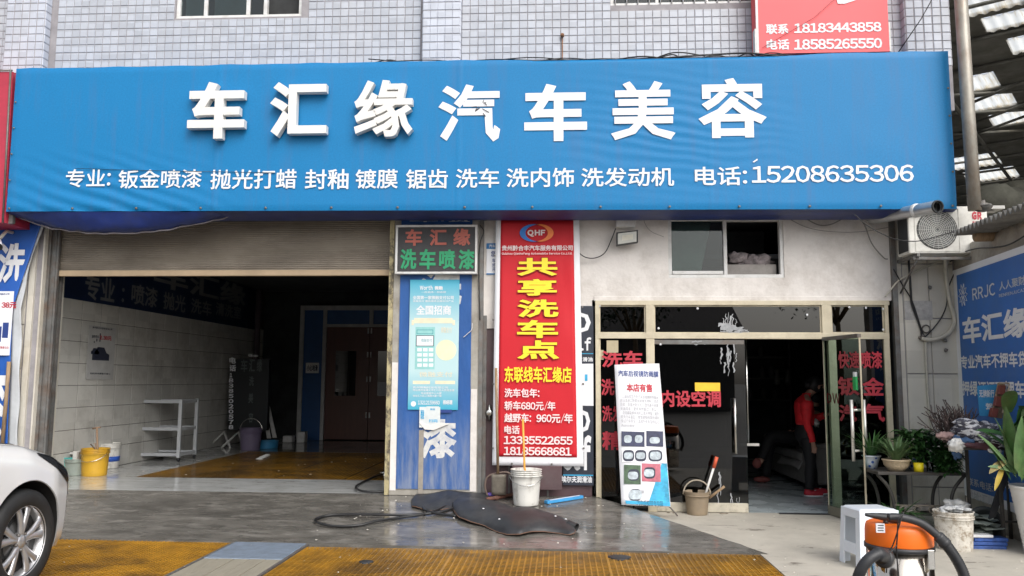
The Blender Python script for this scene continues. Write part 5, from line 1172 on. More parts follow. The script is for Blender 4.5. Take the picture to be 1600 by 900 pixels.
# tan bucket with brush
c = (1.50, -.12, .045)
tbk = bucket('tan_bucket', 'tan rubber bucket with rope handle standing before the dark glass door', c, .11, .135, .25, mat('tan_rubber', (.27, .21, .14), .7, var=.1, dirt=(.15, .12, .09), dirt_amt=.5), rimn=1, bail_up=True, htm=mat('rope', (.36, .31, .24), .8))
F_ = FY(-.12); bsh = thing('scrub_brush', 'white handled brush with an orange grip leaning in the tan bucket', 'brush', (1.6, -.12, .2))
m = MB(); m.tube([F_.at(*F_.px(1098, 786)), F_.at(*F_.px(1115, 731))], .013, 8); obj('shaft', m, M_offw, bsh)
m = MB(); m.tube([F_.at(*F_.px(1115, 731)), F_.at(*F_.px(1120, 714))], .02, 8); obj('grip', m, mat('orange_grip', (.62, .10, .04), .5), bsh)
m = MB(); m.tube([F_.at(*F_.px(1108, 778)), F_.at(*F_.px(1132, 760))], .015, 8); tag(obj('wooden_stick', m, M_wood), 'short wooden stick poking out right of the tan bucket', 'stick')
m = MB()
for i in range(8): q = (U(1.15, 2.0), U(-.12, -.05), .05); m.blob(q, (U(.01, .03), .015, .01), 7, 4, .8)
obj('wall_foot_debris', m, mat('debris', (.2, .17, .13), .8), kind='stuff', label='dirt and scraps along the foot of the glass')
# ================================================================== side wall at the right with its banner
RW = Frame((4.45, 0, 0), (-.1, -1, 0))
sw = thing('side_wall', 'rough plaster side wall right of the tiled pillar, behind the plants', 'wall', (4.45, 0, 0))
m = MB()
def swf(u, v):
    a = lerp(-.0, 2.2, u); b = lerp(0, 3.0 + .05 * noise.noise(Vector((a * 4, 0, 0))), v); return RW.at(a, b, .015 * noise.noise(Vector((a * 2, b * 2, 0))) * (v < .98))
m.grid(swf, 40, 40, thick=RW.n * -.2); obj('wall_body', m, mat('side_plaster', (.40, .37, .32), .9, var=.12, bump=.6, bscale=12, dirt=(.16, .14, .12), dirt_amt=.7, dscale=2.4), sw)
bb = thing('side_banner', 'blue banner with white characters on the side wall behind the potted plants', 'banner', (4.4, -.5, .3))
FBn = Frame(RW.at(0, 0, .03), RW.u)
z0, z1 = .28, 2.76
m = MB(); m.fbox(FBn, .02, 2.0, z0, z1, -.01, 0); obj('white_border', m, M_paper, bb)
m = MB(); m.fbox(FBn, .16, 1.9, z0 + .09, z1 - .07, .001, .004); obj('blue_sheet', m, mat('side_banner_blue2', (.02, .13, .44), .5, var=.1, scale=2, dirt=(.06, .14, .3), dirt_amt=.5), bb)
FB2 = Frame(RW.at(0, 0, .036), RW.u)
def bt(t_, x0, y0, x1, y1, mm=None, bo=.04):
    a0, b1 = FB2.px(x0, y0); a1, b0 = FB2.px(x1, y1); _, b0 = FB2.px(x0, y1); m = MB(); m.text(FB2, t_, a0, a1, b0, b1, .001, bo); obj('lettering', m, mm or M_white, bb)
Mdim = mat('dim_white_lettering', (.55, .58, .62), .5)
bt('RRJC', 1519, 451, 1556, 470, Mdim, .02); bt('人人聚财', 1561, 441, 1603, 455, Mdim, .02); bt('RENRENJUCAI', 1561, 460, 1603, 465, Mdim, .02)
bt('车汇缘', 1503, 497, 1609, 538, None, .045); bt('专业汽车不押车贷', 1501, 556, 1607, 577, None, .04); bt('押绿证证不押车', 1503, 595, 1602, 618, None, .04)
bt('联系电话:', 1512, 745, 1552, 757, Mdim, .03); bt('1828', 1552, 745, 1578, 757, Mdim, .03); bt('地址:汇川区', 1512, 764, 1564, 777, Mdim, .03)
m = MB(); c = FB2.px(1505, 461)
for k in range(10):
    t = k * math.pi / 5; pts = [(c[0] + .02 * math.cos(t), c[1] + .02 * math.sin(t)), (c[0] + .07 * math.cos(t + .35), c[1] + .07 * math.sin(t + .35)), (c[0] + .125 * math.cos(t), c[1] + .125 * math.sin(t)), (c[0] + .07 * math.cos(t - .35), c[1] + .07 * math.sin(t - .35)), (c[0] + .02 * math.cos(t), c[1] + .02 * math.sin(t))]
    m.tube([FB2.at(a, b, .003) for a, b in pts], .0035, 4, smooth=False)
obj('flower_emblem', m, Mdim, bb)
# coping, log and corrugated canopy sheet on the wall
EF = Frame(RW.at(0, 0, .34), RW.u); ea, eb = EF.px(1489, 366), EF.px(1600, 322)
def corr(u, v):
    a = lerp(ea[0], eb[0] + 1.2, u); t = (a - ea[0]) / (eb[0] - ea[0]); z = lerp(ea[1], eb[1], t)
    return EF.at(a, z + .026 * math.sin(a * 2 * math.pi / .098) + .03 * v, -.75 * v)
m = MB(); m.grid(corr, 240, 4, thick=(0, 0, .012)); tag(obj('corrugated_sheet', m, mat('corrugated_grey', (.20, .195, .18), .8, var=.25, scale=6, dirt=(.07, .06, .05), dirt_amt=.6)), 'grey corrugated canopy sheet on top of the side wall', 'roof sheet')
m = MB(); q = RW.at(1.05, 2.97, .06); m.tube([q + Vector((.5, 0, .02)), q + Vector((-.12, -.05, 0))], .055, 12); tag(obj('log_end', m, M_wood), 'sawn log end sticking out under the corrugated canopy sheet', 'log')
m = MB(); m.tube(cat_curve([RW.at(a, 2.86 + .05 * math.sin(a * 3), .05) for a in (0, .4, .8, 1.2, 1.6, 2.1)], 6), .008, 5); tag(obj('wall_cable', m, M_cable), 'dark cable running over the top of the side banner', 'cable')
# ================================================================== AC unit
FA = FY(-.50); a0, b0 = FA.px(1421, 396); a1, b1 = FA.px(1542, 322)
ac = thing('air_conditioner', 'white outdoor air conditioner unit with round fan grille by the steel pole', 'air conditioner', ((a0 + a1) / 2, -.35, b0))
Mac = mat('aged_white_metal', (.68, .67, .62), .45, var=.06, dirt=(.25, .23, .2), dirt_amt=.4, dscale=5)
m = MB(); m.fbox(FA, a0, a1, b0, b1, -.30, 0); obj('casing', m, Mac, ac, bev=.012)
m = MB(); m.fbox(FA, a0 - .004, a0 + .0, b0 + .03, b1 - .03, -.27, -.02); obj('dark_side_sheet', m, M_black, ac)  # plain near-black sheet on the left side of the casing
cxx, czz = FA.px(1464, 359); R_ = .215
m = MB(); m.lathe(FA.at(cxx, czz, 0), [(R_, -.001), (R_, .003), (R_ - .008, .003), (R_ - .008, .001), (.001, .001)], 40, FA.n); obj('fan_well', m, mat('fan_dark', (.12, .12, .115), .6), ac)
m = MB()
for k in range(1, 11): r = R_ * k / 11; m.lathe(FA.at(cxx, czz, .012), [(r, 0), (r + .004, .002), (r, .004), (r - .004, .002), (r, 0)], 36, FA.n)
for k in range(24): t = 2 * math.pi * k / 24; m.tube([FA.at(cxx + .03 * math.cos(t), czz + .03 * math.sin(t), .012), FA.at(cxx + R_ * math.cos(t), czz + R_ * math.sin(t), .01)], .003, 4)
obj('fan_grille', m, mat('grille_grey', (.52, .52, .49), .5), ac)
m = MB(); s_ = R_ + .02
for q in ((cxx - s_, cxx + s_, czz + s_ - .006, czz + s_), (cxx - s_, cxx + s_, czz - s_, czz - s_ + .006), (cxx - s_, cxx - s_ + .006, czz - s_ + .006, czz + s_ - .006), (cxx + s_ - .006, cxx + s_, czz - s_ + .006, czz + s_ - .006)): m.fbox(FA, *q, .0, .006)
obj('grille_border', m, Mac, ac)
m = MB()
for k in range(5): t = k * 2 * math.pi / 5; m.add([FA.at(cxx, czz, .004), FA.at(cxx + .21 * math.cos(t), czz + .21 * math.sin(t), .004), FA.at(cxx + .2 * math.cos(t + .7), czz + .2 * math.sin(t + .7), .008)], [(0, 1, 2)])
obj('fan_blade', m, mat('blade_grey', (.16, .17, .17), .5), ac)
m = MB(); m.pxtext(FY(-.504), 'GR', 1516 - 1, 329, 1531, 341, 0, .09); 
m = MB(); a2, b2 = FA.px(1499, 341); m.text(FY(-.503), 'GR', a1 - .165, a1 - .06, b1 - .15, b1 - .06, 0, .1); m.text(FY(-.503), '美的空调', a1 - .165, a1 - .06, b1 - .185, b1 - .165, 0, .03); obj('emblem', m, M_glassred, ac)
m = MB()
for xx in (a0 + .06, a1 - .08): m.fbox(FA, xx, xx + .03, b0 - .04, b0 - .004, -.48, .05)
m.fbox(FA, a0 + .03, a1 + .02, b0 - .07, b0 - .041, -.02, .02)
for xx in (a0 + .06, a1 - .08): m.tube([FA.at(xx + .015, b0 - .05, .03), FA.at(xx + .015, b0 - .38, -.46)], .012, 6)
obj('bracket', m, M_rail, ac)
m = MB(); A = gz
def wpt(x, y, Y=-.05): F = FY(Y); return F.at(*F.px(x, y))
m.tube(cat_curve([wpt(1478, 402, -.3), wpt(1478, 430, -.08), wpt(1484, 470, -.08), wpt(1490, 492, -.08), wpt(1490, 508, -.08), wpt(1478, 524, -.08), wpt(1455, 531, -.08), wpt(1440, 529, -.08)], 8), .022, 8)
m.tube(cat_curve([wpt(1446, 530, -.06), wpt(1448, 580, -.06), wpt(1452, 640, -.06), wpt(1458, 680, -.06)], 6), .014, 6)
tag(obj('wrapped_pipe', m, M_wcable), 'white wrapped refrigerant pipe curling down from the air conditioner', 'pipe')
for i, (pts, r, mt_, lab) in enumerate([
    ([(1402, 318), (1415, 360), (1420, 410), (1423, 450), (1425, 475), (1434, 500), (1442, 524)], .012, M_cable, 'black cable hanging down the pillar left of the air conditioner'),
    ([(1383, 464), (1394, 450), (1405, 438), (1425, 428), (1445, 418), (1475, 407), (1510, 396)], .010, M_wcable, 'pale cable running from the plaster corner up under the air conditioner'),
    ([(1396, 420), (1410, 445), (1425, 470), (1438, 510), (1442, 528), (1465, 505), (1478, 480), (1482, 450), (1492, 425)], .007, M_cable, 'thin black cable looping across the pillar tiles'),
    ([(1250, 334), (1265, 345), (1282, 352), (1300, 350), (1320, 340), (1335, 335), (1350, 350), (1362, 380), (1380, 402), (1387, 405)], .007, M_gcable, 'grey cable sagging over the plaster under the blue sign'),
    ([(1224, 337), (1260, 355), (1300, 362), (1345, 362), (1390, 355)], .004, M_gcable, 'thin grey wire sagging under the blue sign, right of the window'),
    ([(1335, 335), (1355, 352), (1380, 366), (1400, 374), (1430, 377), (1455, 372), (1490, 362)], .006, M_cable, 'black wire drooping in front of the air conditioner'),
    ([(903, 343), (935, 343), (960, 340), (985, 338), (1005, 341), (1040, 343)], .008, M_cable, 'black cable above the floodlight'),
    ([(903, 394), (915, 402), (930, 403), (945, 395), (955, 375), (962, 357)], .006, M_cable, 'black cable looping from the red banner to the floodlight'),
    ([(985, 335), (1003, 335), (1008, 350), (1018, 362), (1037, 370)], .003, M_gcable, 'hair-thin wire loop right of the floodlight'),
    ([(750, 352), (756, 362), (750, 380), (748, 420), (749, 470), (750, 500)], .006, M_cable, 'thin cable running down the plaster right of the LED sign'),
    ([(738, 505), (737, 515), (730, 522), (724, 527)], .004, M_wframe, 'short white wire dangling on the blue pillar')]):
    m = MB(); m.tube(cat_curve([wpt(x, y, -.05 - .004 * i if i != 5 else -.56) for x, y in pts], 7), r, 6); tag(obj('cable', m, mt_), lab, 'cable')
m = MB()
for x, y in ((1442, 525), (1438, 528), (1477, 532), (1453, 449), (1478, 547)): m.blob(wpt(x, y, -.06), .022, 8, 5, .4)
m.lathe(wpt(1447, 514, -.05), [(.04, -.006), (.05, 0), (.04, .006), (.035, 0), (.04, -.006)], 18, (0, 1, 0)); tag(obj('wall_hook', m, M_rail), 'small iron rings and hooks where the cables meet on the pillar', 'hook')
# exhaust pipe
m = MB(); p0 = Vector(wpt(1362, 342, -.02)); p1 = Vector(wpt(1465, 323, -1.05)); d = (p1 - p0).normalized()
m.tube([p0, p1], .066, 20, caps=False); m.tube([p1 + d * .001, p0], .056, 20, caps=False)
ep = thing('exhaust_pipe', 'fat galvanised pipe poking out from under the blue sign towards the street', 'pipe', tuple(p0)); obj('tube', m, mat('galvanised', (.50, .51, .52), .35, metal=.7, var=.1), ep)
m = MB(); m.lathe(p1, [(.066, -.01), (.070, .0), (.066, .012), (.055, .012), (.055, -.01), (.066, -.01)], 20, d); m.lathe(p1 - d * .03, [(.055, 0), (.001, 0)], 20, d); obj('collar_and_dark_bore', m, M_black, ep)  # black disc set inside the mouth stands in for the pipe's shaded bore
m = MB(); m.lathe(p0.lerp(p1, .68), [(.067, 0), (.073, .01), (.073, .05), (.067, .06)], 16, d, wob=.05); obj('tape', m, M_offw, ep)
# steel pole
m = MB(); m.tube([(4.33, -.78, 3.30), (4.32, -.78, 4.4), (4.30, -.78, 8.0)], .066, 16); 
pl_ = thing('steel_pole', 'rust streaked grey steel pole at the right end of the blue sign', 'pole', (4.3, -.78, 3.3)); obj('shaft', m, M_pole, pl_)
m = MB(); m.blob((4.42, -.75, 3.34), (.10, .09, .05), 12, 6, .9, 5); obj('base_plate', m, M_rail, pl_)
# floodlight
fl_ = thing('floodlight', 'small square LED floodlight on the plaster over the shop window', 'floodlight', tuple(wpt(981, 372, -.1)))
FF = FY(-.16); P4 = [(963, 363), (997, 359), (997, 379), (963, 384)]
m = MB(); m.pxpoly(FF, P4, -.06, 0); obj('housing', m, M_cable, fl_, bev=.004)
m = MB(); m.pxpoly(FF, [(965.5, 365), (994.5, 361.5), (994.5, 377.5), (965.5, 381.8)], .0005, .003); obj('lens', m, mat('floodlight_glass', (.50, .50, .45), .15, var=.1), fl_)
m = MB(); m.pxpoly(FF, [(972, 368), (989, 366), (989, 374), (972, 376)], .0032, .005); obj('led_plate', m, mat('led_plate', (.62, .60, .50), .4), fl_)
m = MB(); m.pxbox(FY(-.03), 962, 346, 992, 357, 0, .09); obj('driver_box', m, M_wframe, fl_, bev=.006)
m = MB(); m.tube([wpt(970, 346, -.05), wpt(968, 338, -.05)], .006, 5); m.tube([wpt(985, 346, -.05), wpt(986, 337, -.05)], .006, 5); obj('bracket', m, M_rail, fl_)
# ================================================================== shed roof with translucent sheets
sr = thing('shed_roof', 'dark shed roof with bright translucent sheets behind the steel pole', 'roof', (7, 6, 7))
ca, sa = math.cos(math.radians(35)), math.sin(math.radians(35))
def uv(u, v, z=7.0): return Vector((u * ca + v * sa, -u * sa + v * ca, z))
rows = [(3.2, 4.4, [(3.2, 4.6), (5.0, 8.0)]), (5.0, 5.75, [(3.46, 4.2), (4.5, 6)]), (5.95, 6.55, [(3.6, 4.5), (4.7, 6.2)]), (7.05, 7.8, [(3.8, 4.6), (4.8, 6.5)]), (8.5, 9.45, [(2.85, 3.4)]), (8.95, 9.45, [(3.3, 3.5)]), (9.85, 10.75, [(2.75, 3.5)]), (11.2, 12.2, [(2.92, 3.7), (3.75, 4.6)]), (14.4, 15.65, [(1.5, 2.58)]), (16.1, 17.4, [(1.6, 2.75)])]
rows = [(a, b, L_) for a, b, L_ in rows if not (a == 8.95)]
dk = MB(); v = 2.0; umax, umin = 12.0, -4.0
def slab(m, u0, u1, v0, v1, z=7.0, t=.03):
    P = [uv(a, b, zz) for zz in (z, z + t) for a, b in ((u0, v0), (u1, v0), (u1, v1), (u0, v1))]
    m.add(P, [(0, 1, 2, 3), (7, 6, 5, 4), (0, 4, 5, 1), (1, 5, 6, 2), (2, 6, 7, 3), (3, 7, 4, 0)])
for a, b, L_ in rows:
    slab(dk, umin, umax, v, a); u = umin
    for p_, q_ in L_: slab(dk, u, p_, a, b); u = q_
    slab(dk, u, umax, a, b); v = b
slab(dk, umin, umax, v, 26); obj('roof_sheet', dk, M_shed, sr)
for a, b, L_ in rows:
    for p_, q_ in L_:
        m = MB()
        def f_(s, t, a=a, b=b, p_=p_, q_=q_): return uv(lerp(p_ - .02, q_ + .02, s), lerp(a - .02, b + .02, t), 6.985 + .012 * math.sin(lerp(p_, q_, s) * 42))
        m.grid(f_, max(12, int((q_ - p_) * 40)), 2); obj('translucent_sheet', m, M_skyl, sr)
m = MB()
v = 2.6
while v < 26: m.tube([uv(umin, v, 6.95), uv(umax, v, 6.95)], .03, 6); v += 1.35
for u in (2.6, 5.2, 7.8): m.tube([uv(u, 2, 6.80), uv(u, 26, 6.80)], .04, 6)
for u, v in ((3.1, 8.4), (3.1, 9.7), (2.4, 11)): m.tube([uv(u - 1.2, v, 6.8), uv(u + 1.3, v + 1.6, 6.9)], .03, 5); m.tube([uv(u + 1.2, v, 6.8), uv(u - .5, v + 1.6, 6.9)], .03, 5)
obj('purlin', m, M_shed, sr, kind='stuff')
m = MB(); m.box(4.6, 40, 22, 22.2, 0, 7.5); m.box(16, 16.2, -4, 22, 0, 7.0); tag(obj('shed_wall', m, mat('shed_dark_wall', (.07, .068, .06), .9, var=.4, scale=1)), 'dark far wall of the shed beyond the side wall', 'wall')
for i, (x, y, s_) in enumerate(((1560, 312, .5), (1588, 316, .42), (1536, 318, .35), (1600, 300, .5))):
    F_ = FY(3.0 + i * .7); a, b = F_.px(x, y); m = MB(); m.blob(F_.at(a, b), (s_ * .8, s_ * .5, s_ * .45), 12, 8, .5, 3)
    tag(obj('sack_heap', m, mat('grey_sack', (.13, .13, .11), .9, var=.3)), ('rounded grey heap above the corrugated sheet, middle of the row', 'grey heap above the corrugated sheet at the photo edge', 'small grey heap right behind the steel pole', 'upper grey heap at the photo edge')[i], 'heap')
m = MB(); F_ = FY(1.5); m.pxbox(F_, 1549, 321, 1570, 326, -.3, 0); tag(obj('flat_stone', m, M_offw), 'flat pale slab lying on the heaps above the corrugated sheet', 'slab')
# ================================================================== stool
def stool():
    t = thing('plastic_stool', 'white plastic step stool with cut-out sides behind the vacuum cleaner', 'stool', (2.6, -2.6, 0)); Mst = mat('stool_white', (.66, .71, .77), .35, var=.03)
    TL, TR_, BL, BR = [Vector(gz(x, y, .47)) for x, y in ((1319, 785), (1374, 784), (1339, 800), (1401, 799))]
    c = (TL + TR_ + BL + BR) / 4; ux = (BR - BL).normalized(); w_ = (BR - BL).length * .5; vy = (TL - BL).normalized(); d_ = .145
    vy = (vy - ux * vy.dot(ux)).normalized()
    def P(a, b, z): s = 1 + .13 * (.47 - z) / .47; q = c + ux * (a * w_ * s) + vy * (b * d_ * s); return (q.x, q.y, z)
    m = MB()
    def top(u, v): a, b = lerp(-1, 1, u), lerp(-1, 1, v); e = max(abs(a), abs(b)); return P(a, b, .47 - (.012 if e > .97 else 0))
    m.grid(top, 12, 12, thick=(0, 0, -.012)); obj('seat', m, Mst, t)
    for nm, fa in (('side_panel', -1), ('side_panel', 1)):
        m = MB(); 
        def pan(q0, q1, z0, z1, fa=fa):
            A = [P(fa, q0, z0), P(fa, q1, z0), P(fa, q1, z1), P(fa, q0, z1)]; Bv = [P(fa * .93, q0, z0), P(fa * .93, q1, z0), P(fa * .93, q1, z1), P(fa * .93, q0, z1)]
            m.add(A + Bv, [(0, 1, 2, 3), (7, 6, 5, 4), (0, 4, 5, 1), (1, 5, 6, 2), (2, 6, 7, 3), (3, 7, 4, 0)])
        pan(-1, 1, .39, .46); pan(-1, -.55, .0, .39); pan(.55, 1, .0, .39); pan(-.55, .55, .10, .19); obj(nm, m, Mst, t, bev=.004)
    for fb in (-1, 1):
        m = MB()
        def pan2(q0, q1, z0, z1, fb=fb):
            A = [P(q0, fb, z0), P(q1, fb, z0), P(q1, fb, z1), P(q0, fb, z1)]; Bv = [P(q0, fb * .93, z0), P(q1, fb * .93, z0), P(q1, fb * .93, z1), P(q0, fb * .93, z1)]
            m.add(A + Bv, [(0, 1, 2, 3), (7, 6, 5, 4), (0, 4, 5, 1), (1, 5, 6, 2), (2, 6, 7, 3), (3, 7, 4, 0)])
        pan2(-.93, .93, .12, .458); pan2(-.93, -.5, .0, .12); pan2(.5, .93, .0, .12); obj('front_panel', m, Mst, t, bev=.004)
stool()
# ================================================================== vacuum cleaner
vc = Vector((1.832, -4.8, 0)); vac = thing('vacuum_cleaner', 'steel drum vacuum cleaner with bright orange head and black hose', 'vacuum cleaner', tuple(vc)); R_ = .170
m = MB(); m.lathe(vc, [(R_ * .9, .06), (R_ * .98, .08), (R_ * .99, .35), (R_ * 1.01, .355), (R_ * 1.01, .37), (R_ * .99, .375), (R_ * .98, .612)], 48); obj('steel_drum', m, mat('polished_drum', (.72, .66, .58), .13, metal=1.0, var=.05), vac)
m = MB(); m.lathe(vc, [(R_ * .97, .605), (R_ * 1.04, .61), (R_ * 1.04, .63), (R_ * .99, .634)], 48); obj('seal_ring', m, M_rubber, vac)
m = MB(); m.lathe(vc, [(R_ * 1.0, .632), (R_ * 1.01, .638), (R_ * 1.0, .70), (R_ * .985, .722), (R_ * .95, .738), (R_ * .88, .745), (R_ * .5, .748), (.0005, .75)], 48); obj('motor_head', m, M_orange, vac)
def va(px_, py_, y=-4.98): F_ = FY(y); return Vector(F_.at(*F_.px(px_, py_)))
m = MB()
for ang in (-.95, .62): m.box(*[v_ for pr_2 in ((vc.x + R_ * 1.03 * math.sin(ang) - .018, vc.x + R_ * 1.03 * math.sin(ang) + .018), (vc.y - R_ * 1.03 * math.cos(ang) - .014, vc.y - R_ * 1.03 * math.cos(ang) + .010), (.53, .63)) for v_ in pr_2])
objs('clasp', m, M_chrome, vac, bev=.003)
m = MB(); F_ = FY(vc.y - R_ * .99); a, b = F_.px(1368, 818); m.pxbox(FY(vc.y - R_ * .94), 1369, 818, 1382, 832, -.005, .004); obj('label', m, M_paper, vac)
m = MB()
for i in range(3): m.pxbox(FY(vc.y - R_ * .94), 1371, 820 + i * 4, 1380, 821.3 + i * 4, .0045, .006)
obj('print', m, M_ink, vac)
m = MB(); m.tube(cat_curve([va(1352, 804, -4.86), va(1368, 806, -4.86), va(1390, 809, -4.86), va(1404, 811, -4.86)], 4), [.008 + .002 * min(i, 8) for i in range(13)], 10); m.tube([va(1384, 812, -4.86), va(1384, 818, -4.86)], .014, 8); obj('carry_handle', m, M_rubber, vac)
P_ = cat_curve([va(1388, 808), va(1402, 808), va(1420, 811), va(1440, 818), va(1458, 831), va(1474, 846), va(1488, 864), va(1500, 884), va(1508, 905), va(1510, 930), va(1500, 960)], 14)
m = MB(); m.tube(P_, [.0245 + (.004 if (i % 2) and i > 70 else 0) + (.005 if 62 < i < 74 else 0) - (.004 if i < 62 else 0) for i in range(len(P_))], 14); obj('hose', m, M_rubber, vac)
P_ = cat_curve([va(1384, 872, -5.0), va(1374, 866, -5.06), va(1360, 872, -5.08), va(1348, 886, -5.08), va(1340, 905, -5.06), va(1334, 935, -5.0)], 12)
m = MB(); m.tube(P_, [.036 if i < 16 else .027 + (.002 if i % 2 else 0) for i in range(len(P_))], 16); m.lathe(va(1384, 872, -4.99), [(.05, 0), (.05, .03), (.036, .04)], 18, (-.7, -.7, .1)); obj('inlet_hose', m, M_rubber, vac)
m = MB(); m.tube(cat_curve([va(1412, 800, -5.02), va(1406, 818, -5.03), va(1400, 838, -5.02), va(1395, 852, -5.01), va(1388, 866, -5.01), va(1385, 895, -5.0)], 8), .0035, 5); m.tube(cat_curve([va(1412, 802, -5.02), va(1404, 812, -5.03), va(1402, 838, -5.02), va(1401, 862, -5.01), va(1404, 905, -5.0)], 8), .0035, 5); m.tube(cat_curve([va(1401, 852, -5.02), va(1392, 862, -5.03), va(1378, 866, -5.05), va(1366, 872, -5.06)], 8), .003, 5); obj('power_cord', m, M_cable, vac)
# ================================================================== plant table
def leafblade(m, base, d, L_, w_, droop, nseg=7, twist=0.0):
    d = Vector(d).normalized(); side = d.cross(Vector((0, 0, 1)))
    if side.length < .05: side = Vector((1, 0, 0))
    side.normalize(); side = (side * math.cos(twist) + Vector((0, 0, 1)) * math.sin(twist)).normalized(); p = Vector(base); vs = []
    for i in range(nseg + 1):
        t = i / nseg; ww = w_ * (math.sin(math.pi * min(.98, .12 + t * .86)) ** .8)
        nn = side.cross(d).normalized(); vs += [p - side * ww, p + nn * ww * -.25, p + side * ww]
        p = p + d * (L_ / nseg); d = (d + Vector((0, 0, -droop / nseg))).normalized(); side = (side - d * side.dot(d)).normalized()
    fs = []
    for i in range(nseg): fs += [(i * 3, i * 3 + 1, i * 3 + 4, i * 3 + 3), (i * 3 + 1, i * 3 + 2, i * 3 + 5, i * 3 + 4)]
    m.add(vs, fs, True)
def leafmat(name, c, var=.35): 
    m = mat(name, c, .45, var=var, scale=9, spec=.4); return m
ML1, ML2, ML3, ML4 = leafmat('leaf_green', (.035, .10, .025)), leafmat('leaf_dark', (.02, .065, .02)), leafmat('leaf_pale', (.10, .17, .07)), leafmat('leaf_yellow', (.38, .27, .03), .3)
TZ = .625
tabl = thing('plant_table', 'dark iron table with curved legs carrying the potted plants', 'table', (3.55, -.85, 0))
q = [(3.13, -1.02), (3.98, -1.02), (3.98, -.62), (3.13, -.62)]
m = MB(); m.box(3.12, 3.99, -1.05, -.55, TZ - .03, TZ); obj('tabletop', m, mat('dark_table', (.05, .045, .04), .5, var=.3), tabl, bev=.004)
Mir = mat('dark_iron', (.04, .037, .033), .5, var=.3)
for sx, sy_ in ((-1, -1), (1, -1), (-1, 1), (1, 1)):
    m = MB(); x = 3.555 + sx * .36; y = -.80 + sy_ * .2
    m.tube(cat_curve([(x + sx * .06, y, TZ - .03), (x - sx * .05, y, TZ - .17), (x - sx * .09, y, TZ - .35), (x - sx * .06, y, .15), (x + sx * .02, y, 0.0)], 8), .017, 8); obj('leg', m, Mir, tabl)
m = MB(); m.box(3.30, 3.81, -1.0, -.6, .20, .215); obj('lower_shelf', m, Mir, tabl)
m = MB()
for x in (3.36, 3.50, 3.64, 3.76): m.tube([(x + .03 * math.cos(t), -1.01, .26 + .03 * math.sin(t)) for t in [k * math.pi / 5 for k in range(10)]], .006, 5)
m.tube([(3.28, -1.01, .30), (3.84, -1.01, .30)], .007, 5); obj('scroll_rail', m, mat('scroll_iron', (.22, .19, .15), .6), tabl)
m = MB()
for i in range(6): m.blob((U(3.38, 3.75), U(-.95, -.65), .24), (.07, .05, .03), 8, 5, .7, 4)
tag(obj('cleaning_cloths', m, mat('dull_cloth', (.30, .28, .25), .9, var=.4, scale=12)), 'crumpled cloths on the lower shelf of the iron plant table', 'cloths')
Mblu = mat('blue_white_china', (.55, .62, .70), .25, var=.1)
def china():
    m = mat('painted_china', (.58, .64, .70), .2); n = m.node_tree.nodes; L = m.node_tree.links.new; b = n['Principled BSDF']
    g = n.new('ShaderNodeNewGeometry'); v = n.new('ShaderNodeTexVoronoi'); v.inputs['Scale'].default_value = 22; L(g.outputs['Position'], v.inputs['Vector']); r = n.new('ShaderNodeMapRange'); r.inputs[1].default_value = .25; r.inputs[2].default_value = .35; L(v.outputs['Distance'], r.inputs[0])
    x = n.new('ShaderNodeMix'); x.data_type = 'RGBA'; x.inputs[6].default_value = (.04, .12, .42, 1); x.inputs[7].default_value = (.60, .66, .72, 1); L(r.outputs[0], x.inputs[0]); L(x.outputs[2], b.inputs['Base Color']); return m
Mchi = china()
def potted(name, label, c, r0, r1, h, pm, kind, n=40, L_=.3, w_=.012, lm=None, bowl=False):
    t = thing(name, label, 'potted plant', c, 'potted plants on the iron table'); m = MB()
    pf = [(r0, 0), (lerp(r0, r1, .5) + (.02 if bowl else 0), h * .5), (r1, h * .86), (r1 + .01, h * .9), (r1 + .01, h), (r1 - .012, h), (r1 - .015, h * .85), (.0005, h * .85)]
    m.lathe(c, pf, 24); obj('pot', m, pm, t)
    m = MB()
    for i in range(n):
        a = U(0, 6.283)
        if kind == 'spiky': d = (math.cos(a) * U(.2, .8), math.sin(a) * U(.2, .8), 1); leafblade(m, (c[0] + .03 * math.cos(a), c[1] + .03 * math.sin(a), c[2] + h * .85), d, L_ * U(.6, 1.1), w_, U(.6, 1.8))
        else:
            d = (math.cos(a), math.sin(a), U(.1, 1.2)); b = Vector((c[0] + U(0, 1) * r1 * 1.7 * math.cos(a), c[1] + U(0, 1) * r1 * 1.5 * math.sin(a), c[2] + h * .8 + U(-.04, L_))); leafblade(m, b, d, U(.05, .13), w_, U(.5, 2.5), 4, U(-.5, .5))
    obj('foliage', m, lm or ML1, t); return t
potted('potted_plant', 'spiky plant in a blue and white china pot at the left table end', (3.20, -.68, TZ), .055, .085, .13, Mchi, 'spiky', 80, .34, .010, ML1)
potted('potted_plant', 'low spiky plant in a wide tan bowl at the table front edge', (3.35, -.93, TZ), .07, .125, .115, mat('tan_glaze', (.50, .40, .27), .35, var=.25, scale=60), 'spiky', 90, .28, .012, ML3, True)
potted('potted_plant', 'bushy trailing plant in a blue and white pot, middle of the table', (3.62, -.72, TZ), .06, .09, .13, Mchi, 'bush', 620, .27, .016, ML1)
potted('potted_plant', 'bushy dark plant in a china pot at the right table end', (3.86, -.80, TZ), .06, .09, .13, Mchi, 'bush', 600, .24, .016, ML2)
potted('potted_plant', 'plant trailing over the table edge above the rubble bucket', (3.82, -.99, TZ - .02), .03, .05, .06, mat('dark_pot', (.05, .05, .05), .5), 'bush', 300, .16, .016, ML1)
m = MB(); m.lathe((3.545, -.98, TZ), [(.045, 0), (.048, .085), (.04, .085), (.0005, .07)], 18); tag(obj('yellow_cup', m, mat('yellow_cup', (.85, .70, .02), .4)), 'small bright yellow cup on the iron table', 'cup')
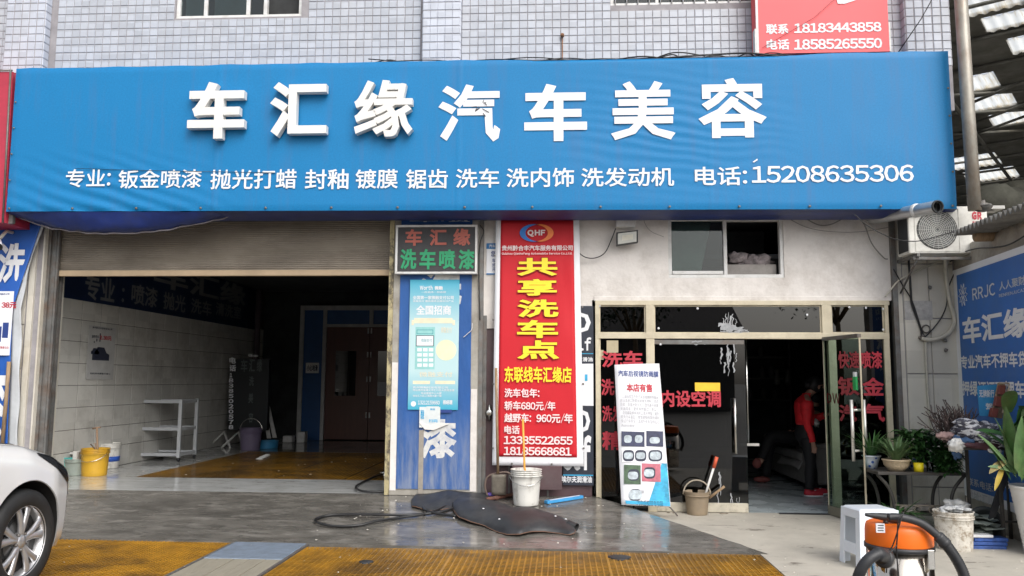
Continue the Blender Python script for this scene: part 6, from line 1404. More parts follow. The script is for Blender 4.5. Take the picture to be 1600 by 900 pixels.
m = MB(); m.lathe((3.655, -.98, TZ), [(.03, 0), (.033, .09), (.028, .09), (.026, .01), (.0005, .01)], 16); tag(obj('drinking_glass', m, M_wglass), 'small clear glass beside the yellow cup', 'glass')
gp2 = thing('floor_plant', 'grassy green plant on the floor behind the white stool', 'potted plant', (3.12, -1.0, 0)); m = MB(); m.lathe((3.24, -1.12, 0.0), [(.07, 0), (.09, .18), (.08, .18), (.0005, .16)], 18); obj('pot', m, mat('dark_pot', (.05, .05, .05), .5), gp2)
m = MB()
for i in range(70): a = U(0, 6.28); leafblade(m, (3.24 + .03 * math.cos(a), -1.12 + .03 * math.sin(a), .17), (math.cos(a), math.sin(a), U(.3, 1.5)), U(.2, .36), .013, U(.6, 2))
obj('foliage', m, ML1, gp2)
# ================================================================== rubble bucket, second stand, clothes etc
rbk = bucket('rubble_bucket', 'crusty white bucket heaped with rubble under the iron table', (3.565, -1.62, 0), .145, .165, .345, mat('crusty_white', (.58, .55, .49), .8, var=.1, scale=12, bump=.5, bscale=30, dirt=(.26, .21, .15), dirt_amt=.9, dscale=14, dlo=.47, dhi=.6), handle=False, rimn=2)
m = MB()
for i in range(26): a, r = U(0, 6.28), U(0, .13); m.blob((3.565 + r * math.cos(a), -1.62 + r * math.sin(a), .335 + U(0, .04)), (U(.02, .045), U(.02, .04), U(.012, .03)), 7, 5, .8)
obj('rubble', m, mat('rubble', (.52, .53, .53), .8, var=.3, scale=20), rbk, kind='stuff')
st = thing('clothes_stand', 'dark metal side table heaped with clothes in front of the side banner', 'table', (3.95, -1.3, 0))
SZ = .90
m = MB(); m.box(3.74, 4.38, -1.5, -1.12, SZ - .02, SZ); obj('tabletop', m, Mir, st)
for x, y in ((4.07, -1.48), (3.93, -1.16), (4.36, -1.48), (4.30, -1.16)):
    m = MB(); m.box(x - .013, x + .013, y - .013, y + .013, 0, SZ - .02); obj('leg', m, Mir, st)
m = MB(); m.box(4.06, 4.36, -1.49, -1.47, .22, .24); obj('cross_bar', m, Mir, st)
Mstr = mat('striped_knit', (.06, .06, .08), .9, var=.9, scale=16, dirt=(.62, .62, .64), dirt_amt=1.0, dscale=11, dlo=.5, dhi=.54, stretch=(1, 1, 2.4))
cl = thing('clothes_pile', 'heap of black and white striped and blue clothes on the side table', 'clothes', (3.9, -1.35, SZ))
def heap(name, label, cs, mt_, parent, nz=.5):
    m = MB()
    for c, r in cs: m.blob(c, r, 20, 12, nz, 5)
    obj(name, m, mt_, parent)
heap('striped_garment', '', [((3.95, -1.36, SZ + .15), (.22, .15, .085)), ((4.02, -1.38, SZ + .07), (.22, .17, .07)), ((3.86, -1.34, SZ + .21), (.12, .10, .055))], Mstr, cl)
heap('blue_garment', '', [((3.80, -1.36, SZ + .05), (.13, .12, .06)), ((3.72, -1.42, SZ - .01), (.05, .05, .10))], mat('denim', (.05, .10, .20), .9, var=.4, scale=20), cl)
heap('plum_garment', '', [((3.93, -1.44, SZ + .02), (.20, .10, .04))], mat('plum_cloth', (.13, .06, .07), .9, var=.3), cl)
heap('white_garment', '', [((3.70, -1.46, SZ + .02), (.065, .06, .06))], M_offw, cl, .7)
heap('pink_garment', '', [((3.66, -1.34, SZ + .10), (.08, .06, .035))], mat('faded_pink_cloth', (.30, .20, .19), .9, var=.3), cl, .7)
m = MB(); c = Vector((4.03, -1.50, SZ + .03)); m.tube([c + Vector((.07 * math.cos(t), 0, .07 * math.sin(t))) for t in [.5 + k * 5.0 / 16 for k in range(17)]], .018, 8); tag(obj('white_ring', m, M_white), 'white plastic ring hanging by the heap of clothes', 'ring')
# leaning wooden trays, blue boards
F_ = FY(-1.30)
def leaning(name, label, cat, quad, mt_, th=.05, parent=None, y=-1.3):
    F2 = FY(y); m = MB(); m.pxpoly(F2, quad, -th, 0); o = obj(name, m, mt_, parent, bev=.003)
    if parent is None: tag(o, label, cat)
    return o
wr = thing('wooden_rack', 'leaning wooden rack of reddish brown blocks above the clothes', 'rack', (4.1, -1.3, 1.1))
leaning('back_board', '', '', [(1549, 652), (1561, 598), (1578, 600), (1566, 654)], M_wood, .03, wr, -1.24)
Mrb = mat('red_brown_block', (.17, .045, .03), .5, var=.25)
for qd in ([(1563, 602), (1572, 602), (1570, 617), (1561, 616)], [(1558, 619), (1567, 620), (1564, 636), (1555, 634)], [(1551, 637), (1561, 639), (1558, 653), (1548, 651)]): leaning('block', '', '', qd, Mrb, .05, wr, -1.31)
m = MB(); F2 = FY(-1.33); m.tube([F2.at(*F2.px(1578, 599)), F2.at(*F2.px(1575, 620)), F2.at(*F2.px(1567, 645))], .010, 6); m.tube([F2.at(*F2.px(1561, 598)), F2.at(*F2.px(1578, 599))], .008, 6); obj('strap', m, mat('beige_strap', (.45, .38, .28), .7), wr)
lbn = thing('licence_notice', 'light blue notice with white characters leaning behind the dry plant', 'notice', (3.95, -1.2, 1.0)); Fz = FY(-1.18)
m = MB(); m.pxpoly(Fz, [(1527, 603), (1562, 600), (1562, 650), (1531, 650)], -.01, 0); obj('sheet', m, mat('notice_light_blue', (.04, .26, .52), .5), lbn)
m = MB(); m.pxtext(Fz, '无牌新行', 1530, 609, 1553, 621, .002, .04); m.pxtext(Fz, '驾考', 1540, 630, 1562, 641, .002, .04); obj('lettering', m, M_white, lbn)
leaning('blue_board', 'upright sky blue folder right of the wooden rack', 'folder', [(1579, 604), (1586, 603), (1589, 650), (1575, 652)], mat('sky_folder', (.06, .33, .58), .4), .10, None, -1.28)
leaning('grey_board', 'upright dark grey folder right of the sky blue folder', 'folder', [(1587, 607), (1593, 608), (1597, 648), (1590, 650)], mat('grey_folder', (.08, .08, .09), .5), .10, None, -1.26)
# dry plant
dp = thing('dry_plant', 'dried dark twiggy plant standing against the side banner', 'plant', (3.85, -1.1, .9)); m = MB()
for i in range(95):
    p = Vector((U(3.74, 3.92), U(-1.2, -1.08), .92)); d = Vector((U(-.5, .5), U(-.2, .2), 1)).normalized(); pts = [p]
    for k in range(6): d = (d + Vector((U(-.35, .35), U(-.25, .25), U(-.15, .15)))).normalized(); p = p + d * U(.03, .085); pts.append(p)
    m.tube(pts, .0045, 4)
    for k in range(5): c = pts[U(1, 6).__int__()]; leafblade(m, c, (U(-1, 1), U(-1, 1), U(-.5, 1)), U(.02, .06), U(.005, .012), 1.5, 3)
obj('twigs', m, mat('dry_twig', (.09, .065, .06), .9, var=.5), dp)
# floor clutter
m = MB(); m.lathe((4.02, -1.25, .17), [(.10, -.10), (.165, -.02), (.165, .02), (.13, .02), (.12, 0), (.04, -.06), (.001, -.05)], 28, (-.15, -1, .05))
spk = tag(obj('loudspeaker', m, mat('speaker_black', (.045, .05, .05), .6)), 'round black loudspeaker cone on the floor under the side table', 'loudspeaker')
m = MB()
for i in range(3): m.box(3.72 + .02 * i, 4.02 + .02 * i, -1.62 + .02 * i, -1.44, .005 + i * .032, .034 + i * .032)
tag(obj('blue_books', m, mat('blue_white_boards', (.04, .10, .34), .5, var=.6, scale=6), bev=.003), 'stack of flat blue boards on the floor beside the rubble bucket', 'boards')
m = MB(); m.box(3.72, 3.92, -1.60, -1.46, .105, .13); tag(obj('white_slab', m, M_white, bev=.005), 'thin white slab on top of the flat blue boards', 'slab')
m = MB()
for i in range(12): m.grid(lambda u, v, i=i, c=(U(3.72, 3.98), U(-1.4, -1.2), .13 + i * .012), a=U(0, 3): (c[0] + (u - .5) * .3 * math.cos(a) - (v - .5) * .2 * math.sin(a), c[1] + (u - .5) * .3 * math.sin(a) + (v - .5) * .2 * math.cos(a), c[2] + .03 * noise.noise(Vector((u * 3, v * 3, i)))), 6, 6)
tag(obj('paper_pile', m, mat('grey_green_paper', (.30, .34, .30), .8, var=.3, scale=9)), 'slumped pile of grey green papers under the side table', 'papers')
m = MB()
for i in range(12): m.blob((U(3.74, 3.90), U(-1.25, -1.1), U(.26, .36)), (.05, .04, .035), 9, 6, .7, 4)
tag(obj('white_bags', m, M_offw), 'crumpled whitish bags on the papers behind the rubble bucket', 'bags')
m = MB(); F2 = FY(-1.42); m.pxpoly(F2, [(1583, 690), (1590, 700), (1556, 808), (1546, 812), (1552, 790)], -.03, 0); tag(obj('black_board', m, M_rubber), 'black slanting board leaning between side table and ribbed pot', 'board')
# ================================================================== big potted canna
bp = thing('canna_plant', 'tall broad-leaved plant in a white ribbed pot at the right edge', 'potted plant', (4.22, -1.8, 0)); c = Vector((4.21, -1.83, 0)); pf = [(.13, 0)]
for i in range(30): t = i / 29; pf.append((lerp(.13, .215, t) + (.004 if i % 2 else 0), .01 + t * .57))
pf += [(.225, .585), (.225, .60), (.20, .60), (.19, .55), (.0005, .55)]
m = MB(); m.lathe(c, pf, 36); obj('ribbed_pot', m, mat('ribbed_white', (.66, .64, .60), .5, var=.05, dirt=(.45, .35, .2), dirt_amt=.35), bp)
stems = [((-.08, -.02), (-.30, .0, 1), .62), ((-.04, -.05), (-.12, -.1, 1), .80), ((.0, -.02), (-.02, -.02, 1), .72), ((.05, 0), (.12, 0, 1), .95), ((-.02, .05), (-.22, .05, 1), .85), ((.06, -.05), (.3, -.1, 1), .6), ((.02, .04), (.10, .1, 1), .7)]
for (dx, dy), d, L_ in stems:
    m = MB(); b = c + Vector((dx, dy, .55)); dd_ = Vector(d).normalized(); pts = [b + dd_ * (L_ * k / 6) for k in range(7)]; m.tube(pts, [.014 - .0012 * k for k in range(7)], 8); obj('stem', m, ML3, bp)
    for k in range(1, 6):
        a = U(0, 6.28); m = MB(); leafblade(m, pts[k], (math.cos(a) * .8 + d[0], math.sin(a) * .5 - .1, U(.6, 1.5)), U(.26, .40), U(.04, .07), U(.6, 1.6), 9, U(-.6, .6)); obj('leaf', m, ML1 if rnd() < .55 else mat('canna_green', (.065, .135, .042), .45, var=.4, scale=9, dirt=(.16, .17, .06), dirt_amt=.5, dscale=6), bp)
def bigleaf(p0, p1, w_, mt_, y0=-1.95, y1=-2.0, droop=.6):
    Fa, Fb_ = FY(y0), FY(y1); A, Bq = Fa.at(*Fa.px(*p0)), Fb_.at(*Fb_.px(*p1)); d = Bq - A; m = MB(); leafblade(m, A, d.normalized() + Vector((0, 0, droop * .5)), d.length * 1.05, w_, droop, 10, 1.2); obj('leaf', m, mt_, bp)
Mc = mat('canna_green', (.065, .135, .042), .45, var=.4, scale=9, dirt=(.16, .17, .06), dirt_amt=.5, dscale=6); Mcd = mat('canna_dark', (.04, .11, .03), .4, var=.3, scale=7)
bigleaf((1585, 735), (1572, 640), .075, Mc); bigleaf((1590, 730), (1556, 655), .06, Mc); bigleaf((1580, 750), (1540, 690), .035, Mcd); bigleaf((1590, 740), (1596, 655), .055, Mc, -2.0, -2.05); bigleaf((1588, 745), (1530, 680), .03, ML3); bigleaf((1595, 750), (1610, 690), .06, Mc); bigleaf((1600, 700), (1593, 640), .05, Mcd, -1.8, -1.8)
bigleaf((1568, 728), (1555, 765), .022, ML4, -1.95, -1.98, .2); bigleaf((1572, 722), (1548, 742), .03, mat('brown_leaf', (.22, .17, .06), .7, var=.4), -1.96, -2.0, .8); 
bigleaf((1590, 740), (1545, 730), .022, ML3)
# ================================================================== white car, nose towards the garage, right flank to the camera
CX, W2 = -4.56, .905      # centre line and half width
WY, WZ, WR = -3.93, .385, .352
NOSE, TAIL = -2.99, -7.55
# stations along Y: (y, half width, z of crest, z centre, z bottom, crest inset)
ST = [(-2.99, .30, .53, .66, .34, .9), (-3.02, .46, .60, .70, .30, .9), (-3.09, .60, .69, .75, .27, .9), (-3.20, .73, .775, .83, .25, .9), (-3.38, .835, .86, .91, .24, .9), (-3.60, .895, .945, .99, .24, .88), (-3.9, .905, 1.03, 1.07, .24, .86), (-4.3, .905, 1.075, 1.12, .24, .86),
      (-4.75, .905, 1.08, 1.12, .22, .88), (-5.6, .905, 1.06, 1.07, .20, .9), (-6.6, .90, 1.03, 1.04, .22, .9), (-7.2, .86, 1.02, 1.05, .26, .88), (-7.5, .70, .9, .98, .32, .85), (-7.55, .5, .8, .85, .38, .85)]
def sta(y):
    for a, b in zip(ST[:-1], ST[1:]):
        if b[0] <= y <= a[0]: t = (y - a[0]) / (b[0] - a[0]); return [lerp(p, q, t) for p, q in zip(a, b)]
    return ST[-1] if y < ST[-1][0] else ST[0]
def section(y):
    _, w_, zc, zm, zb, ins = sta(y); P = []
    zmid = lerp(zb, zc, .52)
    ctrl = [(0, zb), (w_ * .82, zb), (w_ * .95, zb + .05), (w_ * .99, zb + .16), (w_, zmid), (w_ * 1.0, zmid + (zc - zmid) * .45), (w_ * .985, zmid + (zc - zmid) * .75), (w_ * lerp(.95, ins + .02, .6), zc - .015), (w_ * (ins - .08), lerp(zc, zm, .25)), (w_ * .55, lerp(zc, zm, .7)), (w_ * .28, zm - .004), (0, zm)]
    pts = cat_curve([(a, b, 0) for a, b in ctrl], 4); return [(p.x, p.y) for p in pts]
car = thing('parked_car', 'white car with silver alloy wheel cut off by the left photo edge', 'car', (CX, -5.2, 0))
m = MB(); ysx = []; y = NOSE
while y > -4.6: ysx.append(y); y -= .02 if y > -3.5 else .05
while y > TAIL: ysx.append(y); y -= .12
ysx.append(TAIL)
vs = []; ns = None
for y in ysx:
    s_ = section(y); full = [(-a, b) for a, b in s_[::-1][:-1]] + s_ ; full = [(a, b) for a, b in s_] + [(-a, b) for a, b in s_[::-1][1:-1]]
    ns = len(full); vs += [(CX + a, y, b) for a, b in full]
fs = [(i * ns + k, i * ns + (k + 1) % ns, (i + 1) * ns + (k + 1) % ns, (i + 1) * ns + k) for i in range(len(ysx) - 1) for k in range(ns)]
fs += [tuple(range(ns)), tuple(range((len(ysx) - 1) * ns, len(ysx) * ns))[::-1]]
m.add(vs, fs, True)
body = obj('body', m, [M_carw, M_rubber], car)
# wheel arches cut out of the closed body
cut = MB(); cut.mi = 1
for yy in (WY, WY - 2.65):
    for sx in (-1, 1):
        xa, xb_ = (CX + W2 - .30, CX + W2 + .2) if sx > 0 else (CX - W2 - .2, CX - W2 + .30)
        ring = [(WR + .065) * 1.0] * 1; n = 40
        A = [(xa, yy + (WR + .06) * math.cos(2 * math.pi * k / n), WZ + .0 + (WR + .06) * math.sin(2 * math.pi * k / n)) for k in range(n)]; Bq = [(xb_, p[1], p[2]) for p in A]
        cut.add(A + Bq, [tuple(range(n - 1, -1, -1)), tuple(range(n, 2 * n))] + [(k, (k + 1) % n, n + (k + 1) % n, n + k) for k in range(n)])
co = obj('cutter', cut, [M_carw, M_rubber], car)
md = body.modifiers.new('arch', 'BOOLEAN'); md.object = co; md.operation = 'DIFFERENCE'; md.solver = 'EXACT'
bpy.context.view_layer.update(); dg = bpy.context.evaluated_depsgraph_get()
me = bpy.data.meshes.new_from_object(body.evaluated_get(dg)); body.modifiers.clear(); body.data = me; bpy.data.objects.remove(co)
me.set_sharp_from_angle(angle=math.radians(40)); me.materials.clear(); me.materials.append(M_carw); me.materials.append(M_tyre)
for p in me.polygons:
    q = p.center; r_ = min(math.hypot(q.y - 5.2 - yy, q.z - WZ) for yy in (WY, WY - 2.65)); p.material_index = 1 if (r_ < WR + .0605 and abs(q.x) > W2 - .5 and abs(q.x) < W2 - .004 and (abs(q.x) < W2 - .29 or abs(p.normal.x) < .3)) else 0
def wheel(x, y, sx):
    ax = (sx, 0, 0); c = Vector((x, y, WZ))
    m = MB(); R = WR
    m.lathe(c, [(.225, -.20), (.27, -.205), (R - .03, -.19), (R - .005, -.165), (R, -.12), (R, -.04), (R - .006, -.01), (R - .03, .012), (.285, .02), (.245, .012), (.232, .0), (.228, -.02), (.226, -.19)], 56, ax); w_ = obj('wheel', m, M_tyre, car)
    m = MB()
    m.lathe(c, [(.228, -.02), (.234, .004), (.238, .006), (.234, -.002), (.215, -.03), (.208, -.15)], 56, ax, cap=False); m.lathe(c, [(.001, -.005), (.035, -.005), (.045, -.015), (.06, -.03), (.062, -.06)], 28, ax)
    for k in range(5):
        for s2 in (-1, 1):
            t0 = 2 * math.pi * k / 5 + .3; t1 = t0 + s2 * .235; tw = t0 + s2 * .07
            def pp_(r, t, h): return c + Vector((sx * h, r * math.cos(t), r * math.sin(t)))
            A = []
            for r, tt, hw, h in ((.045, tw, .022, -.012), (.12, lerp(tw, t1, .45), .024, -.004), (.19, lerp(tw, t1, .85), .027, -.004), (.226, t1, .036, -.008)):
                dt = hw / r; A += [pp_(r, tt - dt, h - .012), pp_(r, tt - dt * .45, h), pp_(r, tt + dt * .45, h), pp_(r, tt + dt, h - .012), pp_(r, tt, h - .045)]
            m.add(A, [(i * 5 + q, i * 5 + (q + 1) % 5, (i + 1) * 5 + (q + 1) % 5, (i + 1) * 5 + q) for i in range(3) for q in range(5)], True)
    obj('alloy_rim', m, mat('silver_rim', (.62, .62, .63), .3, metal=.75, var=.05), w_)
    m = MB(); m.lathe(c, [(.001, -.048), (.14, -.048), (.14, -.054), (.001, -.054)], 32, ax); obj('brake_disc', m, mat('brake_dark', (.10, .10, .10), .4, metal=.6), w_); m = MB(); m.lathe(c, [(.001, -.055), (.208, -.055), (.208, -.07), (.001, -.07)], 32, ax); obj('dark_wheel_backing', m, M_tyre, w_)  # black disc behind the spokes puts the wheel's inner shade into colour
    m = MB()
    for k in range(5): t = 2 * math.pi * k / 5 + .3 + math.pi / 5; m.lathe(c + Vector((0, .057 * math.cos(t), .057 * math.sin(t))), [(.009, -.03), (.009, -.008), (.001, -.006)], 10, ax)
    objs('wheel_bolt', m, M_rail, w_)
wheel(CX + W2 - .02, WY, 1); wheel(CX - W2 + .02, WY, -1); wheel(CX + W2 - .02, WY - 2.65, 1); wheel(CX - W2 + .02, WY - 2.65, -1)
# arch lip + bumper slit
m = MB()
for yy in (WY, WY - 2.65):
    P_ = []
    for a in range(-30, 212, 6):
        t = math.radians(a); y_, z_ = yy + (WR + .058) * math.cos(t), WZ + (WR + .058) * math.sin(t); s_ = [p for p in section(y_)]
        xx = max((p[0] for p in s_ if abs(p[1] - z_) < .04), default=None)
        if xx: P_.append((CX + xx - .006, y_, z_))
    m.tube(P_, .005, 6)
objs('arch_lip', m, mat('lip_grey', (.30, .30, .30), .5), car)
def on_body(y, f, off=.004):
    """point on the right flank: f runs over the section outline"""
    s_ = section(y); i = f * (len(s_) - 1); k = min(int(i), len(s_) - 2); a = Vector(s_[k]).lerp(Vector(s_[k + 1]), i - k); e = .004
    n_ = Vector((s_[k + 1][1] - s_[k][1], -(s_[k + 1][0] - s_[k][0]))); n_.normalize(); a = a + n_ * off; return Vector((CX + a.x, y, a.y))
def patch(name, y0, y1, f0, f1, mt_, off, nu=16, nv=8, parent=car, shape=None):
    m = MB()
    def fn(u, v):
        yy = lerp(y0, y1, u); a, b = (f0, f1) if shape is None else shape(u); return on_body(yy, lerp(a, b, v), off + .006 * math.sin(math.pi * u) * math.sin(math.pi * v))
    m.grid(fn, nu, nv); return obj(name, m, mt_, parent)
hl = patch('headlight', -3.80, -3.10, .5, .7, mat('headlight_glass', (.03, .032, .036), .08, coat=1.0), .004, 24, 8, shape=lambda u: (lerp(.59, .40, u ** .8), lerp(.61, .675, min(1, u * 1.6))))
patch('light_strip', -3.32, -3.22, .55, .69, mat('lamp_white', (.75, .77, .8), .2), .011, 8, 8, hl, shape=lambda u: (lerp(.48, .45, u), lerp(.665, .655, u)))
patch('indicator', -3.17, -3.13, .55, .69, mat('lamp_grey', (.35, .38, .40), .2), .010, 6, 6, hl, shape=lambda u: (.46, .67))
m = MB(); m.tube([on_body(-3.65 - .05 * k, .715, .0) for k in range(22)], .0035, 5); obj('panel_gap', m, M_cable, car)
# cabin
m = MB(); K = [(-4.55, .72, 1.02, .60), (-5.25, .70, 1.42, .60), (-5.7, .69, 1.50, .58), (-6.6, .68, 1.48, .57), (-7.35, .68, 1.06, .58)]
vs = []
for y, wl_, zt2, wt in K: vs += [(CX + wl_ + .12, y, 1.0), (CX + wt, y, zt2), (CX + wt * .5, y, zt2 + .02), (CX - wt * .5, y, zt2 + .02), (CX - wt, y, zt2), (CX - wl_ - .12, y, 1.0)]
m.add(vs, [(i * 6 + k, i * 6 + k + 1, (i + 1) * 6 + k + 1, (i + 1) * 6 + k) for i in range(4) for k in range(5)], True); obj('cabin_glass', m, mat('car_glass', (.02, .025, .03), .05, spec=.8), car)
m = MB(); m.grid(lambda u, v: (CX + lerp(-.6, .6, u), lerp(-5.28, -6.75, v), 1.52 - .05 * (2 * u - 1) ** 2 - .04 * (2 * v - 1) ** 2), 10, 10, thick=(0, 0, .02)); obj('roof', m, M_carw, car)
m = MB()
for sx in (-1, 1):
    m.tube([(CX + sx * .83, -4.5, 1.01), (CX + sx * .62, -5.3, 1.45)], .03, 6); m.tube([(CX + sx * .60, -5.3, 1.46), (CX + sx * .59, -6.7, 1.46), (CX + sx * .80, -7.35, 1.05)], .03, 6); m.tube([(CX + sx * .84, -5.95, 1.0), (CX + sx * .60, -5.9, 1.47)], .03, 6)
objs('roof_pillar', m, M_carw, car)
m = MB(); m.blob((CX + 1.02, -5.0, 1.08), (.11, .06, .075), 14, 8); m.tube([(CX + .88, -5.0, 1.02), (CX + 1.0, -5.0, 1.05)], .02, 6); obj('wing_mirror', m, M_carw, car)
# ================================================================== people
def skin_mesh(name, pts, edges, mt_, parent, sub=2, root=0, smooth=True):
    me = bpy.data.meshes.new(name); org = WL[parent.name]; me.from_pydata([tuple(Vector(p[0]) - org) for p in pts], edges, [])
    o = bpy.data.objects.new(name, me); COL.objects.link(o); o.parent = parent; WL[o.name] = org
    md = o.modifiers.new('skin', 'SKIN'); md.use_smooth_shade = True
    sv = me.skin_vertices[0].data
    for i, p in enumerate(pts):
        r = p[1]; sv[i].radius = (r, r) if not isinstance(r, tuple) else r
        sv[i].use_root = (i == root)
    ss = o.modifiers.new('sub', 'SUBSURF'); ss.levels = sub; ss.render_levels = sub
    bpy.context.view_layer.update(); dg = bpy.context.evaluated_depsgraph_get()
    m2 = bpy.data.meshes.new_from_object(o.evaluated_get(dg)); o.modifiers.clear(); o.data = m2; m2.materials.clear(); m2.materials.append(mt_)
    for p in m2.polygons: p.use_smooth = True
    return o
PX, PY, PZ = 3.16, 1.45, .05
per = thing('person', 'person in a red jacket, black leggings and red shoes standing in the doorway', 'person', (PX, PY, PZ))
def W_(x, y, z): return (PX + x, PY + y, PZ + z)
# facing +X, head bent forward; side -Y is towards the camera
B_ = [(W_(0, 0, .80), (.115, .13)), (W_(.0, 0, .95), (.095, .12)), (W_(-.01, 0, 1.10), (.10, .14)), (W_(-.02, 0, 1.21), (.085, .13)), (W_(.03, 0, 1.28), .05), (W_(.08, 0, 1.33), .05), (W_(.13, 0, 1.37), (.085, .075)), (W_(.16, 0, 1.44), (.085, .075)),
      (W_(0, -.08, .74), .095), (W_(.01, -.09, .58), .078), (W_(.015, -.09, .42), .055), (W_(.0, -.09, .28), .055), (W_(-.01, -.09, .10), .036), (W_(0, -.09, .045), .038), (W_(.13, -.10, .025), .03),
      (W_(0, .08, .74), .095), (W_(.06, .10, .58), .078), (W_(.08, .11, .42), .055), (W_(.10, .12, .28), .055), (W_(.12, .13, .10), .036), (W_(.13, .13, .045), .038), (W_(.26, .12, .025), .03),
      (W_(-.02, -.15, 1.19), .06), (W_(-.04, -.20, 1.04), .045), (W_(-.04, -.21, .93), .038), (W_(.0, -.21, .80), .032), (W_(.02, -.21, .70), .024), (W_(.03, -.21, .65), .03),
      (W_(.0, .15, 1.19), .06), (W_(.08, .19, 1.05), .045), (W_(.16, .17, .98), .036), (W_(.27, .10, 1.02), .025), (W_(.32, .08, 1.04), .03)]
E_ = [(0, 1), (1, 2), (2, 3), (3, 4), (4, 5), (5, 6), (6, 7), (0, 8), (8, 9), (9, 10), (10, 11), (11, 12), (12, 13), (13, 14), (0, 15), (15, 16), (16, 17), (17, 18), (18, 19), (19, 20), (20, 21), (3, 22), (22, 23), (23, 24), (24, 25), (25, 26), (26, 27), (3, 28), (28, 29), (29, 30), (30, 31), (31, 32)]
# fingers of the hanging hand and thumb
for k, (dy, dx, L_) in enumerate(((-.018, .012, .07), (-.006, .004, .078), (.006, -.004, .074), (.018, -.012, .060))):
    b = len(B_); B_ += [(W_(.03 + dx, -.21 + dy * 1.1, .625), .009), (W_(.035 + dx * 1.3, -.21 + dy * 1.3, .59), .008), (W_(.03 + dx * 1.3, -.21 + dy * 1.3, .59 - L_ * .45), .0065)]; E_ += [(27, b), (b, b + 1), (b + 1, b + 2)]
b = len(B_); B_ += [(W_(.055, -.215, .64), .010), (W_(.068, -.22, .605), .008)]; E_ += [(27, b), (b, b + 1)]
for dy in (-.02, -.007, .007, .02):
    b = len(B_); B_ += [(W_(.35, .08 + dy, 1.045), .008), (W_(.375, .08 + dy, 1.02), .007)]; E_ += [(32, b), (b, b + 1)]
skin_mesh('body', B_, E_, M_skin, per)
# clothing over the same joints, a little larger
def sub(idx, edges, grow, name, mt_, root=0, **k):
    mp = {i: j for j, i in enumerate(idx)}; P = []
    for i in idx:
        r = B_[i][1]; r = tuple(a + grow for a in r) if isinstance(r, tuple) else r + grow; P.append((B_[i][0], r))
    return skin_mesh(name, P, [(mp[a], mp[b]) for a, b in edges if a in mp and b in mp], mt_, per, root=root, **k)
Mred = mat('red_jacket', (.78, .02, .03), .7, var=.15, scale=12, bump=.3, bscale=20); Mleg = mat('black_leggings', (.012, .012, .014), .7, var=.2)
def pc(i): return Vector(B_[i][0])
m = MB(); m.etube([(*W_(0, 0, .66), .07, .14), (*W_(0, 0, .72), .125, .165), (*W_(-.01, 0, .80), .135, .17), (*W_(-.005, 0, .88), .115, .15), (*W_(0, 0, .94), .10, .135)])
for L_ in ((8, 9, 10, 11, 12), (15, 16, 17, 18, 19)):
    rr = (.10, .085, .062, .062, .045); c_ = cat_curve([pc(i) for i in L_], 4); m.tube(c_, [lerp(rr[min(int(k / 4), 3)], rr[min(int(k / 4) + 1, 4)], (k % 4) / 4) for k in range(len(c_))], 16)
obj('leggings', m, Mleg, per)
m = MB(); m.etube([(*W_(.005, 0, .90), .115, .145), (*W_(.0, 0, .93), .122, .155), (*W_(-.01, 0, 1.02), .115, .16), (*W_(-.015, 0, 1.12), .12, .18), (*W_(-.02, 0, 1.20), .105, .185), (*W_(-.01, 0, 1.25), .075, .13), (*W_(.02, 0, 1.285), .055, .065), (*W_(.035, 0, 1.31), .058, .062)])
for L_ in ((22, 23, 24, 25, 26), (28, 29, 30, 31)):
    rr = (.085, .068, .052, .042, .036); c_ = cat_curve([pc(i) for i in L_], 4); m.tube(c_, [lerp(rr[min(int(k / 4), 3)], rr[min(int(k / 4) + 1, 4)], (k % 4) / 4) * (1 + .05 * math.sin(k * 2.1)) for k in range(len(c_))], 14)
obj('jacket', m, Mred, per)
m = MB(); m.blob(W_(.10, -.03, .93), (.06, .12, .06), 14, 8, .4, 4); obj('shirt_hem', m, mat('patterned_grey', (.40, .40, .38), .8, var=.6, scale=30), per)
m = MB(); m.blob(W_(.13, 0, 1.42), (.105, .092, .115), 18, 12, .15); m.blob(W_(.045, 0, 1.42), (.05, .06, .05), 12, 8, .2); obj('hair', m, mat('black_hair', (.01, .01, .011), .5, var=.3), per)
m = MB(); m.blob(W_(.235, 0, 1.39), (.02, .012, .016), 8, 6); m.blob(W_(.16, -.085, 1.39), (.018, .01, .028), 8, 6); obj('face_features', m, M_skin, per)
m = MB(); m.blob(W_(.222, -.03, 1.405), (.008, .010, .006), 8, 6); m.blob(W_(.222, .03, 1.405), (.008, .010, .006), 8, 6); m.blob(W_(.222, 0, 1.348), (.008, .022, .006), 8, 6); obj('eyes_and_mouth', m, M_ink, per)
m = MB(); m.tube([W_(.15, -.09, 1.40), W_(.20, -.085, 1.415), W_(.235, -.05, 1.42)], .006, 5); obj('glasses_arm', m, M_skin, per)
Msh = mat('red_shoe', (.50, .03, .05), .6, var=.15)
for dx, dy in ((0, -.09), (.13, .13)):
    m = MB(); m.blob(W_(dx + .045, dy, .045), (.125, .045, .045), 18, 10); m.blob(W_(dx - .02, dy, .07), (.055, .042, .045), 14, 8); s_ = obj('shoe', m, Msh, per)
    m = MB(); m.blob(W_(dx + .045, dy, .016), (.13, .048, .018), 18, 8); m.tube([W_(dx + .05, dy - .03, .088), W_(dx + .09, dy + .02, .085)], .006, 5); obj('sole', m, M_paper, s_)
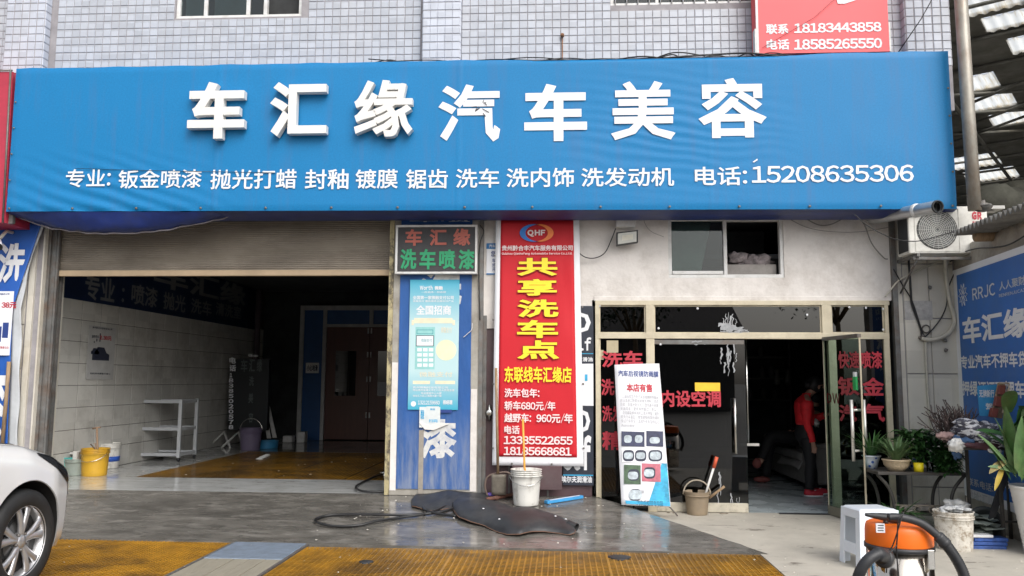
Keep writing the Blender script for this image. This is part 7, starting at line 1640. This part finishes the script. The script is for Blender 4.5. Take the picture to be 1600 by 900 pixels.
# seated person on the sofa, mostly behind the standing one
se = thing('person', 'seated person on the sofa with outstretched dark trousers and reddish shoe', 'person', (3.5, 2.7, .5))
B_ = [((3.62, 2.75, .66), (.13, .13)), ((3.70, 2.78, .86), (.12, .14)), ((3.72, 2.8, 1.02), (.11, .15)), ((3.70, 2.8, 1.12), .05), ((3.68, 2.8, 1.20), .085), ((3.67, 2.8, 1.27), .08),
      ((3.50, 2.62, .66), .10), ((3.22, 2.55, .72), .08), ((3.0, 2.52, .73), .07), ((2.90, 2.5, .58), .06), ((2.83, 2.48, .42), .042), ((2.80, 2.48, .36), .04), ((2.72, 2.44, .33), .032),
      ((3.50, 2.88, .64), .10), ((3.25, 2.86, .66), .08), ((3.08, 2.84, .66), .07), ((3.0, 2.82, .42), .055), ((2.97, 2.82, .14), .04), ((2.86, 2.8, .09), .032),
      ((3.66, 2.62, 1.0), .06), ((3.56, 2.56, .86), .045), ((3.42, 2.56, .82), .035), ((3.34, 2.58, .80), .03), ((3.72, 2.98, 1.0), .06), ((3.62, 3.02, .86), .045), ((3.46, 2.98, .80), .035), ((3.38, 2.96, .78), .03)]
E_ = [(0, 1), (1, 2), (2, 3), (3, 4), (4, 5), (0, 6), (6, 7), (7, 8), (8, 9), (9, 10), (10, 11), (11, 12), (0, 13), (13, 14), (14, 15), (15, 16), (16, 17), (17, 18), (2, 19), (19, 20), (20, 21), (21, 22), (2, 23), (23, 24), (24, 25), (25, 26)]
per = se
for h_ in (22, 26):
    hx_, hy_, hz_ = B_[h_][0]
    for k in range(4): b = len(B_); B_ += [((hx_ - .04, hy_ + (k - 1.5) * .016, hz_), .008), ((hx_ - .07, hy_ + (k - 1.5) * .017, hz_ - .015), .007)]; E_ += [(h_, b), (b, b + 1)]
    b = len(B_); B_ += [((hx_ - .015, hy_ + .04, hz_), .009), ((hx_ - .035, hy_ + .05, hz_ - .005), .008)]; E_ += [(h_, b), (b, b + 1)]
skin_mesh('body', B_, E_, M_skin, se)
m = MB(); m.etube([(3.60, 2.75, .56, .15, .17), (3.61, 2.75, .66, .16, .18), (3.64, 2.76, .76, .14, .16)])
for L_ in ((0, 6, 7, 8, 9, 10), (0, 13, 14, 15, 16, 17)):
    rr = (.12, .11, .092, .082, .072, .06); c_ = cat_curve([pc(i) for i in L_], 4); m.tube(c_, [lerp(rr[min(int(k / 4), 4)], rr[min(int(k / 4) + 1, 5)], (k % 4) / 4) for k in range(len(c_))], 14)
obj('trousers', m, Mleg, se)
m = MB(); m.etube([(3.64, 2.76, .70, .15, .17), (3.69, 2.78, .86, .14, .17), (3.72, 2.8, 1.02, .12, .19), (3.70, 2.8, 1.10, .08, .12), (3.69, 2.8, 1.15, .06, .07)])
for L_ in ((19, 20, 21, 22), (23, 24, 25, 26)):
    rr = (.068, .055, .045, .038); c_ = cat_curve([pc(i) for i in L_], 4); m.tube(c_, [lerp(rr[min(int(k / 4), 2)], rr[min(int(k / 4) + 1, 3)], (k % 4) / 4) for k in range(len(c_))], 14)
obj('top', m, mat('dark_top', (.02, .022, .03), .8), se)
m = MB(); m.blob((3.70, 2.8, 1.27), (.10, .095, .10), 16, 10, .1); obj('hair', m, mat('black_hair', (.01, .01, .011), .5), se)
m = MB(); m.blob((2.76, 2.46, .36), (.06, .045, .075), 14, 8, .2); m.blob((2.90, 2.8, .10), (.12, .045, .045), 14, 8); obj('shoe', m, mat('reddish_shoe', (.30, .09, .08), .6), se)
# ================================================================== across the street (seen only as reflections)
ob = thing('opposite_house', 'low pitched-roof building across the street, mirrored in the shop glass', 'building', (0, -34, 0))
m = MB(); m.box(-9, 9, -42, -34, -.3, 4.2); obj('wall', m, mat('opposite_wall', (.20, .19, .18), .8), ob)
m = MB(); m.add([(-9.5, -33.5, 4.1), (9.5, -33.5, 4.1), (9.5, -38, 6.4), (-9.5, -38, 6.4), (-9.5, -42.5, 4.1), (9.5, -42.5, 4.1)], [(0, 1, 2, 3), (3, 2, 5, 4), (0, 3, 4), (1, 5, 2)]); obj('roof', m, mat('opposite_roof', (.13, .12, .12), .8), ob)
for x, y, h_, s_, lab in ((3.4, -29, 8.0, 2.0, 'round street tree mirrored in the wide transom pane'), (12, -27, 9.5, 2.7, 'large street tree mirrored in the right transom pane'), (-13, -30, 9, 2.6, 'street tree mirrored beside the left panes')):
    tt = thing('street_tree', lab, 'tree', (x, y, 0), 'trees across the street'); m = MB(); m.tube([(x, y, -.3), (x + .1, y, 2), (x, y + .1, h_ * .6)], [.18, .14, .07], 8)
    for k in range(6): a = k * 1.05; m.tube([(x, y, h_ * .42), (x + s_ * .7 * math.cos(a), y + s_ * .7 * math.sin(a), h_ * .7)], [.07, .03], 5)
    obj('trunk', m, M_wood, tt); m = MB()
    cl_ = [(Vector((U(-1, 1), U(-1, 1), U(-.8, 1))) * s_ * .8) for _ in range(26)]
    for i in range(2600):
        q = cl_[int(rnd() * 26)]; p = Vector((x, y, h_ * .72)) + q + Vector((random.gauss(0, 1), random.gauss(0, 1), random.gauss(0, .8))) * s_ * .2; r = U(.05, .13); a, b = Vector((U(-1, 1), U(-1, 1), U(-1, 1))) * r, Vector((U(-1, 1), U(-1, 1), U(-1, 1))) * r
        m.add([p, p + a, p + a + b, p + b], [(0, 1, 2, 3)])
    obj('crown', m, ML2, tt, recalc=False)
